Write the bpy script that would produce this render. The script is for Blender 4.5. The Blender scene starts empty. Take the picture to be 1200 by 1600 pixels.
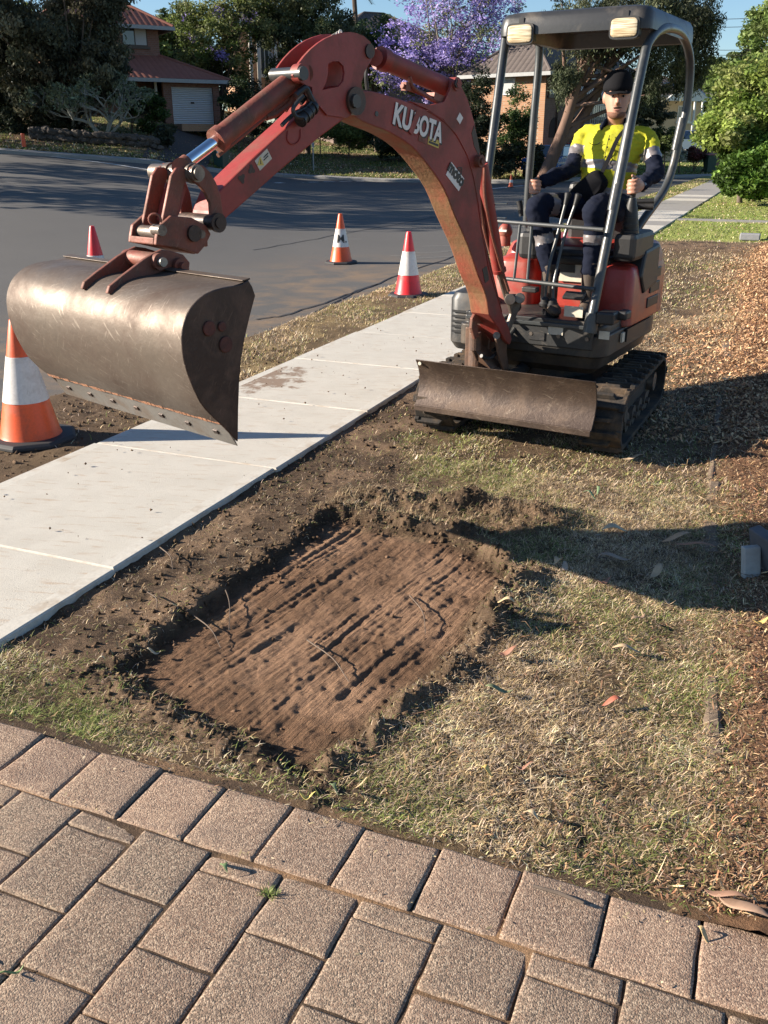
import bpy, math, random
import numpy as np
from mathutils import Vector, Matrix

# ------------------------------------------------------------------ camera, world, sun
F, H = 1450.0, 1.62
PITCH = math.atan((800 - 224) / F)
CP, SP = math.cos(PITCH), math.sin(PITCH)
sc = bpy.context.scene
col = sc.collection
cam = bpy.data.objects.new('camera', bpy.data.cameras.new('camera'))
col.objects.link(cam)
cam.location = (0, 0, H)
cam.rotation_euler = (math.pi / 2 - PITCH, 0, 0)
cam.data.sensor_fit = 'VERTICAL'
cam.data.sensor_height = 36
cam.data.lens = 36 * F / 1600
cam.data.clip_start = 0.05
cam.data.clip_end = 3000
sc.camera = cam
sc.render.resolution_x, sc.render.resolution_y = 768, 1024

SUN_EL = math.radians(21.2)
SUN_AZ = Vector((-1.0, 0.01, 0)).normalized()
w = bpy.data.worlds.new('World'); sc.world = w; w.use_nodes = True
nt = w.node_tree
sky = nt.nodes.new('ShaderNodeTexSky'); sky.sky_type = 'NISHITA'; sky.sun_disc = False
sky.sun_elevation = SUN_EL
sky.sun_rotation = math.atan2(SUN_AZ.x, SUN_AZ.y)
sky.air_density = 1.0; sky.dust_density = 0.1; sky.ozone_density = 4.0
bg = nt.nodes['Background']; bg.inputs['Strength'].default_value = 0.062
nt.links.new(sky.outputs[0], bg.inputs[0])
sl = bpy.data.lights.new('sun', 'SUN'); sl.energy = 5.0; sl.angle = math.radians(0.5); sl.color = (1, .89, .75)
so = bpy.data.objects.new('sun', sl); col.objects.link(so)
sdir = Vector((SUN_AZ.x * math.cos(SUN_EL), SUN_AZ.y * math.cos(SUN_EL), math.sin(SUN_EL)))
so.rotation_euler = sdir.to_track_quat('Z', 'Y').to_euler()
sc.view_settings.view_transform = 'Standard'; sc.view_settings.look = 'None'
sc.view_settings.gamma = 1; sc.view_settings.exposure = 1.38
sc.render.engine = 'CYCLES'

rng = np.random.default_rng(7)
random.seed(7)

# ------------------------------------------------------------------ geometry helpers
def V3(*a): return np.array(a, dtype=float)
def ray(px, py):
    x = (px - 600) / F; y = (800 - py) / F
    return np.array([x, CP + y * SP, -SP + y * CP])
CAM = V3(0, 0, H)
def atY(px, py, Y): d = ray(px, py); return CAM + d * (Y / d[1])
def atZ(px, py, z=0): d = ray(px, py); return CAM + d * ((z - H) / d[2])
def onP(px, py, p0, n):
    d = ray(px, py); return CAM + d * (np.dot(p0 - CAM, n) / np.dot(d, n))
A0 = math.radians(67.5)
UU = V3(math.cos(A0), math.sin(A0), 0); VV = V3(math.sin(A0), -math.cos(A0), 0)
def ST(s, t, z=0): return VV * s + UU * t + V3(0, 0, z)
def st_of(p): return np.dot(p, VV), np.dot(p, UU)

def hash2(ix, iy, seed):
    n = (ix.astype(np.int64) * 374761393 + iy.astype(np.int64) * 668265263 + seed * 974634777) & 0x7fffffff
    n = ((n ^ (n >> 13)) * 1274126177) & 0x7fffffff
    n = (n ^ (n >> 16)) & 0x7fffffff
    return n / 2147483647.0
def vnoise(x, y, seed=0):
    x = np.asarray(x, float); y = np.asarray(y, float)
    ix = np.floor(x); iy = np.floor(y); fx = x - ix; fy = y - iy
    fx = fx * fx * (3 - 2 * fx); fy = fy * fy * (3 - 2 * fy)
    a = hash2(ix, iy, seed); b = hash2(ix + 1, iy, seed); c = hash2(ix, iy + 1, seed); d = hash2(ix + 1, iy + 1, seed)
    return (a * (1 - fx) + b * fx) * (1 - fy) + (c * (1 - fx) + d * fx) * fy - .5
def fbm(x, y, seed=0, o=4):
    r = 0; a = 1
    for k in range(o):
        r = r + a * vnoise(x * 2 ** k, y * 2 ** k, seed + k * 17); a *= .5
    return r
def rfbm(x, y, seed=0, o=4):      # each octave turned, so no lattice shows
    r = 0; a = 1
    for k in range(o):
        c, s = math.cos(.6 + 1.9 * k), math.sin(.6 + 1.9 * k); f = 2.07 ** k
        r = r + a * vnoise((x * c + y * s) * f + 3.7 * k, (y * c - x * s) * f - 1.3 * k, seed + k * 17); a *= .5
    return r
def sstep(a, b, x):
    t = np.clip((x - a) / (b - a), 0, 1); return t * t * (3 - 2 * t)

# ------------------------------------------------------------------ material helpers
def newmat(name):
    m = bpy.data.materials.new(name); m.use_nodes = True
    n = m.node_tree; b = n.nodes['Principled BSDF']
    return m, n, b
def c4(c): return (c[0], c[1], c[2], 1)
def N(n, t, **k):
    o = n.nodes.new(t)
    for a, v in k.items():
        if hasattr(o, a): setattr(o, a, v)
        else: o.inputs[a.replace('_', ' ')].default_value = v
    return o
def noise(n, scale, detail=4, rough=.6, vec=None, dist=0):
    o = n.nodes.new('ShaderNodeTexNoise')
    o.inputs['Scale'].default_value = scale; o.inputs['Detail'].default_value = detail
    o.inputs['Roughness'].default_value = rough; o.inputs['Distortion'].default_value = dist
    if vec is not None: n.links.new(vec, o.inputs['Vector'])
    return o.outputs[0]
def ramp(n, fac, stops):
    o = n.nodes.new('ShaderNodeValToRGB'); n.links.new(fac, o.inputs[0])
    e = o.color_ramp.elements
    while len(e) < len(stops): e.new(0.5)
    for q, (p, c) in zip(e, stops):
        q.position = p; q.color = c4(c) if not isinstance(c, (int, float)) else (c, c, c, 1)
    return o.outputs[0]
def mix(n, fac, a, b, mode='MIX'):
    o = n.nodes.new('ShaderNodeMix'); o.data_type = 'RGBA'; o.blend_type = mode
    if isinstance(fac, (int, float)): o.inputs[0].default_value = fac
    else: n.links.new(fac, o.inputs[0])
    for v, i in ((a, 6), (b, 7)):
        if isinstance(v, (tuple, list)): o.inputs[i].default_value = c4(v)
        else: n.links.new(v, o.inputs[i])
    return o.outputs[2]
def math_(n, op, a, b=0.0):
    o = n.nodes.new('ShaderNodeMath'); o.operation = op
    for v, i in ((a, 0), (b, 1)):
        if isinstance(v, (int, float)): o.inputs[i].default_value = v
        else: n.links.new(v, o.inputs[i])
    return o.outputs[0]
def ocoord(n, scale=(1, 1, 1), rot=(0, 0, 0)):
    t = n.nodes.new('ShaderNodeTexCoord'); m = n.nodes.new('ShaderNodeMapping')
    n.links.new(t.outputs['Object'], m.inputs[0]); m.inputs['Scale'].default_value = scale; m.inputs['Rotation'].default_value = rot
    return m.outputs[0]
def ocoord2(n, rot, scale):      # turn first, then stretch
    t = n.nodes.new('ShaderNodeTexCoord'); m = n.nodes.new('ShaderNodeMapping'); m2 = n.nodes.new('ShaderNodeMapping')
    n.links.new(t.outputs['Object'], m.inputs[0]); m.inputs['Rotation'].default_value = rot
    n.links.new(m.outputs[0], m2.inputs[0]); m2.inputs['Scale'].default_value = scale
    return m2.outputs[0]
def bump(n, b, h, strength=.3, dist=.01):
    o = n.nodes.new('ShaderNodeBump'); o.inputs['Strength'].default_value = strength; o.inputs['Distance'].default_value = dist
    n.links.new(h, o.inputs['Height']); n.links.new(o.outputs[0], b.inputs['Normal'])
def setb(b, rough=.6, metal=0, spec=.5):
    b.inputs['Roughness'].default_value = rough; b.inputs['Metallic'].default_value = metal
    b.inputs['Specular IOR Level'].default_value = spec

def weathered(name, base, dirt, scale=6, amt=.5, rough=.5, metal=0, bs=.15, stretch=(1, 1, 1), scratch=None, spec=.5):
    m, n, b = newmat(name); v = ocoord(n, stretch)
    f = noise(n, scale, 6, .65, v, .4)
    k = ramp(n, f, [(.62 - amt * .3, 0.), (.80 - amt * .15, 1.)])
    f2 = noise(n, scale * 9, 3, .6, v)
    c = mix(n, k, base, dirt)
    c = mix(n, ramp(n, f2, [(.3, .0), (.75, .35)]), c, tuple(x * .55 for x in base))
    if scratch:
        v2 = ocoord2(n, (.5, .3, .4), (3, 60, 3))
        s = noise(n, 4, 3, .6, v2, .3)
        c = mix(n, ramp(n, s, [(.62, 0.), (.72, .38)]), c, scratch)
        s = noise(n, 5, 3, .6, ocoord2(n, (.2, 1.1, -.5), (3, 3, 50)), .2)
        c = mix(n, ramp(n, s, [(.64, 0.), (.72, .35)]), c, scratch)
    n.links.new(c, b.inputs['Base Color']); setb(b, rough, metal, spec)
    rr = math_(n, 'MULTIPLY_ADD', k, .25); n.nodes[-1].inputs[2].default_value = rough; n.links.new(rr, b.inputs['Roughness'])
    bump(n, b, f2, bs, .004)
    return m
def plain(name, c, rough=.6, metal=0, var=.25, scale=12, spec=.5):
    m, n, b = newmat(name); v = ocoord(n)
    f = noise(n, scale, 4, .6, v)
    n.links.new(mix(n, f, tuple(x * (1 - var) for x in c), tuple(min(1, x * (1 + var)) for x in c)), b.inputs['Base Color'])
    setb(b, rough, metal, spec); return m
def attrmat(name, rough=.8, trans=0., var=.0, spec=.3):
    m, n, b = newmat(name)
    a = n.nodes.new('ShaderNodeAttribute'); a.attribute_name = 'tint'
    c = a.outputs['Color']
    if var:
        c = mix(n, ramp(n, noise(n, 60, 3, .6, ocoord(n)), [(.3, 0.), (.7, var)]), c, (.02, .015, .01))
    n.links.new(c, b.inputs['Base Color']); setb(b, rough, 0, spec)
    if trans:
        t = n.nodes.new('ShaderNodeBsdfTranslucent'); n.links.new(c, t.inputs[0])
        mx = n.nodes.new('ShaderNodeMixShader'); mx.inputs[0].default_value = trans
        n.links.new(b.outputs[0], mx.inputs[1]); n.links.new(t.outputs[0], mx.inputs[2])
        n.links.new(mx.outputs[0], n.nodes['Material Output'].inputs[0])
    return m

# ------------------------------------------------------------------ object helpers
ORIG = {}
def tag(o, label=None, cat=None, group=None, kind=None):
    if label: o['label'] = label
    if cat: o['category'] = cat
    if group: o['group'] = group
    if kind: o['kind'] = kind
    return o
def thing(name, loc, label=None, cat=None, group=None):
    o = bpy.data.objects.new(name, None); col.objects.link(o); o.location = tuple(loc)
    o.empty_display_size = .2
    ORIG[o.name] = V3(*loc); return tag(o, label, cat, group)
def finish(me, name, mats, parent, bevel=0, smooth=False, angle=35):
    o = bpy.data.objects.new(name, me); col.objects.link(o)
    for m in (mats if isinstance(mats, (list, tuple)) else [mats]): me.materials.append(m)
    off = V3(0, 0, 0)
    if parent is not None:
        off = ORIG[parent.name]; o.parent = parent
    ORIG[o.name] = off
    if np.any(off):
        me.transform(Matrix.Translation(tuple(-off)))
    if smooth:
        me.polygons.foreach_set('use_smooth', [True] * len(me.polygons))
        me.set_sharp_from_angle(angle=math.radians(angle))
    if bevel:
        b = o.modifiers.new('bevel', 'BEVEL'); b.width = bevel; b.segments = 2; b.limit_method = 'ANGLE'; b.angle_limit = math.radians(40)
    return o
class MB:
    def __init__(s): s.v = []; s.f = []; s.mi = []
    def add(s, vs, fs, mi=0):
        o = len(s.v); s.v += [tuple(map(float, p)) for p in vs]
        s.f += [tuple(o + i for i in f) for f in fs]; s.mi += [mi] * len(fs); return s
    def box(s, c, size, ax=None, mi=0, taper=1.0):
        c = np.array(c, float)
        X, Y, Z = ax if ax is not None else (V3(1, 0, 0), V3(0, 1, 0), V3(0, 0, 1))
        a, b, d = [q / 2 for q in size]; vs = []
        for z in (-1, 1):
            k = taper if z > 0 else 1
            for x, y in ((-1, -1), (1, -1), (1, 1), (-1, 1)): vs.append(c + X * a * x * k + Y * b * y * k + Z * d * z)
        return s.add(vs, [(3, 2, 1, 0), (4, 5, 6, 7), (0, 1, 5, 4), (1, 2, 6, 5), (2, 3, 7, 6), (3, 0, 4, 7)], mi)
    def prism(s, pts, vec, mi=0, side=None):
        n = len(pts); a = [np.array(p, float) for p in pts]; b = [p + vec for p in a]
        nn = np.zeros(3)
        for i in range(n): nn += np.cross(a[i], a[(i + 1) % n])
        if np.dot(nn, vec) > 0: f1, f2, fl = tuple(range(n))[::-1], tuple(range(n, 2 * n)), False
        else: f1, f2, fl = tuple(range(n)), tuple(range(n, 2 * n))[::-1], True
        s.add(a + b, [f1, f2], mi)
        o = len(s.v) - 2 * n
        for i in range(n):
            j = (i + 1) % n
            q = (o + i, o + j, o + n + j, o + n + i)
            s.f.append(q[::-1] if fl else q); s.mi.append(mi if side is None else side)
        return s
    def tube(s, pts, r, seg=12, mi=0, cap=True):
        pts = [np.array(p, float) for p in pts]; n = len(pts)
        rs = r if isinstance(r, (list, tuple, np.ndarray)) else [r] * n
        t0 = pts[1] - pts[0]; t0 /= np.linalg.norm(t0) + 1e-12
        up = V3(0, 0, 1) if abs(t0[2]) < .9 else V3(1, 0, 0)
        x = np.cross(t0, up); x /= np.linalg.norm(x)
        vs = []
        for i in range(n):
            t = pts[min(i + 1, n - 1)] - pts[max(i - 1, 0)]; t = t / (np.linalg.norm(t) + 1e-12)
            x = x - t * np.dot(x, t); x /= np.linalg.norm(x) + 1e-12; y = np.cross(t, x)
            for k in range(seg):
                a = 2 * math.pi * k / seg; vs.append(pts[i] + (x * math.cos(a) + y * math.sin(a)) * rs[i])
        fs = []
        for i in range(n - 1):
            for k in range(seg):
                k2 = (k + 1) % seg
                fs.append((i * seg + k, i * seg + k2, (i + 1) * seg + k2, (i + 1) * seg + k))
        if cap: fs += [tuple(range(seg))[::-1], tuple(range((n - 1) * seg, n * seg))]
        return s.add(vs, fs, mi)
    def cyl(s, a, b, r, seg=20, mi=0): return s.tube([a, b], r, seg, mi)
    def ball(s, c, rad, ax=None, nu=14, nv=9, mi=0):
        X, Y, Z = ax if ax is not None else (V3(1, 0, 0), V3(0, 1, 0), V3(0, 0, 1))
        if isinstance(rad, (int, float)): rad = (rad,) * 3
        c = np.array(c, float); vs = [c + Z * rad[2]]
        for j in range(1, nv):
            th = math.pi * j / nv
            for i in range(nu):
                ph = 2 * math.pi * i / nu
                vs.append(c + X * rad[0] * math.sin(th) * math.cos(ph) + Y * rad[1] * math.sin(th) * math.sin(ph) + Z * rad[2] * math.cos(th))
        vs.append(c - Z * rad[2]); fs = []
        for i in range(nu): fs.append((0, 1 + i, 1 + (i + 1) % nu))
        for j in range(nv - 2):
            for i in range(nu):
                a = 1 + j * nu + i; b = 1 + j * nu + (i + 1) % nu
                fs.append((a, a + nu, b + nu, b))
        L = len(vs) - 1; o = 1 + (nv - 2) * nu
        for i in range(nu): fs.append((L, o + (i + 1) % nu, o + i))
        return s.add(vs, fs, mi)
    def loft(s, rings, mi=0, cap=True):
        n = len(rings[0]); vs = [p for r in rings for p in r]; fs = []
        for j in range(len(rings) - 1):
            for i in range(n):
                k = (i + 1) % n; fs.append((j * n + i, j * n + k, (j + 1) * n + k, (j + 1) * n + i))
        if cap: fs += [tuple(range(n))[::-1], tuple(range((len(rings) - 1) * n, len(rings) * n))]
        return s.add(vs, fs, mi)
    def lathe(s, prof, c=(0, 0, 0), seg=28, mi=0, axis=None):
        c = np.array(c, float)
        rings = [[c + V3(r * math.cos(2 * math.pi * k / seg), r * math.sin(2 * math.pi * k / seg), z) for k in range(seg)] for r, z in prof]
        return s.loft(rings, mi)
    def mesh(s, name):
        me = bpy.data.meshes.new(name); me.from_pydata(s.v, [], s.f)
        if any(s.mi): me.polygons.foreach_set('material_index', s.mi)
        me.update(); return me
    def build(s, name, mats, parent=None, bevel=0, smooth=False, angle=35):
        return finish(s.mesh(name), name, mats, parent, bevel, smooth, angle)

def grid_mesh(name, X, Y, Z):
    nu, nv = X.shape
    me = bpy.data.meshes.new(name)
    co = np.stack([X, Y, Z], -1).reshape(-1, 3).astype(np.float32)
    i = np.arange(nu * nv).reshape(nu, nv)
    q = np.stack([i[:-1, :-1], i[1:, :-1], i[1:, 1:], i[:-1, 1:]], -1).reshape(-1, 4)
    # make sure faces point up
    a, b, d = co[q[0, 0]], co[q[0, 1]], co[q[0, 3]]
    if np.cross(b - a, d - a)[2] < 0: q = q[:, ::-1]
    raw_mesh(me, co, q); return me
def raw_mesh(me, co, q):
    nf, k = q.shape
    me.vertices.add(len(co)); me.vertices.foreach_set('co', co.astype(np.float32).ravel())
    me.loops.add(nf * k); me.loops.foreach_set('vertex_index', q.astype(np.int32).ravel())
    me.polygons.add(nf)
    me.polygons.foreach_set('loop_start', np.arange(0, nf * k, k, dtype=np.int32))
    me.update(calc_edges=True); me.validate()
def set_attr(me, name, val, domain='POINT'):
    if val.ndim == 1:
        a = me.attributes.new(name, 'FLOAT', domain); a.data.foreach_set('value', val.astype(np.float32))
    else:
        a = me.attributes.new(name, 'FLOAT_COLOR', domain)
        a.data.foreach_set('color', np.concatenate([val, np.ones((len(val), 1))], 1).astype(np.float32).ravel())
def copy_tree(o, parent=None):
    c = o.copy(); col.objects.link(c); c.parent = parent
    for ch in list(o.children): copy_tree(ch, c)
    return c
def text_mb(txt, size, ori, X, Y, depth=.001, offset=0., bold=0.):
    cu = bpy.data.curves.new('t', 'FONT'); cu.body = txt; cu.size = size; cu.extrude = depth; cu.offset = bold
    cu.align_x = 'CENTER'; cu.align_y = 'CENTER'
    o = bpy.data.objects.new('t', cu); col.objects.link(o)
    me = bpy.data.meshes.new_from_object(o)
    bpy.data.objects.remove(o)
    Zn = np.cross(X, Y)
    m = MB(); vs = [ori + X * v.co.x + Y * v.co.y + Zn * v.co.z for v in me.vertices]
    m.add(vs, [tuple(p.vertices) for p in me.polygons]); bpy.data.meshes.remove(me)
    return m
exec_parts = []

# ------------------------------------------------------------------ terrain
def PX(X, Y): return 600 + F * (X / np.maximum(Y, .5)) / .945
def base_z(X, Y):
    p = PX(X, Y)
    k = np.interp(p, [-300, 0, 240, 345, 450, 600], [.06, .058, .041, .019, .005, 0])
    return k * np.maximum(Y - 14, 0)
def kerbD(p): return np.interp(p, [-1500, -400, 0, 240, 345, 450, 700, 800, 950, 1140, 1500, 3000], [30, 36, 38, 38, 42, 48, 46, 45, 50, 54, 60, 70])
def bank_z(X, Y):
    p = PX(X, Y); d = np.clip(Y - kerbD(p), 0, 26)
    sl_ = np.interp(p, [0, 350, 450, 700, 900, 1140], [.105, .105, .085, .07, .03, .02])
    return base_z(X, Y) + .07 + sl_ * d
def GB(px, Y):       # point on the far bank for a pixel column at depth Y
    X = (px - 600) / F * Y * .945
    for _ in range(3):
        z = float(bank_z(np.array(X), np.array(float(Y)))); zc = Y * CP - (z - H) * SP; X = (px - 600) / F * zc
    return V3(X, Y, z)

PIT = [(-1.88, 2.13), (-1.02, 1.89), (-.86, 2.5), (-.84, 3.40), (-1.15, 3.66), (-1.80, 3.70)]
def pit_sd(s, t):
    # >0 inside
    d = np.full(np.shape(s), 1e9)
    n = len(PIT)
    for i in range(n):
        a = PIT[i]; b = PIT[(i + 1) % n]
        ex, ey = b[0] - a[0], b[1] - a[1]; L = math.hypot(ex, ey)
        dd = (ex * (t - a[1]) - ey * (s - a[0])) / L
        d = np.minimum(d, dd)
    return d + .07 * rfbm(s * 5, t * 5, 3, 4) + .03 * rfbm(s * 27, t * 27, 4, 3)
def verge_fields(s, t):
    s = np.asarray(s, float); t = np.asarray(t, float)
    sd = pit_sd(s, t)
    z = -.022 + .014 * fbm(s * 1.6, t * 1.6, 11, 3) + .012 * fbm(s * 12, t * 12, 12, 4)
    near = 1 - sstep(4.6, 5.6, t)
    inpit = sstep(-.02, .04, sd)
    # striations scraped along the dig direction
    a = math.radians(8.5); c_, s_ = math.cos(a), math.sin(a)
    p = (s * c_ - t * s_); q = (s * s_ + t * c_)
    p = p + .018 * fbm(s * 2.2, t * 2.2, 29, 2)
    brk = rfbm(s * 5, t * 5, 28, 3); p = p + .014 * brk; p = p + .075 * vnoise(p * 6.3, q * .3, 77) + .03 * vnoise(p * 17, q * .5, 78)
    ms = sstep(-.30, .25, rfbm(s * 3.1, t * 1.9, 35, 2))
    g1 = vnoise(p * 13, q * .7, 26) + .6 * vnoise(p * 29 + q * .4, q * 1.3, 36); g2 = vnoise(p * 47, q * 2.1, 22) + .7 * vnoise(p * 91, q * 3.7, 37)
    st = ms * (-.008 * np.maximum(.16 - np.abs(g1), 0) / .16 + .0065 * g2) + (1 - ms) * .004 * g2 + .007 * rfbm(s * 31, t * 31, 23, 5) + .014 * rfbm(s * 2.5, t * 2.5, 27, 2)
    st = st + .012 * np.maximum(rfbm(s * 23, t * 20, 24, 4) - .36, 0) + .006 * np.maximum(rfbm(s * 60, t * 55, 25, 3), 0)
    floor_ = -.050 + st + .012 * sstep(2.7, 3.6, t)
    cl = np.maximum(rfbm(s * 13, t * 13, 31, 5) + .25, 0)
    rim = np.exp(-((sd + .045) / .05) ** 2) * (.4 + cl) * near
    rightside = sstep(-1.5, -.9, s) * .6 + .4 + sstep(3.3, 3.7, t) * .6
    z = z + rim * .036 * rightside + rim * .016 * rfbm(s * 40, t * 40, 33, 3)
    # pile of lifted turf behind the dig
    def seg(ax, ay, bx, by, wd):
        ex, ey = bx - ax, by - ay; L2 = ex * ex + ey * ey
        u = np.clip(((s - ax) * ex + (t - ay) * ey) / L2, 0, 1)
        return np.exp(-((s - ax - u * ex) ** 2 + (t - ay - u * ey) ** 2) / wd ** 2)
    pile = np.maximum(seg(-1.75, 3.93, -1.2, 4.03, .12) * .055, np.maximum(seg(-1.25, 4.02, -.86, 3.98, .14) * .085, seg(-.78, 2.95, -.8, 3.2, .10) * .055))
    z = z + pile * (.5 + 1.0 * cl + .45 * rfbm(s * 34, t * 34, 34, 3))
    z = z * (1 - inpit) + floor_ * inpit
    z = z + .014 * (1 - sstep(1.76, 1.90, t))
    # mulch bed and heap
    bed = sstep(-.12, .18, s + .12 * fbm(s * 2, t * .9, 41, 2) + .045 * np.clip(t - 2, 0, 8))
    z = z + bed * (.025 + .012 * fbm(s * 25, t * 25, 43, 3))
    heap = sstep(-1.1, .9, s + .35 * fbm(s * 1.2, t * 1.2, 45, 3)) * sstep(6.0, 9.5, t) * (1 - sstep(15.5, 18, t))
    z = z + heap * .20 + heap * .05 * fbm(s * 3, t * 3, 44, 3)
    # dirt patch, scuffed, behind the machine
    patch = sstep(15.7, 16.4, t + .8 * fbm(s * .8, t * .8, 51, 2)) * (1 - sstep(17.6, 18.4, t + .5 * fbm(s, t, 52, 2)))
    z = z + patch * (.03 * fbm(s * 3, t * 3, 53, 4) + .03)
    bare = (1 - sstep(-2.02 + .24 * sstep(2.1, 2.6, t) * (1 - sstep(4.4, 5.2, t)), -1.80 + .22 * sstep(2.1, 2.6, t) * (1 - sstep(4.4, 5.2, t)), s + .22 * fbm(s * 2.3, t * 2.3, 61, 3))) * sstep(1.98, 2.2, t + .12 * fbm(s * 3, t * 3, 62, 2)) * (1 - sstep(7.5, 9, t))
    bare = np.maximum(bare, np.exp(-((sd + .045) / .10) ** 2) * .95 * near)
    bare = np.maximum(bare, np.clip(pile * 16, 0, 1))
    bare = np.maximum(bare, .92 * sstep(3.5, 3.75, t) * (1 - sstep(4.15, 4.45, t + .25 * fbm(s * 4, t * 4, 66, 3))) * (1 - sstep(-.95, -.70, s + .1 * fbm(s * 4, t * 4, 67, 3))))
    lz = sstep(-1.15, -.45, s + .3 * fbm(s * 2, t * 2, 68, 3)) * sstep(4.4, 5.3, t)
    bare = np.maximum(bare, .75 * lz * (1 - sstep(7.5, 9, t)))
    bare = np.maximum(bare, patch)
    tracks = sstep(3.9, 4.4, t) * (1 - sstep(4.6, 5.6, t)) * (1 - sstep(-1.2, -.9, s)) * .8
    bare = np.maximum(bare, .6 * tracks * (1 - sstep(-.6, .9, fbm(s * 3, t * 3, 63, 3) + .2)))
    mid = sstep(-1.9, -1.2, s) * sstep(4.2, 5.5, t) * (1 - sstep(6.5, 8.5, t))
    bare = np.maximum(bare, .35 * sstep(.0, .25, fbm(s * 2.5, t * 2.5, 64, 4)) * mid)
    bare = np.maximum(bare, sstep(.05, .3, fbm(s * 1.7, t * 1.7, 65, 4) + .18 * sstep(8, 14, t)) * .4 * sstep(5.5, 8, t) * (1 - sstep(18, 18.5, t)))
    return z, inpit, bed, heap, patch, np.clip(bare, 0, 1)

def step_axis(segs):
    o = []
    for a, b, h in segs: o.append(np.arange(a, b - 1e-9, h))
    o.append(np.array([segs[-1][1]])); return np.concatenate(o)
sa = step_axis([(-2.345, -.6, .0062), (-.6, .5, .009), (.5, 3, .04), (3, 40, .6)])
ta = step_axis([(1.74, 4.2, .0065), (4.2, 4.9, .009), (4.9, 12, .03), (12, 19, .06), (19, 60, .5)])
S, T = np.meshgrid(sa, ta, indexing='ij')
z, inpit, bed, heap, patch, bare = verge_fields(S, T)
me = grid_mesh('verge', VV[0] * S + UU[0] * T, VV[1] * S + UU[1] * T, z)
def lerp(a, b, k): return a * (1 - k[..., None]) + np.array(b) * k[..., None]
tn = np.broadcast_to(np.array((.085, .058, .034)), S.shape + (3,)).copy()
tn = lerp(tn, (.15, .105, .06), sstep(-.2, .4, fbm(S * 3, T * 3, 71, 4)) * .8)
tn = lerp(tn, (.21, .14, .09), bare * .9)
tn = lerp(tn, (.062, .042, .028), sstep(-.05, .25, fbm(S * 4, T * 4, 72, 4)) * bare * .8)
soil = lerp(np.broadcast_to(np.array((.33, .20, .125)), S.shape + (3,)), (.19, .11, .066), sstep(-.25, .35, fbm(S * 3.5, T * 3.5, 73, 4)))
soil = lerp(soil, (.40, .27, .16), sstep(.3, .5, fbm(S * 2.4 + 4.2, T * 2.1 + .3, 75, 4)) * .8)
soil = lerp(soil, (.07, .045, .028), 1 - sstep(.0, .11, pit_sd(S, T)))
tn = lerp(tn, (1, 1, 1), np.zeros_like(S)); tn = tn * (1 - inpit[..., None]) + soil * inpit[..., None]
tn = lerp(tn, (.19, .105, .06), bed * (1 - inpit))
tn = lerp(tn, (.34, .19, .10), heap)
lawn = sstep(18.0, 18.6, T + .5 * fbm(S, T, 52, 2)) * (1 - bed * (1 - sstep(17.5, 18.5, T)))
lg = lerp(np.broadcast_to(np.array((.28, .36, .07)), S.shape + (3,)), (.40, .40, .13), sstep(-.2, .35, fbm(S * .8, T * .8, 74, 4)))
tn = tn * (1 - lawn[..., None]) + lg * lawn[..., None]
set_attr(me, 'tint', tn.reshape(-1, 3)); set_attr(me, 'dig', inpit.reshape(-1))
m_ground, n_, b_ = newmat('soil_and_thatch')
a_ = n_.nodes.new('ShaderNodeAttribute'); a_.attribute_name = 'tint'
oc = ocoord(n_)
f1 = noise(n_, 170, 4, .7, oc); f2 = noise(n_, 45, 5, .7, oc)
cc = mix(n_, ramp(n_, f1, [(.35, 0.), (.75, .55)]), a_.outputs['Color'], (.05, .034, .022))
cc = mix(n_, ramp(n_, f2, [(.55, 0.), (.8, .45)]), cc, (.30, .22, .13))
n_.links.new(cc, b_.inputs['Base Color']); setb(b_, .95, 0, .15)
dg_ = n_.nodes.new('ShaderNodeAttribute'); dg_.attribute_name = 'dig'
str_ = math_(n_, 'MULTIPLY', noise(n_, 3.2, 5, .7, ocoord2(n_, (0, 0, math.radians(-59)), (1.3, 26, 4)), .3), 3.0)
f4 = math_(n_, 'ADD', math_(n_, 'ADD', f1, f2), math_(n_, 'MULTIPLY', dg_.outputs['Fac'], str_))
bump(n_, b_, f4, 1., .008)
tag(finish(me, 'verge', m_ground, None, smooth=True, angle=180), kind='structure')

# left strip between footpath and road
sa = step_axis([(-4.9, -3.50, .02)]); ta = step_axis([(1.0, 14, .03), (14, 60, .3)])
S, T = np.meshgrid(sa, ta, indexing='ij')
def strip_z(s, t):
    e = -4.47 + .10 * fbm(s * 0 + 3, t * .9, 81, 3) + .04 * fbm(s * 6, t * 6, 82, 3) - .3 * (1 - sstep(4, 7, t))
    k = sstep(-.10, .12, s - e)
    return -.105 + .085 * k + .014 * fbm(s * 9, t * 9, 83, 4), k
z, k = strip_z(S, T)
me = grid_mesh('strip', VV[0] * S + UU[0] * T, VV[1] * S + UU[1] * T, z)
tn = lerp(np.broadcast_to(np.array((.15, .105, .06)), S.shape + (3,)), (.26, .19, .095), sstep(-.2, .3, fbm(S * 3, T * 3, 84, 4)))
tn = lerp(tn, (.12, .08, .052), (1 - sstep(5.2, 6.2, T)) * .8)
tn = lerp(tn, (.30, .30, .11), sstep(18, 20, T))
set_attr(me, 'tint', tn.reshape(-1, 3))
tag(finish(me, 'nature_strip', m_ground, None, smooth=True, angle=180), kind='structure')

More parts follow.
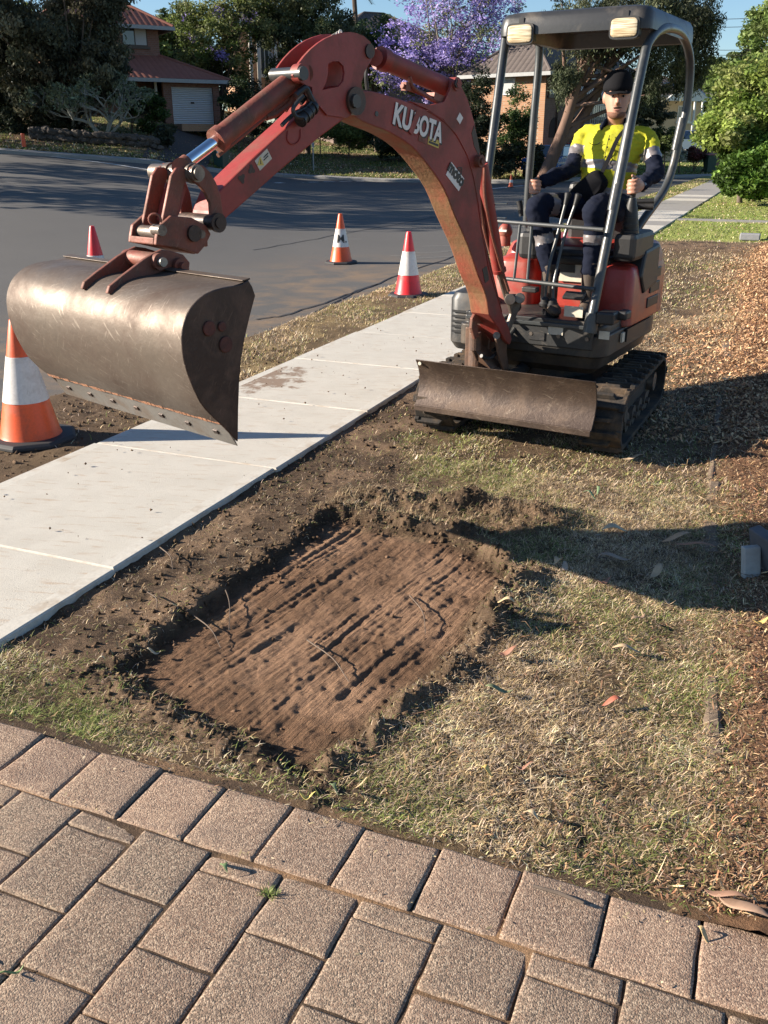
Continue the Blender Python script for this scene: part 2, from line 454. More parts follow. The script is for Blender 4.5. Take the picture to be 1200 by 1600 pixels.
# road
m_road, n_, b_ = newmat('asphalt'); oc = ocoord(n_)
f1 = noise(n_, 140, 3, .7, oc); f2 = noise(n_, .35, 5, .6, oc); f3 = noise(n_, 1.6, 5, .65, ocoord(n_, (1, 1, 1)), .6)
cc = mix(n_, ramp(n_, f1, [(.3, 0.), (.75, 1.)]), (.072, .069, .065), (.145, .138, .128))
cc = mix(n_, ramp(n_, f2, [(.35, 0.), (.7, .4)]), cc, (.075, .073, .070))
a_ = n_.nodes.new('ShaderNodeAttribute'); a_.attribute_name = 'dust'
dm = math_(n_, 'MULTIPLY', a_.outputs['Fac'], ramp(n_, f3, [(.42, 0.), (.68, .8)]))
cc = mix(n_, dm, cc, (.25, .165, .095))
n_.links.new(cc, b_.inputs['Base Color']); setb(b_, .85, 0, .3); bump(n_, b_, f1, .6, .004)
sa = step_axis([(-90, -12, 1.5), (-12, -4.2, .2)]); ta = step_axis([(-15, 2, 1.5), (2, 16, .2), (16, 75, .8)])
S, T = np.meshgrid(sa, ta, indexing='ij'); X = VV[0] * S + UU[0] * T; Y = VV[1] * S + UU[1] * T
me = grid_mesh('road', X, Y, base_z(X, Y) - .08)
dust = sstep(-8.2, -4.8, S) * (1 - sstep(11, 16, T)) * sstep(3, 6, T)
set_attr(me, 'dust', dust.reshape(-1))
tag(finish(me, 'road', m_road, None, smooth=True, angle=180), kind='structure')

# strips laid on the road: dashed line, edge line, dark joints
def road_strip(mb, p, q, wd, nseg=1, lift=.006):
    p = np.array(p[:2]); q = np.array(q[:2]); d = (q - p) / np.linalg.norm(q - p); nn = np.array([-d[1], d[0]]) * wd / 2
    vs = []
    for i in range(nseg + 1):
        c = p + (q - p) * i / nseg
        for sgn in (-1, 1):
            e = c + nn * sgn; vs.append((e[0], e[1], float(base_z(e[0], e[1])) - .08 + lift))
    mb.add(vs, [(2 * i, 2 * i + 2, 2 * i + 3, 2 * i + 1) for i in range(nseg)])
def road_pt(px, py):
    d = ray(px, py); lo, hi = 3., 140.
    for _ in range(60):
        m = (lo + hi) / 2; p = CAM + d * m
        if p[2] > float(base_z(p[0], p[1])) - .08: lo = m
        else: hi = m
    return CAM + d * lo
mk = MB()
for a, b in ((430, 449), (458, 474), (482, 498), (505, 523), (531, 549), (556, 574), (582, 602), (610, 634)):
    ya, yb = 286 - (a - 430) * .022, 286 - (b - 430) * .022
    road_strip(mk, road_pt(a, ya), road_pt(b, yb), .16)
pp = [road_pt(x, y) for x, y in ((0, 237), (60, 242.5), (120, 249), (180, 257), (235, 266))]
for i in range(4): road_strip(mk, pp[i], pp[i + 1], .16, 6)
road_strip(mk, road_pt(769, 295), road_pt(818, 290), .16, 3)
tag(mk.build('road_marking', plain('white_road_paint', (.62, .62, .6), .7)), kind='structure')
mk = MB()
for pl in ([(395, 391), (455, 381), (500, 372), (560, 361), (660, 343), (760, 322)], [(455, 505), (560, 455), (640, 424), (700, 405), (756, 380)], [(400, 500), (450, 492), (520, 470), (588, 445)]):
    pts = [road_pt(*p) for p in pl]; c2 = [pts[0]]
    for i in range(len(pts) - 1):
        for k in range(1, 7): c2.append(pts[i] + (pts[i + 1] - pts[i]) * k / 6 + V3(.03 * random.uniform(-1, 1), .05 * random.uniform(-1, 1), 0))
    for i in range(len(c2) - 1): road_strip(mk, c2[i], c2[i + 1], .028)
tag(mk.build('road_joint', plain('tar_sealed_joint', (.02, .02, .021), .6)), kind='structure')
mk = MB()
for x, y, L, a in ((600, 545, .5, 10), (610, 400, .5, 5), (650, 404, .9, 25), (640, 396, .7, 20), (690, 393, .5, 30), (570, 352, .3, 0), (632, 374, .3, 0), (470, 349, .15, 0), (545, 374, .25, 10), (340, 340, .2, 0), (660, 385, .6, 14)):
    p = road_pt(x, y); 
    if y > 500: continue
    road_strip(mk, p, p + V3(L * math.cos(math.radians(a)), L * math.sin(math.radians(a)), 0), .022, 1, .005)
tag(mk.build('road_scuff', plain('pale_scrape', (.27, .26, .24), .8)), kind='structure')

# far bank: kerb, lawns
azs = np.concatenate([np.linspace(-1.6, -.5, 30)[:-1], np.linspace(-.5, .5, 200), np.linspace(.5, 1.6, 30)[1:]])
vv = np.concatenate([np.linspace(0, 26, 60), 26 + np.linspace(1, 14, 24) ** 2])
AZ, W_ = np.meshgrid(azs, vv, indexing='ij')
p0 = 600 + F * AZ / .945; Yk = kerbD(p0); Y = Yk + W_; X = AZ * Y
Z = bank_z(X, Y) + .05 * fbm(X * .5, Y * .5, 91, 3) * sstep(0, 2, W_)
me = grid_mesh('bank', X, Y, Z)
g = lerp(np.broadcast_to(np.array((.105, .14, .045)), X.shape + (3,)), (.20, .19, .075), sstep(-.2, .3, fbm(X * .35, Y * .35, 92, 4)))
litter = sstep(.05, .3, fbm(X * .5 + 3, Y * .5, 93, 4) + .25 * np.exp(-((p0 - 590) / 60) ** 2) * sstep(5, 8, W_) + .3 * np.exp(-((p0 - 40) / 80) ** 2))
g = lerp(g, (.22, .145, .085), litter * (1 - sstep(850, 950, p0)))
g = lerp(g, (.18, .24, .06), sstep(880, 960, p0))
set_attr(me, 'tint', g.reshape(-1, 3))
tag(finish(me, 'far_verge', m_ground, None, smooth=True, angle=180), kind='structure')
mk = MB()
az2 = np.linspace(-1.2, 1.2, 200)
for i in range(len(az2) - 1):
    q = []
    for a in (az2[i], az2[i + 1]):
        p = 600 + F * a / .945; y = float(kerbD(p)); x = a * y; zb = float(base_z(x, y))
        y2 = y - .32; x2 = a * y2
        q += [(x2, y2, zb - .12), (x2, y2, zb + .02), (x, y, zb + .085), (x, y, zb - .12)]
    mk.add(q, [(0, 4, 5, 1), (1, 5, 6, 2), (2, 6, 7, 3)])
tag(mk.build('kerb', plain('kerb_concrete', (.26, .25, .235), .85)), kind='structure')

# footpath panels with tooled edges
m_conc, n_, b_ = newmat('broomed_concrete'); oc = ocoord(n_)
f1 = noise(n_, 160, 3, .7, oc); f2 = noise(n_, 5, 5, .6, oc); rc = ocoord2(n_, (0, 0, math.radians(8)), (5, 24, 5))
f3 = noise(n_, 1.3, 4, .6, rc); br = noise(n_, 2.2, 3, .6, ocoord2(n_, (0, 0, math.radians(22.5)), (4, 150, 4)))
cc = mix(n_, f1, (.43, .405, .35), (.60, .565, .495))
cc = mix(n_, ramp(n_, f2, [(.4, 0.), (.75, .35)]), cc, (.36, .33, .28))
cc = mix(n_, ramp(n_, f3, [(.56, 0.), (.70, .5)]), cc, (.36, .245, .155))
geo_ = n_.nodes.new('ShaderNodeTexCoord'); vd_ = n_.nodes.new('ShaderNodeVectorMath'); vd_.operation = 'DISTANCE'; n_.links.new(geo_.outputs['Object'], vd_.inputs[0]); vd_.inputs[1].default_value = tuple(ST(-3.50, 5.9, 0))
sp2_ = math_(n_, 'SUBTRACT', math_(n_, 'MULTIPLY', noise(n_, 7, 5, .7, oc), 1.5), vd_.outputs['Value'])
cc = mix(n_, ramp(n_, sp2_, [(.36, 0.), (.52, .85)]), cc, (.20, .13, .085))
sp_ = noise(n_, 55, 3, .7, oc)
cc = mix(n_, ramp(n_, sp_, [(.70, 0.), (.76, .7)]), cc, (.16, .115, .075))
n_.links.new(cc, b_.inputs['Base Color']); setb(b_, .9, 0, .25)
bump(n_, b_, math_(n_, 'ADD', br, f1), .45, .003)
m_conc_edge = weathered('smooth_concrete', (.56, .53, .465), (.37, .29, .21), 6, .45, .85, 0, .2, spec=.25)
m_conc_old = plain('old_concrete', (.25, .235, .215), .9, 0, .2, 8)
fp = MB()
js = [-.2, 1.38, 2.755, 4.12, 5.35, 6.6, 7.83, 9.0, 10.2] + [10.2 + 1.22 * i for i in range(1, 33)]
for i in range(len(js) - 1):
    a, b = js[i] + .003, js[i + 1] - .003
    old = i in (17, 21, 22, 23, 24, 26) or i > 27
    dz = .004 + .0012 * (i % 3)
    wob = .006 * math.sin(i * 2.3)
    s0, s1 = -3.52 + wob, -2.335 + wob
    def P_(s, t, z_): return ST(s, t, z_)
    e = .075
    o = [P_(s0, a, dz), P_(s1, a, dz), P_(s1, b, dz), P_(s0, b, dz)]
    n2 = [P_(s0 + e, a + e * .0 + .0, dz), P_(s1 - e, a, dz), P_(s1 - e, b, dz), P_(s0 + e, b, dz)]
    # margins along both long sides, broomed centre
    r = .007
    def strip(sA, sB, mi): fp.add([P_(sA, a + r, dz), P_(sB, a + r, dz), P_(sB, b - r, dz), P_(sA, b - r, dz)], [(0, 1, 2, 3)], mi)
    mi0 = 2 if old else 0; mi1 = 2 if old else 1
    strip(s0 + r, s0 + e, mi1); strip(s0 + e, s1 - e, mi0); strip(s1 - e, s1 - r, mi1)
    ring = [(s0 + r, a + r), (s1 - r, a + r), (s1 - r, b - r), (s0 + r, b - r)]
    out = [(s0, a), (s1, a), (s1, b), (s0, b)]
    vs = [P_(*q, dz) for q in ring] + [P_(*q, dz - .006) for q in out] + [P_(*q, -.12) for q in out]
    fs = []
    for k in range(4):
        j = (k + 1) % 4; fs += [(k, k + 4, j + 4, j), (k + 4, k + 8, j + 8, j + 4)]
    fp.add(vs, [f[::-1] for f in fs], mi1)
o = fp.build('footpath', [m_conc, m_conc_edge, m_conc_old]); tag(o, kind='structure')
mk = MB()
mk.add([ST(-3.5, -1, -.010), ST(-2.36, -1, -.010), ST(-2.36, 49, -.010), ST(-3.5, 49, -.010)], [(0, 1, 2, 3)])
tag(mk.build('footpath_joint', plain('joint_sand', (.20, .16, .115), .95)), kind='structure')
# side path across the lawn
mk = MB(); mk.box(ST(2.5, 23.3, -.012), (9.6, .45, .03), (VV, UU, V3(0, 0, 1)))
tag(mk.build('side_path', m_conc_old), kind='structure')

# ------------------------------------------------------------------ driveway of tumbled pavers
m_pav, n_, b_ = newmat('tumbled_paver'); oc = ocoord(n_)
a_ = n_.nodes.new('ShaderNodeAttribute'); a_.attribute_name = 'tint'
vo = n_.nodes.new('ShaderNodeTexVoronoi'); vo.inputs['Scale'].default_value = 270; n_.links.new(oc, vo.inputs['Vector'])
sep = n_.nodes.new('ShaderNodeSeparateColor'); n_.links.new(vo.outputs['Color'], sep.inputs[0])
grain = ramp(n_, sep.outputs[0], [(.0, (.045, .035, .03)), (.22, (.20, .135, .095)), (.45, (.32, .21, .145)), (.70, (.56, .43, .31)), (.86, (.22, .12, .08)), (1., (.10, .078, .066))])
cc = mix(n_, .60, a_.outputs['Color'], grain)
cc = mix(n_, 1.0, cc, a_.outputs['Color'], 'MULTIPLY') if False else cc
wn = noise(n_, 6, 6, .7, oc)
cc = mix(n_, ramp(n_, wn, [(.48, 0.), (.78, .55)]), cc, (.20, .15, .12))
cc = mix(n_, ramp(n_, noise(n_, 3.1, 5, .7, oc, .6), [(.55, 0.), (.75, .45)]), cc, (.50, .36, .25))
pit_ = n_.nodes.new('ShaderNodeTexVoronoi'); pit_.inputs['Scale'].default_value = 38; n_.links.new(oc, pit_.inputs['Vector'])
cc = mix(n_, ramp(n_, pit_.outputs['Distance'], [(.05, .75), (.11, 0.)]), cc, (.08, .06, .05))
f1 = noise(n_, 240, 3, .8, oc)
n_.links.new(cc, b_.inputs['Base Color']); setb(b_, .9, 0, .25)
hh = math_(n_, 'ADD', math_(n_, 'MULTIPLY', vo.outputs['Distance'], -1.2), f1)
bump(n_, b_, hh, .5, .0025)
pv, pf, pt = [], [], []
NP = 9
def paver(s0, s1, t0, t1, z0, dark=0., hdr=0.):
    ss, ts = s1 - s0, t1 - t0
    if ss <= .03 or ts <= .03: return
    u = np.array([0, .03, .09, .2, .5, .8, .91, .97, 1.0]); 
    us = np.clip(np.array([0, .003 / ss, .01 / ss, .2, .5, .8, 1 - .01 / ss, 1 - .003 / ss, 1]), 0, 1)
    vs_ = np.clip(np.array([0, .003 / ts, .01 / ts, .2, .5, .8, 1 - .01 / ts, 1 - .003 / ts, 1]), 0, 1)
    Uu, Vv = np.meshgrid(us, vs_, indexing='ij'); s = s0 + Uu * ss; t = t0 + Vv * ts
    ed = np.minimum(np.minimum(Uu, 1 - Uu) * ss, np.minimum(Vv, 1 - Vv) * ts)
    jx = .0042 * fbm(s * 30, t * 30, 101 + int(s0 * 50) % 9, 3); jy = .0042 * fbm(s * 30 + 9, t * 22, 107, 3)
    k = 1 - sstep(0, .02, ed)
    tilt = random.uniform(-.006, .006) * (Uu - .5) + random.uniform(-.006, .006) * (Vv - .5)
    z = z0 + tilt + .0015 * fbm(s * 30, t * 30, 5, 3) - (.0032 + .006 * np.maximum(vnoise(s * 55, t * 55, 8), 0)) * (1 - np.clip(ed / .009, 0, 1)) ** 1.6
    z = np.where(ed <= 1e-9, z - .02, z)
    ins = np.where(ed <= 1e-9, 0, 1)
    s = s + jx * k; t = t + jy * k
    base = len(pv) * NP * NP
    P3 = VV[None, None] * s[..., None] + UU[None, None] * t[..., None]; P3[..., 2] = z
    pv.append(P3.reshape(-1, 3))
    i = np.arange(NP * NP).reshape(NP, NP)
    q = np.stack([i[:-1, :-1], i[1:, :-1], i[1:, 1:], i[:-1, 1:]], -1).reshape(-1, 4) + base
    pf.append(q)
    h = random.random(); c = np.array((.29, .198, .142)) * (1 - h) + np.array((.25, .19, .14)) * h
    if random.random() < .25: c = c * np.array((.95, 1.0, 1.02)) * .88
    c = c * random.uniform(.86, 1.14) * (1 - dark) * (np.array((1.02, 1.01, 1.02)) if hdr else np.array((.86, .93, .94)))
    pt.append(np.broadcast_to(c, (NP * NP, 3)))
g_ = .0008
x = -2.62
while x < 4.2:
    wd = .207 + random.uniform(-.006, .006); off = .018 * math.sin(x * 1.3) + random.uniform(-.004, .004)
    paver(x + g_, x + wd - g_, 1.528 + off * .5, 1.752 + off, .004 + random.uniform(-.002, .002), 0., 1.); x += wd
i = -14
while i < 22:
    s0 = -1.285 + .2 * i; k = i % 2
    t1 = 1.524 + .009 * math.sin(s0 * 1.3)
    seq = ([.062, .245, .185, .255, .185] if k else [.19, .255, .185, .25, .19])
    if k == 0 and i % 4 == 2: seq[0] = .19
    seq += [.25, .185] * 4
    for q, L in enumerate(seq):
        L = L + random.uniform(-.006, .006)
        paver(s0 + g_, s0 + .2 - g_, t1 - L + 2 * g_, t1, random.uniform(-.002, .002), .1 if q % 2 else .0)
        t1 -= L
    i += 1
me = bpy.data.meshes.new('driveway'); co = np.concatenate(pv); q = np.concatenate(pf)
a, b, d = co[q[0, 0]], co[q[0, 1]], co[q[0, 3]]
if np.cross(b - a, d - a)[2] < 0: q = q[:, ::-1]
raw_mesh(me, co, q); set_attr(me, 'tint', np.concatenate(pt))
tag(finish(me, 'driveway', m_pav, None, smooth=True, angle=180), kind='structure')
sa = step_axis([(-6, -2, .5), (-2, 1.4, .01), (1.4, 8, .5)]); ta = step_axis([(-8, .5, .5), (.5, 1.78, .01)])
S, T = np.meshgrid(sa, ta, indexing='ij')
jz = -.0052 + .003 * fbm(S * 14, T * 14, 111, 4) + .006 * np.exp(-((T - 1.52 - .006 * np.sin(S * 1.3)) / .012) ** 2) * sstep(-.25, .2, fbm(S * 3, T * 3, 113, 3))
me = grid_mesh('joint_sand', VV[0] * S + UU[0] * T, VV[1] * S + UU[1] * T, jz)
tj = lerp(np.broadcast_to(np.array((.085, .058, .04)), S.shape + (3,)), (.34, .21, .12), np.clip(sstep(-.15, .25, fbm(S * 5, T * 5, 112, 4)) * np.exp(-((T - 1.52) / .05) ** 2) + sstep(.1, .5, fbm(S * 5, T * 5, 112, 4)) * .5, 0, 1))
set_attr(me, 'tint', tj.reshape(-1, 3))
tag(finish(me, 'driveway_sand', m_ground, None, smooth=True, angle=180), kind='structure')

# ------------------------------------------------------------------ excavator materials
RED = (.36, .045, .032)
m_red = weathered('red_paint', (.285, .034, .026), (.15, .065, .045), 5, .65, .5, 0, .2, scratch=(.10, .045, .035))
m_redhood = weathered('red_bodywork', (.38, .045, .032), (.22, .12, .085), 4, .5, .35, 0, .05)
m_worn = weathered('mud_worn_red_paint', (.205, .105, .045), (.30, .055, .03), 6.5, .7, .75, 0, .6, stretch=(1, 1, .45), scratch=(.09, .05, .03))
m_rust = weathered('rusty_red_steel', (.22, .060, .038), (.12, .075, .05), 9, .7, .55, .15, .35, scratch=(.30, .22, .16))
m_steel = weathered('scoured_brown_steel', (.155, .125, .10), (.075, .048, .036), 3.2, .85, .5, .5, .35, scratch=(.42, .36, .30))
m_bladem = weathered('worn_blade_steel', (.080, .056, .044), (.125, .085, .06), 7, .6, .42, .45, .3, scratch=(.33, .27, .21))
m_plate = weathered('oily_and_shaded_steel', (.045, .030, .026), (.14, .085, .06), 6, .5, .45, .35, .25, scratch=(.22, .15, .11))
m_brownst = weathered('brown_greasy_steel', (.15, .085, .055), (.07, .045, .035), 12, .6, .5, .2, .3)
m_rustd = weathered('faded_rust_stain', (.11, .030, .022), (.045, .03, .026), 20, .8, .6, .2, .3)
m_edge = weathered('bare_edge_steel', (.27, .255, .235), (.20, .14, .10), 7, .4, .4, .6, .2)
m_rustband = weathered('bright_rust', (.42, .20, .11), (.20, .10, .06), 22, .6, .8, 0, .8)
m_black = weathered('black_painted_steel', (.035, .036, .038), (.10, .085, .07), 5, .35, .38, .1, .1)
m_grey = weathered('dark_grey_steel', (.030, .031, .032), (.10, .08, .06), 4, .45, .45, .1, .1, scratch=(.18, .15, .12))
m_tube = weathered('canopy_tube_paint', (.055, .06, .062), (.12, .11, .10), 6, .3, .33, .1, .05)
m_skirt = weathered('oily_black_skirt', (.022, .022, .022), (.12, .085, .055), 3.5, .7, .45, .1, .25, scratch=(.14, .11, .085))
m_rubber = weathered('track_rubber', (.038, .034, .031), (.16, .11, .07), 8, .65, .8, 0, .4, spec=.2)
m_plastic = weathered('black_plastic', (.018, .018, .019), (.06, .055, .05), 6, .2, .5, 0, .1)
m_chrome, n_, b_ = newmat('chromed_rod'); b_.inputs['Base Color'].default_value = (.75, .78, .82, 1); setb(b_, .12, 1)
m_pin = weathered('greasy_pin', (.20, .17, .145), (.09, .06, .045), 14, .6, .4, .6, .2)
m_label = plain('pale_label', (.55, .50, .40), .6, 0, .25, 40)
m_white = plain('white_letter', (.72, .68, .63), .55, 0, .1, 40)
m_dkdecal = plain('black_letter', (.02, .02, .02), .5)
m_yellow = plain('yellow_label', (.60, .45, .10), .6, 0, .2, 60)
m_hose = plain('rubber_hose', (.02, .02, .02), .45)
m_lens, n_, b_ = newmat('work_light_lens'); f1 = ramp(n_, noise(n_, 60, 2, .5, ocoord(n_, (.15, .15, 3))), [(.4, 0.), (.6, 1.)])
n_.links.new(mix(n_, f1, (.46, .34, .20), (.88, .74, .50)), b_.inputs['Base Color']); setb(b_, .15, .2, .8)

# ------------------------------------------------------------------ excavator frame of reference
HA = math.radians(-30.5)
RR = V3(math.cos(HA), math.sin(HA), 0); FF = V3(RR[1], -RR[0], 0); ZZ = V3(0, 0, 1)
MO = V3(1.10, 6.08, -.02)
def M(r, f, z_): return MO + RR * r + FF * f + ZZ * (z_ - MO[2])
def hp(px, py, f): return onP(px, py, MO + FF * f, FF)      # point where a sight line meets a cross-plane of the machine
def hr(px, py, r): return onP(px, py, MO + RR * r, RR)
AX = (RR, FF, ZZ)
EX = thing('excavator', (MO[0], MO[1], 0), 'red mini excavator on rubber tracks with black canopy parked on the dug-up grass verge', 'mini excavator')

# tracks (undercarriage has its own heading)
TH, TL, TW, TC = .36, .60, .23, .0
TA = math.radians(-25.5); TR = V3(math.cos(TA), math.sin(TA), 0); TF = V3(TR[1], -TR[0], 0); TO = V3(1.045, 5.81, -.03)
def MT(r, f, z_): return TO + TR * r + TF * f + ZZ * (z_ - TO[2] - .02)
AT3 = (TR, TF, ZZ)
def track(rc):
    R_ = TH / 2 - .02
    prof = []
    n = 14
    for k in range(n + 1):
        a = -math.pi / 2 + math.pi * k / n; prof.append((TL - .06 + R_ * math.cos(a), R_ + .02 + R_ * math.sin(a)))
    for k in range(n + 1):
        a = math.pi / 2 + math.pi * k / n; prof.append((-TL + .06 + R_ * math.cos(a), R_ + .02 + R_ * math.sin(a)))
    # resample
    P = np.array(prof + [prof[0]]); d = np.r_[0, np.cumsum(np.linalg.norm(np.diff(P, axis=0), axis=1))]; L = d[-1]
    nl = 44; m = MB()
    def at(q): q = q % L; return np.array([np.interp(q, d, P[:, 0]), np.interp(q, d, P[:, 1])])
    outer, inner = [], []
    N_ = 92
    for k in range(N_):
        c = at(L * k / N_); t = at(L * (k + .5) / N_) - at(L * (k - .5) / N_); t /= np.linalg.norm(t); nn = np.array([t[1], -t[0]])
        outer.append(c + nn * 0); inner.append(c - nn * .028)
    vs = []
    for k in range(N_):
        for pt, r in ((outer[k], -TW / 2), (outer[k], TW / 2), (inner[k], TW / 2), (inner[k], -TW / 2)):
            vs.append(MT(rc + r, pt[0] + TC, pt[1]))
    fs = []
    for k in range(N_):
        j = (k + 1) % N_
        for e in range(4): fs.append((k * 4 + e, k * 4 + (e + 1) % 4, j * 4 + (e + 1) % 4, j * 4 + e))
    m.add(vs, fs)
    for k in range(nl):
        c = at(L * k / nl); t = at(L * k / nl + .01) - at(L * k / nl - .01); t /= np.linalg.norm(t); nn = np.array([t[1], -t[0]])
        T3 = TF * t[0] + ZZ * t[1]; N3 = TF * nn[0] + ZZ * nn[1]
        side = 1 if k % 2 else -1
        m.box(MT(rc + side * .028, c[0] + TC, c[1]) + N3 * .012, (TW - .05, .030, .030), (TR, T3, N3), taper=.8)
        m.box(MT(rc + side * .105, c[0] + TC, c[1]) + N3 * .008, (.03, .045, .022), (TR, T3, N3))
    return m.build('track', m_rubber, EX, bevel=.004)
for rc in (-.505, .505):
    tk = track(rc)
    m = MB(); sgn = 1 if rc > 0 else -1
    m.box(MT(rc, TC, .20), (.10, .85, .10), AT3); m.box(MT(rc + sgn * .03, 0, .25), (.06, .7, .03), AT3)
    m.build('track_frame', m_grey, EX, bevel=.01)
    for f in (-.28, -.09, .10, .29):
        m = MB(); m.cyl(MT(rc - .07, f, .105), MT(rc + .07, f, .105), .058, 20); m.cyl(MT(rc - .09, f, .105), MT(rc + .09, f, .105), .02, 12)
        m.build('roller', m_pin, EX, smooth=True)
    m = MB(); m.cyl(MT(rc - .06, .43, .19), MT(rc + .06, .43, .19), .15, 28); m.cyl(MT(rc - .085, .43, .19), MT(rc + .085, .43, .19), .045, 16)
    m.build('idler', m_pin, EX, smooth=True)
    m = MB(); m.cyl(MT(rc - .05, -.42, .19), MT(rc + .05, -.42, .19), .11, 28)
    for k in range(12):
        a = 2 * math.pi * k / 12; m.box(MT(rc, -.42 + .118 * math.cos(a), .20 + .118 * math.sin(a)), (.06, .03, .03), (TR, TF * math.cos(a) + ZZ * math.sin(a), TF * -math.sin(a) + ZZ * math.cos(a)))
    m.cyl(MT(rc - .09, -.42, .2), MT(rc + .09, -.42, .2), .06, 16)
    m.build('sprocket', m_pin, EX, smooth=True)
m = MB(); m.box(MT(0, 0, .26), (.72, .5, .12), AT3); m.cyl(MT(0, 0, .30), MT(0, 0, .41), .27, 36)
m.box(MT(-.3, 0, .2), (.4, .3, .1), AT3); m.box(MT(.3, 0, .2), (.4, .3, .1), AT3)
m.build('undercarriage', m_grey, EX, bevel=.012)

# dozer blade, curved, corners sighted from the photograph
bl = atZ(653, 630.5, .165); br_ = atZ(927, 672, .165)
bd = (br_ - bl); BW = np.linalg.norm(bd); bd /= BW; bn = V3(bd[1], -bd[0], 0)
m = MB(); nseg = 14; hB = .275
prof = []
for k in range(nseg + 1):
    q = k / nseg; prof.append((.055 * (2 * q - 1) ** 2 - .015 + .0 * q, hB * q))
rings = []
for side_ in (0, 1):
    for (f, h) in (prof if side_ == 0 else prof[::-1]):
        pass
out = [bl + bn * f + ZZ * h for f, h in prof] + [bl + bn * (f - .012) + ZZ * h for f, h in prof[::-1]]
m.prism(out, bd * BW)
BLD = m.build('dozer_blade', m_bladem, EX, bevel=.002, smooth=True, angle=40)
m = MB(); m.box(bl + bd * BW / 2 + bn * .046 + ZZ * -.01, (BW, .012, .035), (bd, bn, ZZ)); m.build('cutting_edge', m_bladem, BLD, bevel=.003)
m = MB(); q = bl + bd * .025 + bn * (prof[-2][0] + .004) + ZZ * (hB - .022); m.cyl(q - bn * .01, q + bn * .004, .0105, 16)
m.build('bolt', m_label, BLD)
for s_ in (-.25, .25):
    m = MB(); c = bl + bd * BW / 2 + bd * s_
    a_ = c - bn * .03 + ZZ * .10; b2 = M(s_ * .8, .25, .22)
    dd = b2 - a_; Ln = np.linalg.norm(dd); dd /= Ln; m.box((a_ + b2) / 2, (.06, Ln, .09), (bd, dd, np.cross(bd, dd)))
    m.build('blade_arm', m_grey, EX, bevel=.008)
m = MB(); c = bl + bd * BW / 2; m.cyl(c - bn * .03 + ZZ * .2, M(0, .3, .34), .035); m.build('blade_cylinder', m_grey, EX, smooth=True)

# house: lower skirt with rounded plan outline
def rr_outline(r0, r1, f0, f1, rad, n=6, back=None):
    o = []
    for (cx, cy, a0, q) in ((r1 - rad[0], f1 - rad[0], 0, rad[0]), (r0 + rad[1], f1 - rad[1], 90, rad[1]), (r0 + rad[2], f0 + rad[2], 180, rad[2]), (r1 - rad[3], f0 + rad[3], 270, rad[3])):
        for k in range(n + 1):
            a = math.radians(a0 + 90 * k / n); o.append((cx + q * math.cos(a), cy + q * math.sin(a)))
    return o
def house_block(r0, r1, f0, f1, z0, z1, rad, name, mat, parent=EX, bevel=.012, inset=0., zs=None):
    zs = zs or [(z0, inset), (z0 + .05, 0), (z1, 0)]
    rings = [[M(x, y, zz) for x, y in rr_outline(r0 + i_, r1 - i_, f0 + i_, f1 - i_, [max(.01, q - i_ * .5) for q in rad])] for zz, i_ in zs]
    m = MB(); m.loft(rings); return m.build(name, mat, parent, bevel=bevel, smooth=True, angle=30)
HB = (-.40, .56)
skirt = house_block(-.36, .56, -.60, .66, .40, .655, [.10, .05, .3, .3], 'skirt', m_skirt, zs=[(.36, .10), (.40, .05), (.47, .03), (.475, .0), (.60, 0), (.605, .022), (.645, .022), (.655, .03)])
house_block(-.56, -.34, -.2, .42, .40, .78, [.05, .08, .1, .03], 'side_tank', m_grey, zs=[(.38, .03), (.43, 0), (.70, 0), (.74, .02), (.76, .06)])
m = MB()
for k in range(5): m.box(M(-.46, .425, .50 + .032 * k), (.12, .012, .013), AX)
m.build('vent', m_plastic, EX)
floor_ = MB(); floor_.box(M(.10, .40, .664), (.84, .48, .02), AX); floor_.build('floor_plate', m_grey, EX, bevel=.004)
m = MB(); m.box(M(.10, .655, .60), (.78, .03, .16), AX); m.build('front_panel', m_grey, EX, bevel=.006)
m = MB(); m.box(M(.10, .675, .648), (.80, .02, .022), AX); m.build('deck_lip', m_tube, EX, bevel=.004)
for k in range(5):
    m = MB(); m.cyl(M(-.22 + .17 * k, .668, .585), M(-.22 + .17 * k, .68, .585), .012, 6); m.build('bolt', m_pin, EX)
# rear bodywork
hood = house_block(-.34, .57, -.66, .10, .655, 1.06, [.08, .1, .34, .30], 'rear_hood', m_redhood, zs=[(.655, 0), (.95, 0), (1.03, .03), (1.06, .09)])
side = house_block(.30, .585, -.58, .30, .60, .95, [.05, .02, .02, .2], 'side_cowl', m_redhood, zs=[(.60, 0), (.88, 0), (.94, .02), (.955, .05)])
m = MB()
for k in range(3):
    m.box(M(.587, -.16 - .02 * k, .70 + .085 * k), (.012, .24 - .03 * k, .062), AX)
m.build('vent', m_plastic, side, bevel=.01)
m = MB(); m.box(M(.575, .05, .555), (.012, .5, .075), AX); m.build('stripe_decal', m_plastic, EX)
for a_, z_, sx, f in ((.572, .555, .05, .36), (.573, .56, .07, -.1)):
    m = MB(); m.box(M(a_, f, z_), (.012, sx, .055), AX); m.build('label_decal', m_label, EX)
house_block(-.36, -.06, -.22, .24, .655, .97, [.07, .1, .05, .03], 'tank_cover', m_redhood, zs=[(.655, 0), (.86, 0), (.94, .03), (.97, .09)])
m = MB(); q = hp(790, 361, .12); m.ball(q, (.045, .045, .05)); m.cyl(q - ZZ * .09, q - ZZ * .03, .035); cap_ = m.build('filler_cap', m_redhood, EX, smooth=True)
m = MB(); q2 = q + FF * .04; m.box(q2 + ZZ * .005, (.05, .012, .012), AX); m.build('band', m_white, cap_)
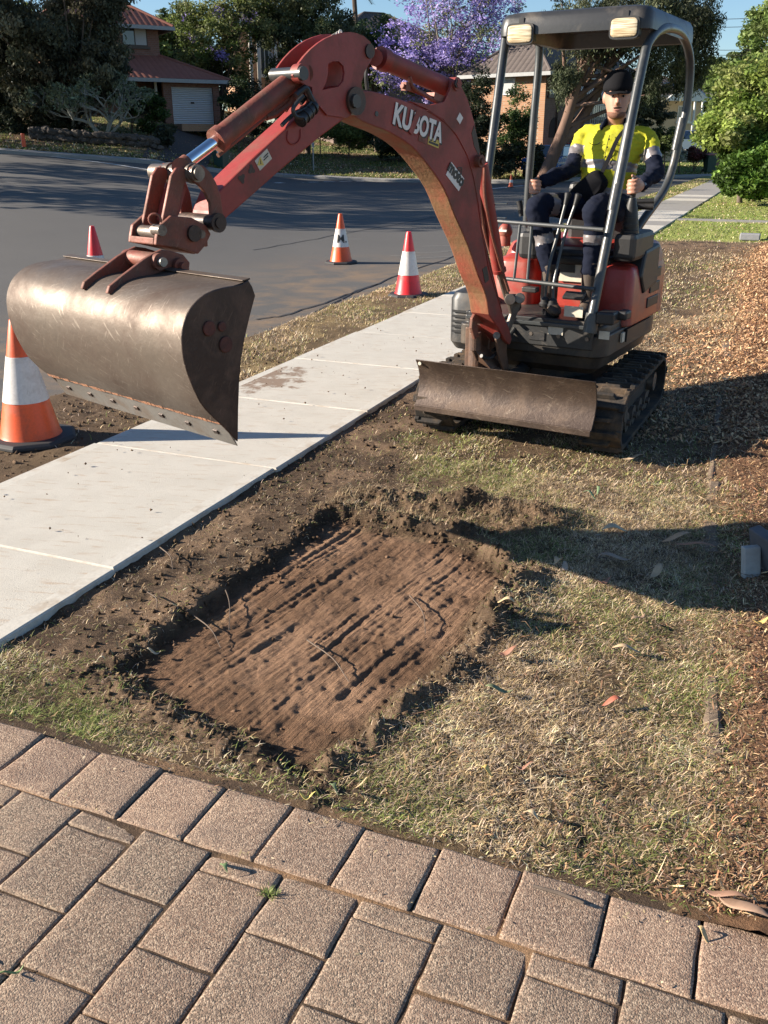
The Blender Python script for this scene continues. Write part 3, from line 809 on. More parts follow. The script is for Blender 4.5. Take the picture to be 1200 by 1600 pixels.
# seat pedestal
ped = MB(); ped.box(M(.20, .155, .80), (.30, .11, .27), AX); PED = ped.build('seat_pedestal', m_redhood, EX, bevel=.02)
q = hp(898, 426, .225); m = MB(); m.box(q, (.20, .008, .11), AX); m.build('access_panel', m_label, PED, bevel=.002)
q = hp(886, 419, .231); m = MB(); m.box(q, (.10, .004, .05), AX); m.build('label_decal', m_dkdecal, PED)
m = MB(); m.box(M(.20, .06, .965), (.44, .40, .055), AX); m.box(M(.2, .06, 1.0), (.40, .38, .05), AX)
seat = m.build('seat', m_plastic, EX, bevel=.02)
m = MB(); m.box(M(.20, -.20, 1.20), (.42, .10, .40), (RR, (FF - ZZ * .15) / 1.01, (ZZ + FF * .15) / 1.01)); m.build('seat_back', m_plastic, EX, bevel=.035)
# right hand console (photo right) and joystick
for px_, py_, f_, nm in ((990, 292, .26, 1), (838, 292, .30, -1)):
    base = hp(px_, py_, f_)
    m = MB(); bz = base - ZZ * .06
    m.tube([bz - ZZ * .20 - FF * .02, bz - ZZ * .06, bz], [.05, .035, .02], 14)
    for k in range(4): m.tube([bz - ZZ * (.19 - .035 * k), bz - ZZ * (.175 - .035 * k)], .052 - .006 * k, 16)
    J = m.build('joystick', m_plastic, EX, smooth=True)
    m = MB(); m.tube([base - ZZ * .055, base - ZZ * .02, base + ZZ * .03, base + ZZ * .05], [.015, .020, .021, .014], 14); m.build('grip', m_plastic, J, smooth=True)
    c = bz - ZZ * .27 - FF * .12
    m = MB(); m.box(c, (.13, .42, .16), (RR, FF, ZZ)); m.build('control_console', m_plastic, EX, bevel=.03)
c = M(.50, -.02, .93)
m = MB(); m.prism([c + ZZ * .12 + FF * -.16, c + ZZ * .10 + FF * .14, c + ZZ * -.05 + FF * .20, c + ZZ * -.16 + FF * .10, c + ZZ * -.12 + FF * -.18], RR * .10)
CN = m.build('side_console', m_plastic, EX, bevel=.018)
m = MB(); q = hp(975, 386, .16); m.box(q, (.06, .006, .05), AX); m.build('label_decal', m_label, CN)
m = MB(); q = hp(992, 368, .12); m.tube([q + ZZ * .03, q, q - ZZ * .03 + FF * .01], [.008, .013, .011]); m.build('release_lever', plain('red_plastic', (.55, .03, .02), .4), CN, smooth=True)
# armrest
m = MB(); a_ = hp(955, 316, .1); b2 = hp(1022, 314, .05); m.tube([a_, b2], .016); m.tube([a_ - ZZ * .02, b2 - ZZ * .03], .02); m.build('armrest', m_plastic, EX, smooth=True)

# guard rail and canopy
def smooth_path(P, n=6):
    P = [np.array(p) for p in P]; o = []
    Q = [2 * P[0] - P[1]] + P + [2 * P[-1] - P[-2]]
    for i in range(1, len(Q) - 2):
        for k in range(n):
            t = k / n; a, b, c, d = Q[i - 1], Q[i], Q[i + 1], Q[i + 2]
            o.append(.5 * ((2 * b) + (c - a) * t + (2 * a - 5 * b + 4 * c - d) * t * t + (3 * b - 3 * c + d - a) * t ** 3))
    o.append(P[-1]); return o
fb = .70
pFRb, pFRm, pFRt = hp(923, 505, fb), hp(967, 285, .45), hp(1003, 105, .23)
p4 = hp(1016, 62, .14); p5 = hp(1040, 44, -.1); p6 = hp(1066, 55, -.5); p7 = hp(1078, 95, -.72); p8 = hp(1074, 160, -.76); p9 = hp(1051, 262, -.70); p10 = hp(1036, 300, -.60); p11 = hp(1004, 345, -.40); p12 = hp(985, 375, -.3)
m = MB(); m.tube(smooth_path([pFRb, (pFRb + pFRm) / 2, pFRm, pFRt, p4, p5, p6, p7, p8, (p8 + p9) / 2, p9, p10, p11, p12], 6), .0265, 14)
m.build('canopy_frame', m_tube, EX, smooth=True)
m = MB(); m.tube([hp(957, 330, .5), hp(984, 195, .335)], .0305, 14); m.build('frame_sleeve', m_tube, EX, smooth=True)
m = MB(); m.tube([hp(927, 490, .68), hp(921, 520, .70)], .040, 16); m.build('frame_foot', m_tube, EX, smooth=True)
m = MB(); m.tube([hp(1056, 235, -.72), hp(1067, 185, -.75)], .0305, 14); m.build('frame_sleeve', m_tube, EX, smooth=True)
pl0 = hp(757, 312, .52); pl1 = hp(790, 60, .17)
lowl = pl0 + (pl0 - pl1) * .52
bl0 = hp(826, 285, -.62); bl1 = hp(843, 78, -.66)
m = MB(); m.tube(smooth_path([lowl, pl0, pl0 * .5 + pl1 * .5, pl1, pl1 + ZZ * .05 - FF * .04, pl1 * .6 + bl1 * .4 + ZZ * .06, bl1 + ZZ * .05 + FF * .08, bl1, bl0 * .5 + bl1 * .5, bl0, bl0 - ZZ * .3], 6), .0265, 14)
m.build('canopy_frame', m_tube, EX, smooth=True)
m = MB(); a_, b2 = hp(769, 345, .52), hp(943, 359, .62); m.tube([a_, b2], .012, 10)
c_, d_ = hp(779, 434, .58), hp(929, 452, .67); m.tube([c_, d_], .012, 10)
for (x0, y0, x1, y1) in ((813, 349, 803, 438), (831, 350, 824, 440)):
    m.tube([hp(x0, y0, .545), hp(x1, y1, .60)], .0085, 10)
m.tube([a_, c_], .009, 10)
m.build('guard_rail', m_tube, EX, smooth=True)
# roof: a shallow moulded shell
RC = [hp(786, 45, .20), hp(1004, 30, .20)]
r0 = np.dot(RC[0] - MO, RR) - .02; r1 = np.dot(RC[1] - MO, RR) + .055
zt_ = 2.20
print('roof r', r0, r1, 'z', RC[0][2], RC[1][2])
rings = []
for zz, i_ in ((2.205, .02), (2.20, .0), (2.235, 0), (2.285, .006), (2.31, .02), (2.322, .06), (2.328, .14)):
    rings.append([M(x, y, zz + .0 * y) for x, y in rr_outline(r0 + i_, r1 - i_, -.80 + i_, .24 - i_, [.07, .07, .10, .10])])
m = MB(); m.loft(rings[:], cap=False)
n_r = len(rings[0]); o_ = len(m.v); m.add(rings[-1], [tuple(range(n_r))]);
ins = [[M(x, y, zz) for x, y in rr_outline(r0 + i_, r1 - i_, -.80 + i_, .24 - i_, [.06, .06, .09, .09])] for zz, i_ in ((2.205, .02), (2.24, .035), (2.29, .05))]
m.loft(ins, cap=False); m.add(ins[-1], [tuple(range(n_r))])
ROOF = m.build('canopy_roof', m_black, EX, smooth=True, angle=50)
for px_, py_ in ((812, 53), (975, 43)):
    q = hp(px_, py_, .255)
    rings = [[q + RR * (x * (.083)) + FF * dz + ZZ * (y * .056) for x, y in [(math.copysign(abs(math.cos(a)) ** .35, math.cos(a)), math.copysign(abs(math.sin(a)) ** .35, math.sin(a))) for a in np.linspace(0, 2 * math.pi, 33)[:-1]]] for dz in (-.05, -.01, 0)]
    m = MB(); m.loft(rings); m.box(q - FF * .03 + ZZ * .06, (.03, .03, .05), AX); L_ = m.build('work_light', m_plastic, EX, smooth=True)
    rings = [[q + RR * (x * sx) + FF * dz + ZZ * (y * sy) for x, y in [(math.copysign(abs(math.cos(a)) ** .35, math.cos(a)), math.copysign(abs(math.sin(a)) ** .35, math.sin(a))) for a in np.linspace(0, 2 * math.pi, 33)[:-1]]] for dz, sx, sy in ((0, .074, .047), (.006, .072, .045), (.010, .06, .035))]
    m = MB(); m.loft(rings); m.build('lens', m_lens, L_, smooth=True, angle=50)

# travel levers, pedals
for (kx, ky, mx, my, lx, ly, bx, by) in ((887, 306, 873, 360, 857, 421, 852, 466), (903, 308, 881, 373, 866, 440, 864, 468)):
    m = MB(); P_l = [hp(kx, ky, .40), hp(mx, my, .44), hp(lx, ly, .52), hp(bx, by, .54)]
    m.tube(smooth_path(P_l, 5), .0095, 10); LV = m.build('travel_lever', m_tube, EX, smooth=True)
    m = MB(); d_ = P_l[0] - P_l[1]; d_ /= np.linalg.norm(d_); m.tube([P_l[0] - d_ * .05, P_l[0] - d_ * .02, P_l[0] + d_ * .012, P_l[0] + d_ * .02], [.012, .015, .021, .014], 14); m.build('knob', m_plastic, LV, smooth=True)
    m = MB(); b2 = P_l[-1]; m.tube([b2 - ZZ * .05, b2 - ZZ * .03, b2 - ZZ * .02, b2 - ZZ * .005, b2 + ZZ * .01], [.032, .034, .026, .026, .014], 14); m.build('rubber_boot', m_plastic, LV, smooth=True)
m = MB(); m.box(hp(897, 462, .6), (.12, .07, .02), (RR, (FF - ZZ * .4) / 1.077, (ZZ + FF * .4) / 1.077)); m.build('foot_pedal', m_grey, EX, bevel=.006)
m = MB(); m.box(hp(829, 452, .6), (.09, .06, .03), AX); m.build('foot_pedal', m_grey, EX, bevel=.006)
for px_, py_, a_, b2 in ((896, 487, .11, .06), (868, 517, .09, .045), (944, 524, .06, .045)):
    m = MB(); m.box(hp(px_, py_, .674), (a_, .004, b2), AX); m.build('label_decal', m_label, EX)
m = MB(); m.box(hp(838, 525, .674), (.10, .006, .045), AX); m.build('label_decal', m_black, EX)
m = MB(); m.box(hp(950, 496, .66), (.10, .12, .07), AX); m.box(hp(975, 492, .58), (.06, .10, .05), AX); m.build('step_block', m_plastic, EX, bevel=.012)
# small blade lever with plate, left of the rail
m = MB(); a_ = hp(772, 345, .2); m.tube([a_, a_ + ZZ * .11], .004, 8); m.box(a_ + ZZ * .105 + RR * .03, (.11, .02, .006), AX); m.box(a_ + ZZ * .02 + RR * .03, (.10, .02, .006), AX); m.build('mirror_bracket', m_tube, EX)
m = MB(); a_ = hp(813, 322, .12); m.tube([a_ + ZZ * .03 - RR * .01, a_, a_ - ZZ * .06 + RR * .01], [.02, .018, .014], 12); m.build('blade_lever', m_plastic, EX, smooth=True)

# ------------------------------------------------------------------ boom, arm, bucket (one swung plane)
UD = V3(-.658, -.753, 0); UD /= np.linalg.norm(UD); WD = V3(-UD[1], UD[0], 0)     # WD: toward the camera's right / nearer side
if WD[0] < 0: WD = -WD
P0 = hp(770, 520, .92)
BT, AT = .125, .115
def bp(px, py, off=0.): return onP(px, py, P0 + WD * off, WD)       # off: offset of the plane along WD
def px_poly(pts, off): return [bp(x, y, off) for x, y in pts]
# boom body
low = [(545, 176), (561, 187), (575, 194), (610, 208), (645, 231), (673, 264), (694, 295.5), (711, 337.5), (731, 383), (746.5, 428.5), (759, 460), (764, 491.5)]
foot = [(778, 512), (790, 532), (797, 539), (800, 530), (797, 516), (785, 488)]
up = [(774.5, 453), (764, 410), (753.5, 355), (748, 320), (741, 280), (731, 245), (714, 212), (693, 188), (668, 172), (640, 160), (610, 150), (580, 142), (561, 141.5), (548, 146), (541, 158)]
def densify(pts, k=4):
    return [tuple(p) for p in smooth_path([V3(x, y, 0) for x, y in pts], k)]
lowd = [(p[0], p[1]) for p in densify(low, 3)]
upd = [(p[0], p[1]) for p in densify(up, 3)]
body = lowd + foot + upd
m = MB(); o0 = BT / 2
n_low = len(lowd)
m.prism(px_poly(body, o0), -WD * BT)
# underside faces take the mud-worn finish
nb = len(body)
for i in range(n_low - 1): m.mi[2 + i] = 1
BOOM = m.build('boom', [m_red, m_worn], EX, bevel=.006)
# raised web plate along the outer (upper) side of the boom
web = [(785, 488), (774.5, 453), (764, 418), (753.5, 355), (750, 299), (753.5, 264), (750, 236), (741, 190.5), (731, 155.5), (724, 141.5), (719, 131), (713, 126), (706, 128), (703, 140), (694, 159), (673, 164), (655.5, 161), (640, 158), (668, 171), (693, 187), (714, 211), (731, 244), (741, 280), (748, 320), (753, 360), (765, 418)]
m = MB()
hole = [(741, 196), (737, 208), (741, 228), (748, 243), (750, 236), (746, 215)]
for off in (BT / 2 + .004, -BT / 2 + .010): m.prism(px_poly(web, off), -WD * .014)
m.build('boom_web', m_red, EX, bevel=.003)
m = MB(); m.prism(px_poly(hole, BT / 2 + .0055), -WD * .006); m.build('slot', m_plate, BOOM)
# second fillet line: a weld band under the web
m = MB(); wl = [(668, 173), (693, 189.5), (714, 213), (731, 246), (741, 282), (748, 322), (753, 362), (763, 412)]
m.tube(smooth_path(px_poly(wl, BT / 2), 4), .004, 6); m.build('weld', m_red, BOOM, smooth=True)
# bosses / pins
def pin(px, py, r, o_a, o_b, name, mat, parent, seg=24, capr=None):
    m = MB(); a = bp(px, py, o_a); d = WD * (o_b - o_a); m.cyl(a, a + d, r, seg)
    if capr: m.cyl(a + WD * .006, a + WD * .012, capr, 6)
    return m.build(name, mat, parent, smooth=True)
pin(715, 131, .030, BT / 2 + .012, -BT / 2 - .012, 'boss', m_red, BOOM, capr=.02)
pin(715, 131, .016, BT / 2 + .022, BT / 2, 'pin', m_plate, BOOM)
pin(558, 158, .056, BT / 2 + .018, -BT / 2 - .02, 'boss', m_plate, BOOM)
pin(558, 158, .028, BT / 2 + .034, BT / 2, 'pin', m_black, BOOM, 8)
pin(589, 178, .011, BT / 2 + .003, BT / 2, 'bolt_hole', m_black, BOOM)
pin(753, 252, .030, BT / 2 + .035, BT / 2, 'boss', m_rust, BOOM, capr=.018)
# foot opening of the boom and swing bracket
m = MB(); m.prism(px_poly([(738, 490), (760, 494), (779, 515), (776, 522), (768, 520), (752, 506), (742, 505), (744, 525), (738, 530), (733, 512), (734, 497)], BT / 2 - .11), WD * .02); m.build('foot_cheek', m_rust, EX, bevel=.004)
SB = MB()
c0 = hp(752, 505, .86)
SB.prism([bp(740, 505, -.10), bp(735, 520, -.10), bp(735, 545, -.10), bp(742, 563, -.10), bp(755, 565, -.10), bp(760, 530, -.10), bp(752, 510, -.10)], WD * .018)
SB.prism([bp(778, 512, .02), bp(772, 530, .02), bp(777, 560, .02), bp(783, 578, .02), bp(792, 577, .02), bp(788, 548, .02), bp(790, 525, .02)], WD * .018)
SB.prism([bp(735, 540, -.10), bp(740, 533, -.10), bp(757, 548, -.06), bp(775, 573, 0), bp(790, 577, .04), bp(768, 579, 0), bp(748, 566, -.08)], -UD * .05)
SB.cyl(bp(738, 548, -.08) - UD * .03, bp(738, 520, -.08) - UD * .03, .035)
SB.cyl(M(-.16, .80, .36), M(-.16, .80, .62), .055)
SB.box(M(-.16, .72, .49), (.16, .18, .24), AX)
SB.build('swing_bracket', m_brownst, EX, bevel=.005)
m = MB(); m.cyl(bp(776, 524, BT / 2 + .01), bp(776, 524, -BT / 2 - .03), .020); m.build('boom_foot_pin', m_pin, EX, smooth=True)
# lift cylinder beside the boom: barrel high, rod low
BC = MB(); a_, b2 = bp(752, 256, -.0) - UD * .0, bp(779, 420, 0.) 
BC.tube([a_, b2], .036, 18); BC.tube([b2, b2 + (b2 - a_) * .03], .042, 18)
BCO = BC.build('boom_cylinder', m_red, EX, smooth=True)
c_ = bp(793, 468, 0.)
m = MB(); m.tube([b2, c_], .019, 14); m.build('rod', m_pin, BCO, smooth=True)
m = MB(); m.cyl(bp(797, 468, .07), bp(797, 468, -.07), .032, 20); 
a_ = bp(797, 468, .05); m.prism([bp(789, 459, .03), bp(806, 459, .03), bp(812, 470, .03), bp(798, 505, .03), bp(790, 523, .03), bp(786, 520, .03), bp(795, 490, .03)], WD * .02)
m.cyl(bp(812, 466, .10), bp(812, 466, .0), .030, 20)
m.build('cylinder_yoke', m_pin, EX, bevel=.004)
# hoses hugging the boom
m = MB(); m.tube(smooth_path(px_poly([(754, 262), (750, 300), (755, 350), (768, 400), (784, 440), (800, 475)], -.02), 5), .009, 8)
m.tube(smooth_path(px_poly([(757, 262), (757, 300), (765, 350), (778, 400), (795, 455)], .035), 5), .008, 8); m.build('hydraulic_hose', m_rust, EX, smooth=True)

# arm cylinder on top of the boom
a_, b2 = bp(584, 87, 0), bp(703, 138, 0); dv = (b2 - a_) / np.linalg.norm(b2 - a_)
m = MB(); m.tube([a_ + dv * .05, b2], .042, 20); m.tube([a_ + dv * .035, a_ + dv * .085], .049, 20); m.cyl(bp(586, 90, .05), bp(586, 90, -.05), .034, 20)
ACO = m.build('arm_cylinder', m_red, EX, smooth=True)
m = MB(); m.tube([a_ - dv * .03, a_ + dv * .05], .024, 14); m.build('rod', m_chrome, ACO, smooth=True)
m = MB()
m.tube(smooth_path(px_poly([(628, 134), (640, 139), (660, 146), (676, 155), (690, 156)], .03), 4), .011, 8)
m.tube(smooth_path(px_poly([(640, 120), (645, 136), (665, 150), (690, 163)], .045), 4), .009, 8)
m.box(bp(634, 135, .03), (.03, .03, .035), (UD, WD, ZZ)); m.box(bp(680, 153, .03), (.08, .05, .03), (dv, WD, np.cross(dv, WD)))
m.build('hydraulic_hose', m_rust, EX, smooth=True)
m = MB(); m.tube(smooth_path([bp(560, 165, -.03), bp(575, 185, -.05), bp(600, 200, -.03)], 5), .009, 8)
m.tube(smooth_path(px_poly([(578, 90), (572, 115), (574, 140)], -.03), 5), .009, 8); m.build('hydraulic_hose', m_hose, EX, smooth=True)

# arm: boxed lower part, twin bellcrank plates above
armb = [(574, 150), (566, 172), (541, 184), (496.7, 217), (433, 271), (372, 325), (357, 337.7), (347, 347), (338, 352), (328, 346), (330, 330), (341.5, 299.7), (400, 243), (455, 193), (478, 170), (492, 154), (508, 147), (530, 141), (545, 133), (560, 136)]
m = MB(); m.prism(px_poly(armb, AT / 2), -WD * AT)
ARM = m.build('arm', [m_red], EX, bevel=.006)
arc = [(456, 118), (458, 110), (466, 98), (473.7, 88), (484, 77), (496, 67), (507, 60), (518.7, 55), (532, 51), (545, 50), (556, 52), (567, 56.5), (577, 65.6), (582, 78), (579, 94), (568, 112.5), (563, 131), (566, 150), (560, 168), (541, 184), (510, 180), (497, 165), (487, 150)]
arc2 = [(487, 150), (486, 136), (478, 134), (470, 129), (461, 126)]
outer = [(x, y) for x, y in arc + arc2]
cxh, cyh = 520, 120
hole = [(511, 100), (519, 95.5), (528, 96), (535, 103), (537, 114), (535, 127), (527, 136), (512, 138.5), (502, 141), (508, 128), (511, 115)]
def holed_plate(outer, hole, off, thick, name, mat, parent):
    cu = bpy.data.curves.new('c', 'CURVE'); cu.dimensions = '2D'; cu.fill_mode = 'BOTH'
    fr0 = bp(*outer[0], off); ex = UD; ey = ZZ; nz = np.cross(ex, ey)
    for pl in (outer, hole):
        sp = cu.splines.new('POLY'); sp.points.add(len(pl) - 1); sp.use_cyclic_u = True
        for k, (x, y) in enumerate(pl):
            q = bp(x, y, off) - fr0; sp.points[k].co = (np.dot(q, ex), np.dot(q, ey), 0, 1)
    cu.extrude = thick / 2
    o = bpy.data.objects.new('c', cu); col.objects.link(o); me = bpy.data.meshes.new_from_object(o); bpy.data.objects.remove(o)
    mm = MB(); mm.add([fr0 + ex * v.co.x + ey * v.co.y + nz * v.co.z for v in me.vertices], [tuple(p.vertices) for p in me.polygons])
    bpy.data.meshes.remove(me)
    return mm.build(name, mat, parent)
AP = .012
holed_plate(outer, hole, AT / 2 + .004, AP, 'bellcrank_plate', m_red, EX)
farp = [(456, 118), (458, 110), (466, 98), (473.7, 88), (484, 77), (496, 67), (507, 60), (518.7, 55), (532, 51), (545, 50), (556, 52), (567, 56.5), (577, 65.6), (582, 78), (579, 94), (568, 112.5), (563, 131), (560, 150), (545, 165), (497, 165), (487, 150)]
def far_px(pl, off):     # same outline, shifted across the arm
    return [bp(x, y, AT / 2) - WD * (AT / 2 - off) for x, y in pl]
mm = MB(); mm.prism(far_px(farp + arc2, -AT / 2 - .004), WD * AP); mm.build('bellcrank_plate', m_red, EX, bevel=.002)
mm = MB(); mm.prism(far_px([(461, 96), (473, 82), (486, 72), (500, 61), (520, 51), (545, 46), (560, 48), (562, 56), (545, 55), (520, 60), (500, 71), (484, 84), (470, 100)], -AT / 2 + .01), WD * .012)
# cross plates between
for x, y in ((571, 66), (481, 146)):
    mm2 = MB(); mm2.cyl(bp(x, y, AT / 2), bp(x, y, -AT / 2), .012, 10); mm2.build('spacer', m_red, ARM, smooth=True)
pin(474, 114.5, .036, AT / 2 + .03, AT / 2 - .01, 'boss', m_red, ARM); pin(475, 114.5, .026, AT / 2 + .045, -AT / 2 - .02, 'pin', m_black, ARM)
pin(579, 80, .028, AT / 2 + .018, -AT / 2 - .01, 'pin', m_plate, ARM)
# hydraulic fitting cluster on the arm side
m = MB(); a_ = bp(492, 165, AT / 2 + .01); b2 = bp(468, 190, AT / 2 + .03); m.tube([a_, a_ * .5 + b2 * .5, b2], [.02, .026, .02], 12)
for k in range(4): q = a_ + (b2 - a_) * (k + .5) / 4; m.tube([q, q + (b2 - a_) * .08], .028, 12)
m.tube(smooth_path(px_poly([(492, 165), (484, 150), (478, 138), (470, 142), (462, 150)], AT / 2 + .01), 4), .013, 8)
m.build('hose_fitting', m_hose, EX, smooth=True)
m = MB(); m.tube(smooth_path(px_poly([(455, 160), (462, 150), (475, 148), (490, 146)], .0), 4), .012, 8); m.tube(smooth_path(px_poly([(415, 183), (430, 178), (447, 166), (460, 158)], .0), 4), .014, 8); m.tube(smooth_path(px_poly([(445, 172), (452, 160), (462, 140)], .0), 4), .013, 8); m.build('hydraulic_hose', m_rust, EX, smooth=True)
m = MB(); ring = [(450, 205), (449, 218), (455, 225), (463, 224), (469, 216), (470, 202)]
m.tube(smooth_path(px_poly(ring, AT / 2 + .002), 4), .0035, 6); m.build('weld', m_red, ARM, smooth=True)

m = MB()
for o1, pts_ in ((.02, [(486, 160), (476, 170), (462, 176), (450, 186), (440, 196)]), (-.03, [(500, 148), (490, 136), (482, 140), (478, 152), (470, 162)]), (.045, [(474, 150), (466, 158), (458, 170), (462, 182), (474, 184)])): m.tube(smooth_path(px_poly(pts_, AT / 2 + o1), 4), .0085, 8)
m.build('hydraulic_hose', m_hose, EX, smooth=True)
m = MB()
for o1, pts_ in ((-.05, [(786, 500), (800, 490), (812, 480), (806, 462)]), (-.02, [(770, 548), (784, 536), (800, 520), (812, 500)]), (.0, [(752, 556), (764, 560), (780, 548), (792, 532)])): m.tube(smooth_path(px_poly(pts_, o1), 4), .011, 8)
m.build('hydraulic_hose', m_hose, EX, smooth=True)
# bucket cylinder
a_, b2 = bp(462, 121, 0), bp(339, 219, 0); dv = (b2 - a_) / np.linalg.norm(b2 - a_)
m = MB(); m.tube([a_, b2], .041, 22); m.tube([b2 - dv * .028, b2 + dv * .006], .047, 22); m.cyl(bp(474, 114.5, .05), bp(474, 114.5, -.05), .04, 20)
m.tube([a_ + dv * .05 - V3(0, 0, .055), b2 - V3(0, 0, .055)], .009, 8)
UC = m.build('bucket_cylinder', m_rust, EX, smooth=True)
c_ = bp(279, 264, 0)
m = MB(); m.tube([b2, c_], .023, 18); m.build('rod', m_chrome, UC, smooth=True)
m = MB(); m.tube([c_ - dv * .05, c_], .03, 16); m.cyl(bp(283, 262, .04), bp(283, 262, -.05), .035, 20); m.build('rod_eye', m_rust, UC, smooth=True)

# link pin barrel
LW = .215
LK = MB(); cA = bp(309, 271, .09); 
LK.cyl(cA, cA - WD * .27, .031, 24); LK.cyl(cA - WD * .02, cA - WD * .035, .037, 24); LK.cyl(cA - WD * .15, cA - WD * .175, .037, 24); LK.cyl(cA + WD * .001, cA + WD * .012, .024, 20)
LK.build('link_pin', m_pin, EX, smooth=True)
# curved side links
ol = [(306, 256), (317, 258), (328, 268), (338, 285), (345, 305), (348, 325), (350, 345), (344, 357), (334, 358), (327, 350), (330, 335), (329, 318), (322, 303), (313, 291), (303, 283), (297, 272), (298, 262)]
for off, nm in ((.085, 'near'), (-.10, 'far')):
    mm = MB(); q = [bp(x, y, .085) - WD * (.085 - off) for x, y in ol]; mm.prism(q, -WD * .018)
    mm.build('curved_link', m_rust, EX, bevel=.004)
m = MB(); q = bp(339, 348, .10); m.cyl(q, q - WD * .22, .030, 24); m.cyl(q + WD * .0, q + WD * .014, .036, 20); m.cyl(q + WD * .013, q + WD * .02, .02, 20); m.build('link_pin', m_plate, EX, smooth=True)
# H link down to coupler
for off in (.06, -.055):
    mm = MB(); ol = [(288, 262), (276, 262), (268, 275), (262, 305), (256, 335), (251, 358), (254, 372), (264, 374), (272, 360), (280, 325), (288, 290), (294, 272)]
    q = [bp(x, y, .06) - WD * (.06 - off) for x, y in ol]; mm.prism(q, -WD * .016); mm.build('coupler_link', m_rust, EX, bevel=.004)
mm = MB(); q = [bp(x, y, .0) for x, y in [(272, 285), (283, 290), (272, 330), (262, 350), (256, 345), (262, 315)]]; mm.prism([p - WD * .05 for p in q], WD * .09); mm.build('link_web', m_red, EX, bevel=.004)
m = MB(); q = bp(259, 365, .085); m.cyl(q, q - WD * .17, .024, 20); m.build('link_pin', m_pin, EX, smooth=True)

# quick coupler
QC = MB()
ol = [(248, 355), (268, 337), (300, 340), (322, 352), (330, 366), (322, 383), (310, 397), (282, 388), (244, 383), (245, 372)]
for off in (.088, -.07): QC.prism([bp(x, y, .088) - WD * (.088 - off) for x, y in ol], -WD * .018)
ol2 = [(244, 372), (244, 383), (310, 398), (312, 388)]
QC.prism([bp(x, y, .088) - WD * .017 for x, y in ol2], -WD * .142)
QC.box(bp(290, 375, -.0), (.12, .12, .05), (UD, WD, ZZ))
QCO = QC.build('quick_coupler', m_rust, EX, bevel=.004)
for x, y, r, mt in ((305, 365, .030, m_plate), (316, 366, .016, m_pin), (254, 360, .02, m_pin)):
    m = MB(); q = bp(x, y, .10); m.cyl(q, q - WD * (.05 if r < .03 else .2), r, 20); m.build('pin', mt, QCO, smooth=True)
m = MB(); q = bp(242, 343, .07); m.tube([q + V3(.022 * math.cos(a), 0, .02 * math.sin(a)) for a in np.linspace(-.5, 4.2, 12)], .0045, 8); m.build('spring_clip', m_rust, QCO, smooth=True)

# bucket: curved shell, side plates, lip, cutting edge, ears
BK0 = P0 + WD * 0
BWD = 1.00
near_off = .47
side_px = [(387, 437.7), (398, 461.5), (381.5, 528), (373, 598), (371, 690), (345, 663), (315, 633), (297.5, 598), (285, 556), (283, 524.5), (289, 496.5), (304.5, 472), (329, 454.5), (364, 447.5)]
NO, BWD = .55, 1.12
shell_px = [(391, 437), (364, 446.5), (345, 450), (329, 455), (316, 462), (304.5, 472), (295, 484), (289, 496.5), (285, 510), (283, 524.5), (283.3, 540), (285, 556), (290, 577), (297.5, 598), (306, 617), (315, 633), (330, 650), (345, 663)]
pth = [bp(q[0], q[1], NO) for q in densify(shell_px, 3)]
ctr = bp(345, 560, NO)
inn = []
for i, p in enumerate(pth):
    t = pth[min(i + 1, len(pth) - 1)] - pth[max(i - 1, 0)]; nn = np.cross(t, WD); nn /= np.linalg.norm(nn)
    if np.dot(nn, ctr - p) < 0: nn = -nn
    inn.append(p + nn * .010)
m = MB()
NW = 12
rows = [[p - WD * BWD * k / NW for p in pth] for k in range(NW + 1)]; rows_i = [[p - WD * BWD * k / NW for p in inn] for k in range(NW + 1)]
def sheet(rws, flip):
    n = len(rws[0]); vs = [p for r in rws for p in r]; fs = []
    for j in range(len(rws) - 1):
        for i in range(n - 1):
            q = (j * n + i, j * n + i + 1, (j + 1) * n + i + 1, (j + 1) * n + i); fs.append(q[::-1] if flip else q)
    m.add(vs, fs)
sheet(rows, False); sheet(rows_i, True)
BU = m.build('bucket', m_steel, EX, smooth=True, angle=60)
sp_out = [(387, 437.7), (393, 447), (398, 461.5), (390, 492), (381.5, 528), (376, 562), (373, 598), (371.5, 640), (371, 690), (345, 663), (330, 650), (315, 633), (306, 617), (297.5, 598), (290, 577), (285, 556), (283.3, 540), (283, 524.5), (285, 510), (289, 496.5), (295, 484), (304.5, 472), (316, 462), (329, 455), (345, 450), (364, 446.5), (376, 444)]
for k in (0, 1):
    m = MB(); q = [bp(x, y, NO) + WD * .004 - WD * (BWD + .004) * k for x, y in sp_out]; m.prism(q, WD * (-.012 if k == 0 else .012)); sd = m.build('side_plate', m_plate if k == 0 else m_steel, BU, bevel=.003)  # near plate gets the darker steel: its shade is put into the colour
    if k == 0:
        m = MB()
        for (x, y, r) in ((326, 513, .026), (352, 538, .028), (346, 510, .017)):
            m = MB(); c = bp(x, y, NO + .004); m.cyl(c, c + WD * .007, r, 20)
            m.build('boss', m_rustd, sd, bevel=.006)
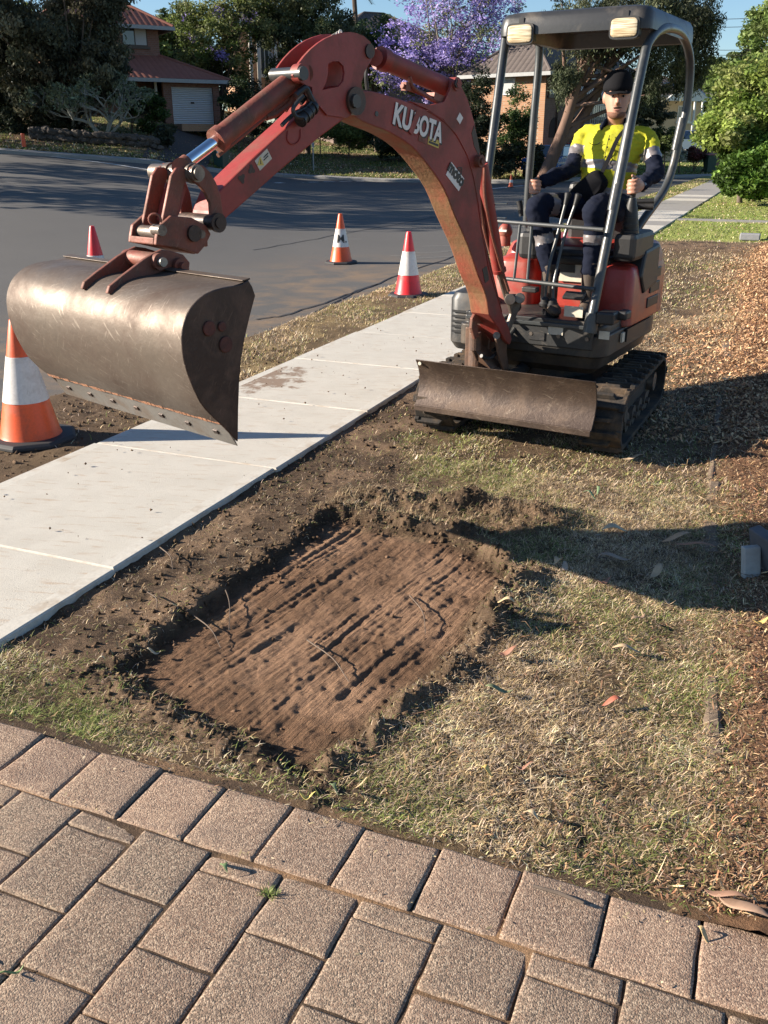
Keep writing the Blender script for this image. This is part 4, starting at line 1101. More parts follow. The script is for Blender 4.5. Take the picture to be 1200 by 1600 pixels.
# cutting edge plate beneath the shell
e0, e1 = bp(347, 660, NO), bp(371, 697, NO); td = (e1 - e0) / np.linalg.norm(e1 - e0); tn_ = np.cross(td, WD)
if np.dot(tn_, ctr - e0) < 0: tn_ = -tn_
m = MB(); m.prism([e0, e1, e1 + tn_ * .003, e0 + tn_ * .016], -WD * BWD); CE_ = m.build('cutting_edge', m_edge, BU, bevel=.002)
m = MB(); 
for k in range(48):
    c = e0 - WD * BWD * (k + .5) / 48; r = .010 + .004 * random.random()
    m.box(c - tn_ * .002 - td * .006, (BWD / 48 + .002, r * 2, .014 + .006 * random.random()), (WD, td, tn_))
m.build('weld_seam', m_rustband, BU, bevel=.003)
for k in range(7):
    m = MB(); c = e0 + (e1 - e0) * .55 - WD * BWD * (.07 + k * .143); m.box(c - tn_ * .001, (.026, .018, .008), (WD, td, tn_)); m.build('bolt', m_plate, CE_, bevel=.002)
# top lip: flat rusty strip behind the ears
m = MB(); a_ = bp(391, 437, NO); b2 = bp(379, 441, NO); up_ = V3(0, 0, .003); m.prism([a_ + up_ * .4, b2 + up_ * 1.2, b2 + up_ * 2.2, a_ + up_ * 2], -WD * BWD); m.build('top_lip', m_steel, BU, bevel=.001)
ear = [(168, 459), (172, 447), (190, 432), (206, 420), (224, 406), (240, 396), (253, 390), (268, 392), (287, 398), (297, 410), (296, 424), (286, 434), (268, 448), (240, 462), (205, 462), (188, 460)]
for off in (.105, -.055):
    m = MB(); m.prism([bp(x, y, .105) - WD * (.105 - off) for x, y in ear], -WD * .018); m.build('ear', m_rust, BU, bevel=.004)
for x, y, r, mt in ((251, 409, .030, m_rust), (284, 416, .030, m_rust)):
    m = MB(); q = bp(x, y, .125); m.cyl(q, q - WD * .21, r, 22); B_ = m.build('pin_boss', mt, BU, smooth=True)
    m = MB(); m.cyl(q - WD * .005, q + WD * .02, r * .55, 18); m.build('pin', m_edge if x < 260 else m_rust, B_, smooth=True)
# decals on boom and arm
def decal_frame(p, q, off):      # origin mid, X along p->q on the side face
    a, b = bp(*p, off), bp(*q, off); X = (b - a) / np.linalg.norm(b - a); Y = np.cross(WD, X); return (a + b) / 2, X, Y, np.linalg.norm(b - a)
def decal_text(txt, p, q, size, off, mat, parent, bold=.0, sx=1.0, nm='lettering'):
    c, X, Y, L = decal_frame(p, q, off)
    if Y[2] < 0 and abs(X[2]) < .8: pass
    mm = text_mb(txt, size, c, X * sx, Y, .0012, 0, bold); return mm.build(nm, mat, parent)
c_off = BT / 2 + .0015
decal_text('KU', (615, 178), (643, 191), .125, c_off + .003, m_white, BOOM, .004, .78)
decal_text('BOTA', (648, 193.5), (688, 209), .120, c_off + .003, m_white, BOOM, .004, .70)
decal_text('KU', (616, 180), (644, 193), .125, c_off, m_dkdecal, BOOM, .006, .78)
decal_text('BOTA', (649, 195.5), (689, 211), .120, c_off, m_dkdecal, BOOM, .006, .70)
decal_rect_later = True
def decal_rect(p, q, hgt, off, mat, parent, nm='label_decal'):
    c, X, Y, L = decal_frame(p, q, off); mm = MB(); mm.box(c, (L, hgt, .0014), (X, Y, WD)); return mm.build(nm, mat, parent)
decal_rect((645, 188), (651, 194.5), .11, c_off + .0045, m_red, BOOM, 'worn_patch')
lb = decal_rect((654, 215), (668, 221), .028, c_off, m_rust, BOOM); lb = decal_rect((669, 219), (686, 226), .034, c_off, m_yellow, BOOM)
decal_rect((670, 221.5), (685, 227.5), .010, c_off + .001, m_dkdecal, lb)
decal_rect((701, 263), (721, 289), .072, c_off, m_white, BOOM)
decal_text('moto', (703, 259), (723, 285), .075, c_off + .0016, m_dkdecal, BOOM, .004, .9)
c, X, Y, L = decal_frame((713, 262), (724, 262), c_off + .0012); mm = MB()
mm.box(c, (.036, .005, .001), (X, Y, WD)); mm.box(c - Y * .03, (.036, .005, .001), (X, Y, WD)); mm.box(c - X * .0155 - Y * .015, (.005, .025, .001), (X, Y, WD)); mm.box(c + X * .0155 - Y * .015, (.005, .025, .001), (X, Y, WD)); mm.box(c - Y * .015, (.012, .012, .001), (X, Y, WD)); mm.build('label_decal', m_dkdecal, BOOM)
decal_rect((716, 190), (721, 180), .036, BT / 2 + .0055, m_white, BOOM); decal_rect((757, 418), (761, 440), .04, BT / 2 + .0015, m_black, BOOM)
# arm decals
ao = AT / 2 + .0045
lb = decal_rect((503, 84), (528, 66), .075, ao + .0, m_label, ARM)
def tri_decal(p, off, sz, parent):
    c = bp(*p, off); mm = MB(); mm.prism([c + UD * -sz * .55 - ZZ * sz * .4, c + UD * sz * .55 - ZZ * sz * .4, c + ZZ * sz * .6], WD * .0012); o = mm.build('warning_triangle', m_yellow, parent)
    mm = MB(); mm.prism([c - ZZ * sz * .25 + UD * -sz * .08, c - ZZ * sz * .25 + UD * sz * .08, c + ZZ * sz * .3 + UD * sz * .03, c + ZZ * sz * .3 - UD * sz * .03], WD * .0018); mm.build('symbol', m_dkdecal, o)
tri_decal((520, 72), ao + .0012, .04, lb)
for k in range(4): decal_rect((505, 80 + k * 3.2), (513, 74 + k * 3.2), .004, ao + .0012, m_dkdecal, lb)
decal_text('SVSY22KG', (532, 60), (548, 108), .052, ao + .001, m_white, ARM, .0015, .80)
lb = decal_rect((402, 259), (421, 240), .045, AT / 2 + .0015, m_label, ARM); tri_decal((407, 253), AT / 2 + .0028, .032, lb)
for k in range(2): decal_rect((412, 250 - 4 + k * 4.5), (419, 243 - 4 + k * 4.5), .004, AT / 2 + .0028, m_dkdecal, lb)
for x, y in ((393, 265), (378, 279)):
    m = MB(); c = bp(x, y, AT / 2 + .0015); m.add([c + (UD * math.cos(a) + ZZ * math.sin(a)) * .016 * (1 + .3 * math.sin(3 * a + x)) for a in np.linspace(0, 2 * math.pi, 17)[:-1]], [tuple(range(16))]); m.build('scrape', m_plate, ARM)
# decals on bodywork and rail side

# ------------------------------------------------------------------ operator
m_skin = plain('skin', (.42, .215, .145), .5, 0, .10, 30)
m_hivis = weathered('hi_vis_yellow_cloth', (.47, .455, .03), (.35, .33, .05), 9, .3, .85, 0, .3, spec=.2)
m_navy = weathered('navy_cloth', (.008, .011, .024), (.022, .024, .032), 12, .3, .9, 0, .3, spec=.15)
m_tape, n_, b_ = newmat('reflective_tape'); b_.inputs['Base Color'].default_value = (.20, .18, .182, 1); setb(b_, .4, .25)
m_blackcloth = plain('black_cloth', (.008, .008, .010), .9, 0, .3, 40, .15)
m_hair = plain('brown_hair', (.045, .022, .012), .7, 0, .3, 80)
m_boot = weathered('dusty_boot', (.05, .035, .025), (.14, .09, .06), 14, .5, .7)

def bake_remesh(mb, voxel, name, smooth_it=4):
    me = mb.mesh(name + '_src'); o = bpy.data.objects.new('tmp', me); col.objects.link(o)
    r = o.modifiers.new('r', 'REMESH'); r.mode = 'VOXEL'; r.voxel_size = voxel; r.use_smooth_shade = True
    s_ = o.modifiers.new('s', 'SMOOTH'); s_.factor = .5; s_.iterations = smooth_it
    dg = bpy.context.evaluated_depsgraph_get(); dg.update()
    out = bpy.data.meshes.new_from_object(o.evaluated_get(dg)); bpy.data.objects.remove(o); bpy.data.meshes.remove(me)
    out.name = name; out.materials.clear(); return out
def limb(m, pts, rs, seg=14):
    P = smooth_path(pts, 4); n = len(pts)
    R_ = np.interp(np.linspace(0, n - 1, len(P)), range(n), rs)
    m.tube(P, R_, seg); m.ball(P[0], float(R_[0])); m.ball(P[-1], float(R_[-1]))
def ell(c, a, b, ax, ay, n=20): return [c + ax * a * math.cos(t) + ay * b * math.sin(t) for t in np.linspace(0, 2 * math.pi, n + 1)[:-1]]

# joints, sighted on the photograph at plausible depths inside the canopy
J = dict(head=hp(965, 150, -.06), chin=hp(963, 182, -.02), neck=hp(964, 196, -.12), shR=hp(913, 213, -.14), shL=hp(1012, 216, -.16),
         elR=hp(893, 264, .02), wrR=hp(848, 284, .24), haR=hp(838, 291, .29), elL=hp(1024, 268, -.04), wrL=hp(1003, 291, .18), haL=hp(990, 297, .255),
         chest=hp(960, 240, -.13), waist=hp(950, 285, -.10), pelvis=hp(942, 318, -.08), hipR=hp(918, 322, .0), hipL=hp(965, 325, .0),
         knR=hp(840, 322, .40), knL=hp(930, 325, .36), anR=hp(860, 428, .42), anL=hp(923, 425, .38), toR=hp(868, 462, .56), toL=hp(913, 465, .54))
PE = thing('person', (J['pelvis'][0], J['pelvis'][1], 0), 'seated operator in yellow and navy hi-vis shirt, black cap and navy trousers, holding both joysticks', 'person')
UPV = J['neck'] - J['pelvis']; UPV /= np.linalg.norm(UPV)
def lerp3(a, b, t): return a + (b - a) * t
def torso(m, k=0.):
    pel, ch, nk = J['pelvis'], J['chest'], J['neck']
    R_ = J['shL'] - J['shR']; R_ /= np.linalg.norm(R_); Fv = np.cross(UPV, R_); Fv = Fv if np.dot(Fv, FF) > 0 else -Fv
    rows = [(-.06, .155, .115), (.02, .165, .125), (.18, .160, .125), (.35, .160, .125), (.52, .165, .125), (.68, .178, .123), (.80, .182, .110), (.88, .160, .092), (.94, .112, .075), (1.0, .066, .062)]
    m.loft([ell(lerp3(pel, nk, t) + Fv * .0, a + k, b + k, R_, Fv, 24) for t, a, b in rows])
    return R_, Fv
body = MB()
R_, Fv = torso(body, -.018)
Hc = J['head']; hu = V3(0, 0, 1) * .99 + FF * .04; hu /= np.linalg.norm(hu)
hf = (FF * .95 + RR * .34 + V3(0, 0, -.05)); hf /= np.linalg.norm(hf); hr_ = np.cross(hf, hu); hr_ = hr_ / np.linalg.norm(hr_)
if np.dot(hr_, RR) < 0: hr_ = -hr_
hu = np.cross(hr_, hf); hu = hu if hu[2] > 0 else -hu
Hc = Hc + hu * .0
def hd(x, y, z_): return Hc + hr_ * x + hf * y + hu * z_
# head, centre at the eye line
rings = []
for z_, a, f0, f1 in ((-.122, .022, .020, .075), (-.112, .040, -.02, .090), (-.09, .054, -.05, .094), (-.06, .063, -.075, .092), (-.03, .069, -.088, .090), (0, .073, -.097, .086), (.03, .076, -.10, .090), (.06, .075, -.10, .088), (.09, .064, -.085, .070), (.112, .042, -.055, .042), (.122, .015, -.02, .015)):
    c = hd(0, (f0 + f1) / 2, z_); rings.append(ell(c, a, (f1 - f0) / 2, hr_, hf, 24))
body.loft(rings)
body.loft([ell(hd(0, .088, .012), .008, .008, hr_, hf, 10), ell(hd(0, .096, -.012), .011, .012, hr_, hf, 10), ell(hd(0, .104, -.034), .016, .016, hr_, hf, 10), ell(hd(0, .092, -.046), .014, .010, hr_, hf, 10)])
body.ball(hd(0, .086, -.068), (.026, .012, .008), (hr_, hf, hu)); body.ball(hd(0, .084, -.080), (.022, .012, .008), (hr_, hf, hu)); body.ball(hd(0, .078, -.104), (.024, .018, .018), (hr_, hf, hu))
for s_ in (-1, 1):
    body.ball(hd(.030 * s_, .080, .024), (.026, .012, .007), (hr_, hf, hu))
    body.ball(hd(.076 * s_, -.008, -.012), (.010, .018, .032), (hr_, hf, hu))
body.tube([J['neck'] - UPV * .04, J['neck'] + UPV * .02, hd(0, -.015, -.09)], [.072, .060, .056], 18)
for s_ in 'RL':
    sh, el, wr, ha = J['sh' + s_], J['el' + s_], J['wr' + s_], J['ha' + s_]
    limb(body, [sh, lerp3(sh, el, .5), el, lerp3(el, wr, .5), wr], [.044, .040, .036, .034, .025])
    hipj, kn, an, to = J['hip' + s_], J['kn' + s_], J['an' + s_], J['to' + s_]
    limb(body, [hipj, lerp3(hipj, kn, .5), kn, lerp3(kn, an, .35), an], [.072, .062, .048, .046, .036])
    limb(body, [an, V3(an[0], an[1], .75)], [.036, .034])
    # hand round the grip: palm at the outer side, fingers wrap in front, thumb on top
    sgn = 1 if s_ == 'L' else -1
    d = ha - wr; d /= np.linalg.norm(d)
    G_ = hp(990, 292, .26) if s_ == 'L' else hp(838, 292, .30)
    pc = G_ + RR * sgn * .030 - FF * .012 + ZZ * .008
    body.loft([ell(wr, .022, .018, RR, ZZ, 12), ell(lerp3(wr, pc, .5), .020, .030, RR, ZZ, 12), ell(pc, .016, .040, RR, ZZ, 12), ell(pc + FF * .03, .012, .036, RR, ZZ, 12)])
    for k in range(4):
        zf = .036 - k * .0215; L = (.9, 1., .96, .78)[k]
        k0 = pc + FF * .026 + ZZ * zf * .95 - ZZ * .004
        k1 = G_ + RR * sgn * .020 + FF * .034 + ZZ * (zf)
        k2 = G_ - RR * sgn * .008 * L + FF * .037 + ZZ * (zf - .002)
        k3 = G_ - RR * sgn * .029 * L + FF * .018 + ZZ * (zf - .004)
        k4 = G_ - RR * sgn * .026 * L - FF * .002 + ZZ * (zf - .005)
        P = smooth_path([k0, k1, k2, k3, k4], 3); body.tube(P, np.linspace(.0102, .0078, len(P)), 10); body.ball(P[-1], .0078)
    t0 = pc - FF * .012 + ZZ * .02; t1 = G_ + RR * sgn * .008 - FF * .022 + ZZ * .044; t2 = G_ - RR * sgn * .012 + FF * .004 + ZZ * .060
    P = smooth_path([t0, t1, t2], 4); body.tube(P, np.linspace(.0125, .0092, len(P)), 10); body.ball(P[-1], .0092)
me = bake_remesh(body, .0052, 'body', 5)
BODY = finish(me, 'body', m_skin, PE, smooth=True, angle=180)
# eyes
m_eye = plain('eye_white', (.22, .19, .17), .4); 
for s_ in (-1, 1):
    m = MB(); m.ball(hd(.030 * s_, .0765, -.0005), (.0135, .012, .0062), (hr_, hf, hu)); e_ = m.build('eye', m_eye, PE, smooth=True)
    m = MB(); m.ball(hd(.030 * s_, .0845, -.0005), (.0058, .005, .0056), (hr_, hf, hu)); m.build('iris', m_blackcloth, e_, smooth=True)
    m = MB(); P = [hd((.014 + .008 * k) * s_, .0915 - .0018 * k * k, .019 + .003 * math.sin(k * .9)) for k in range(5)]; m.tube(P, [.002, .004, .004, .0035, .002], 8); m.build('eyebrow', m_hair, PE, smooth=True)
m = MB(); P = [hd(x, .0985 - 9 * x * x, -.060 - 5 * x * x) for x in np.linspace(-.027, .027, 9)]; m.tube(P, [.0015, .0028, .0036, .0038, .0036, .0038, .0036, .0028, .0015], 8); m.build('moustache', m_hair, PE, smooth=True)
m = MB(); m.ball(hd(0, .0955, -.0745), (.019, .004, .0042), (hr_, hf, hu)); m.build('lips', plain('lips', (.40, .17, .13), .6), PE, smooth=True)
m_stub = plain('short_beard', (.16, .070, .040), .8, 0, .3, 90)
bdm = MB(); rings = []
for z_, a, f0, f1 in ((-.126, .020, .02, .080), (-.118, .040, -.01, .094), (-.106, .052, -.02, .0995), (-.092, .057, -.03, .098), (-.084, .058, -.035, .090)):
    rings.append(ell(hd(0, (f0 + f1) / 2, z_), a, (f1 - f0) / 2, hr_, hf, 28))
bdm.loft(rings)
me = bake_remesh(bdm, .005, 'beard', 3); finish(me, 'beard', m_stub, PE, smooth=True, angle=180)
hm = MB(); hm.loft([ell(hd(0, -.018 + y, z_), a, b, hr_, hf, 24) for z_, a, b, y in ((-.05, .070, .070, -.02), (-.02, .078, .080, -.012), (.03, .081, .085, -.012), (.06, .080, .086, -.004))])
hm.build('hair', m_hair, PE, smooth=True, angle=180)
# cap
cp_ = MB(); cp_.loft([ell(hd(0, -.006 + y, z_), a, b, hr_, hf, 28) for z_, a, b, y in ((.026, .086, .106, .0), (.05, .087, .107, 0), (.085, .084, .102, -.002), (.115, .070, .086, -.004), (.135, .045, .056, -.006), (.143, .012, .014, -.006))])
CAP = cp_.build('cap', m_blackcloth, PE, smooth=True, angle=180)
n_b = 16; vs = []
for k in range(n_b + 1):
    a = math.pi * (k / n_b); x = .078 * math.cos(a); yi = -.006 + .100 * math.sin(a) * .93
    vs.append(hd(x, yi, .030)); vs.append(hd(x * .92, yi + .066 * math.sin(a) ** .6, .020 - .012 * math.sin(a) + .010 * (1 - abs(x) / .078)))
m = MB(); q0 = len(vs); vs2 = [v - hu * .004 for v in vs]
m.add(vs + vs2, [(2 * k, 2 * k + 2, 2 * k + 3, 2 * k + 1) for k in range(n_b)] + [(q0 + 2 * k, q0 + 2 * k + 1, q0 + 2 * k + 3, q0 + 2 * k + 2) for k in range(n_b)] + [(2 * k + 1, 2 * k + 3, q0 + 2 * k + 3, q0 + 2 * k + 1) for k in range(n_b)])
m.build('peak', m_blackcloth, CAP, smooth=True)

# shirt with bands: torso plus sleeves
sh_ = MB(); torso(sh_, .004)
for s_ in 'RL':
    sh, el, wr = J['sh' + s_], J['el' + s_], J['wr' + s_]
    limb(sh_, [lerp3(J['neck'], sh, .55) - ZZ * .01, sh, lerp3(sh, el, .5), el, lerp3(el, wr, .5), wr], [.054, .056, .055, .050, .045, .036])
me = bake_remesh(sh_, .008, 'shirt', 4)
co = np.empty(len(me.vertices) * 3); me.vertices.foreach_get('co', co); co = co.reshape(-1, 3)
nr = np.empty(len(me.vertices) * 3); me.vertices.foreach_get('normal', nr); nr = nr.reshape(-1, 3)
du = (co - J['pelvis']) @ UPV / np.linalg.norm(J['neck'] - J['pelvis']); dr = (co - J['chest']) @ R_
wr_ = fbm(dr * 14 + du * 12, du * 20 - dr * 7, 201, 3) * .009 + .002 * fbm(dr * 60, du * 50, 203, 2)
armf = np.clip((np.abs(dr) - .17) / .05, 0, 1) * np.clip((.62 - du) / .1, 0, 1); wr_ = wr_ + armf * .012 * fbm(co[:, 0] * 20 + co[:, 2] * 30, co[:, 2] * 34 - co[:, 0] * 14, 205, 3)
co += nr * wr_[:, None]; me.vertices.foreach_set('co', co.ravel()); me.update()
fc = np.empty(len(me.polygons) * 3); me.polygons.foreach_get('center', fc); fc = fc.reshape(-1, 3)
mi = np.zeros(len(fc), np.int32)
h_ = (fc - J['pelvis']) @ UPV / np.linalg.norm(J['neck'] - J['pelvis'])
mi[(h_ > .43) & (h_ < .545)] = 1; mi[(h_ > .12) & (h_ < .21)] = 1; mi[h_ < -.02] = 2
for s_ in 'RL':
    sh, el, wr = J['sh' + s_], J['el' + s_], J['wr' + s_]
    d = el - sh; L = np.linalg.norm(d); d /= L; q = fc - sh; tpar = q @ d; dist = np.linalg.norm(q - tpar[:, None] * d, axis=1)
    lat = (fc - J['chest']) @ R_ * (1 if s_ == 'L' else -1)
    isarm = (dist < .10) & (tpar > -.05) & (lat > .165)
    d2 = wr - el; L2 = np.linalg.norm(d2); d2 /= L2; q2 = fc - el; t2_ = q2 @ d2; dist2 = np.linalg.norm(q2 - t2_[:, None] * d2, axis=1)
    fore = (dist2 < .075) & (t2_ > -.03)
    a1 = isarm & (tpar > L * .42); mi[isarm & (tpar <= L * .42)] = 0
    mi[a1] = 1; mi[isarm & (tpar > L * .68)] = 2; mi[fore & ~(isarm & (tpar <= L * .68))] = 2
me.polygons.foreach_set('material_index', mi)
SHIRT = finish(me, 'shirt', [m_hivis, m_tape, m_navy], PE, smooth=True, angle=180)
# collar, placket, pocket flaps, buttons
nk = J['neck']
m = MB()
Rg = []
for a in np.linspace(-2.4 - math.pi / 2, 2.4 - math.pi / 2, 20):
    a2 = a + math.pi
    Rg.append((math.cos(a2), math.sin(a2)))
vs = []
for i, (cx, sy) in enumerate(Rg):
    c0 = nk + R_ * cx * .078 + Fv * (-sy) * .074 - UPV * .012; c1 = nk + R_ * cx * .070 + Fv * (-sy) * .066 + UPV * .035; c2 = nk + R_ * cx * .098 + Fv * (-sy) * .094 - UPV * .006 - UPV * (.03 if i in (0, 1, 18, 19) else 0)
    vs += [c0, c1, c2]
m.add(vs, [(3 * i, 3 * i + 3, 3 * i + 4, 3 * i + 1) for i in range(19)] + [(3 * i + 1, 3 * i + 4, 3 * i + 5, 3 * i + 2) for i in range(19)])
cl = m.build('collar', m_navy, SHIRT, smooth=True); sd_ = cl.modifiers.new('t', 'SOLIDIFY'); sd_.thickness = .005
def chest_pt(x, t, out=.0):
    a = np.interp(t, [.35, .52, .68, .80, .88], [.160, .175, .190, .190, .165]); b = np.interp(t, [.35, .52, .68, .80, .88], [.125, .128, .128, .118, .10])
    a += .012; b += .012; y = b * math.sqrt(max(0, 1 - (x / a) ** 2)); return lerp3(J['pelvis'], J['neck'], t) + R_ * x + Fv * (y + out)
m = MB()
for s_ in (-1, 1):
    P = [chest_pt(s_ * x, t, .004) for x, t in ((.045, .76), (.06, .735), (.08, .725), (.10, .735), (.122, .755))]
    m.tube(P, .0022, 6)
m.build('pocket_seam', m_navy, SHIRT)
m = MB(); P = [chest_pt(0, t, .006) for t in (.86, .78, .7, .62, .5, .36)]; m.tube(P, .0018, 6); m.build('placket', m_navy, SHIRT)
for t in (.80, .70, .58):
    m = MB(); c = chest_pt(.004, t, .006); m.tube([c, c + Fv * .004], .0055, 10); m.build('button', m_blackcloth, SHIRT)
# trousers
tr = MB(); tr.loft([ell(lerp3(J['pelvis'], J['neck'], t) + Fv * .0, a, b, R_, Fv, 24) for t, a, b in ((-.16, .17, .13), (-.05, .178, .145), (.05, .176, .142), (.12, .172, .138))])
for s_ in 'RL':
    hipj, kn, an = J['hip' + s_], J['kn' + s_], J['an' + s_]
    limb(tr, [hipj, lerp3(hipj, kn, .5), kn + (kn - hipj) * .02, lerp3(kn, an, .35), lerp3(kn, an, .7), an - ZZ * .0], [.088, .078, .064, .060, .056, .055], 16)
me = bake_remesh(tr, .009, 'trousers', 4)
co = np.empty(len(me.vertices) * 3); me.vertices.foreach_get('co', co); co = co.reshape(-1, 3); nr = np.empty(len(me.vertices) * 3); me.vertices.foreach_get('normal', nr); nr = nr.reshape(-1, 3)
co += nr * (fbm(co[:, 0] * 18 + co[:, 2] * 9, co[:, 2] * 26, 211, 3) * .012)[:, None]; me.vertices.foreach_set('co', co.ravel()); me.update()
fc = np.empty(len(me.polygons) * 3); me.polygons.foreach_get('center', fc); fc = fc.reshape(-1, 3); mi = np.zeros(len(fc), np.int32)
for s_ in 'RL':
    kn, an, hipj = J['kn' + s_], J['an' + s_], J['hip' + s_]
    d = an - kn; L = np.linalg.norm(d); d /= L; q = fc - kn; t_ = q @ d; dist = np.linalg.norm(q - t_[:, None] * d, axis=1)
    mi[(dist < .11) & (t_ > .42 * L) & (t_ < .56 * L)] = 1
    d = hipj - kn; L = np.linalg.norm(d); d /= L; q = fc - kn; t_ = q @ d; dist = np.linalg.norm(q - t_[:, None] * d, axis=1)
    if s_ == 'R': mi[(dist < .12) & (t_ > .16 * L) & (t_ < .28 * L)] = 1
me.polygons.foreach_set('material_index', mi)
finish(me, 'trousers', [m_navy, m_tape], PE, smooth=True, angle=180)
for s_ in 'RL':
    an, to = J['an' + s_], J['to' + s_]; d = to - an; d[2] = 0; d /= np.linalg.norm(d)
    fl = .676
    c = V3(an[0], an[1], 0)
    bt = MB(); bt.tube([an + ZZ * .06, an - ZZ * .02, V3(an[0], an[1], fl + .06)], [.054, .052, .050], 16)
    sd2 = V3(-d[1], d[0], 0)
    for t, w_, h in ((-.05, .036, .05), (.02, .042, .07), (.09, .044, .055), (.15, .044, .04), (.19, .034, .03)): bt.ball(V3(c[0], c[1], fl + .018 + h * .45) + d * t, (w_, .055, h * .6 + .01), (sd2, d, ZZ))
    me = bake_remesh(bt, .008, 'boot', 4); B_ = finish(me, 'boot', m_boot, PE, smooth=True, angle=180)
    m = MB(); m.loft([[V3(c[0], c[1], fl + h) + sd2 * x + d * (y + .07) for x, y in [(.043 * math.cos(a), .135 * math.sin(a)) for a in np.linspace(0, 2 * math.pi, 25)[:-1]]] for h in (0, .022)]); m.build('sole', m_blackcloth, B_)
# watch
m = MB(); q = J['wrL']; d = J['haL'] - J['wrL']; d /= np.linalg.norm(d); m.tube([q - d * .006, q + d * .008], .031, 18); m.build('wristwatch', m_edge, PE, smooth=True)
# crossbody bag, worn
BG = MB(); c = hp(918, 297, .085); bx = hp(932, 283, .085) - hp(900, 312, .085); bx /= np.linalg.norm(bx); by_ = np.cross(FF, bx)
BG.loft([[c + bx * x * k + by_ * y * k + FF * f for x, y in [(math.copysign(abs(math.cos(a)) ** .55, math.cos(a)) * .125, math.copysign(abs(math.sin(a)) ** .55, math.sin(a)) * .068) for a in np.linspace(0, 2 * math.pi, 25)[:-1]]] for f, k in ((-.05, .9), (-.02, 1.), (.02, 1.), (.045, .85))])
bag = BG.build('crossbody_bag', m_blackcloth, PE, smooth=True, angle=60)
m = MB(); P = [hp(934, 281, .085), hp(950, 250, .055), hp(966, 215, .025), hp(985, 193, -.06)]
P = smooth_path(P, 4); vs = []
for p in P: vs += [p - RR * .013, p + RR * .013, p + RR * .013 - FF * .004, p - RR * .013 - FF * .004]
m.add(vs, [(4 * i + e, 4 * i + (e + 1) % 4, 4 * i + 4 + (e + 1) % 4, 4 * i + 4 + e) for i in range(len(P) - 1) for e in range(4)]); m.build('strap', m_blackcloth, bag)
m = MB(); m.tube([c - bx * .05 + by_ * .025 + FF * .043, c + bx * .05 + by_ * .03 + FF * .043], .002, 6); m.build('zip', m_tape, bag)

# ------------------------------------------------------------------ traffic cones
def m_conemat(nm, c):
    return weathered(nm, c, tuple(x * .6 + .03 for x in c), 9, .35, .4, 0, .05)
m_orange = m_conemat('cone_orange', (.78, .10, .015)); m_redc = m_conemat('cone_red', (.72, .022, .028)); m_conew = weathered('cone_sleeve', (.66, .63, .60), (.42, .37, .33), 7, .45, .35, .0, .05, scratch=(.3, .25, .22)); m_foot = plain('black_rubber_foot', (.025, .025, .027), .7)
def cone(loc, h, r0, mat, label, rot=0, bands=(.34, .70), group='traffic cones round the works', base=None):
    c = thing('traffic_cone', loc, label, 'traffic cone', group)
    z0 = .035; rt = .028 * h / .7
    def rad(z_): return r0 + (rt - r0) * (z_ - z0) / (h - z0)
    b0, b1 = bands[0] * h, bands[1] * h
    L = V3(*loc)
    m = MB(); m.lathe([(r0 + .006, z0), (rad(z0 + .02) + .001, z0 + .02), (rad(b0) , b0)], L, 32); m.lathe([(rad(b1), b1), (rad(h - .012), h - .012), (rt * .9, h)], L, 32)
    m = MB(); m.lathe([(r0 + .008, z0 - .004), (rad(z0 + .015) + .001, z0 + .018), (rad(b0), b0), (rad(b1) , b1), (rad(h - .015), h - .015), (rt * .85, h), (rt * .6, h)], L, 32)
    m.build('cone_body', mat, c, smooth=True, angle=50)
    m = MB(); m.lathe([(rad(b0) + .001, b0 - .001), (rad(b0) + .003, b0), (rad(b1) + .003, b1), (rad(b1) + .001, b1 + .001)], L, 32); sl_ = m.build('reflective_sleeve', m_conew, c, smooth=True, angle=50)
    hb = r0 * 1.32; a = math.radians(rot); X_ = V3(math.cos(a), math.sin(a), 0); Y_ = V3(-math.sin(a), math.cos(a), 0)
    m = MB(); oc_ = []
    for k in range(8):
        q = math.radians(22.5 + 45 * k); oc_.append((math.cos(q) * hb * 1.2, math.sin(q) * hb * 1.2))
    m.loft([[L + X_ * x * s_ + Y_ * y * s_ + V3(0, 0, z_) for x, y in oc_] for z_, s_ in ((0.0, 1.), (.018, 1.), (.034, .93))])
    m.build('base', m_foot if base is None else base, c, bevel=.004)
    return c, sl_, rad
pc = atZ(50, 688, -.03); cone((pc[0], pc[1], -.022), .72, .172, m_orange, 'large orange cone with white sleeve standing on bare soil behind the bucket, nearest the camera', 20)
p2 = road_pt(533, 411); c2_, sl2, rad2 = cone(tuple(p2), .72, .165, m_orange, 'orange cone with black letter on its white sleeve standing on the asphalt', 0)
p3 = atZ(638, 461, -.02); cone((p3[0], p3[1], -.03), .72, .155, m_redc, 'bright red cone with white sleeve on the grass edge beside the footpath', 35)
p4_ = road_pt(154, 447); cone(tuple(p4_), .74, .165, m_redc, 'red cone on the road whose tip shows just above the excavator bucket', 10, bands=(.36, .52))
# letter on the second cone
tmb = MB()
mm = text_mb('M.', .16, V3(0, 0, 0), V3(1, 0, 0), V3(0, 0, 1), .001, 0, .003)
vv_ = []
for v in mm.v:
    z_ = .50 * .72 + v[2] + .0; a = -math.pi / 2 + .22 + v[0] / .105; r = rad2(z_) + .0045 + (.001 if v[1] < 0 else 0); vv_.append((p2[0] + r * math.cos(a), p2[1] + r * math.sin(a), p2[2] + z_))
mm.v = vv_; mm.build('lettering', m_dkdecal, sl2)
m = MB(); m.box(V3(*p3) + V3(-.055, -.138, .13), (.055, .004, .045), (V3(.93, -.37, 0), V3(.37, .93, 0), ZZ)); 
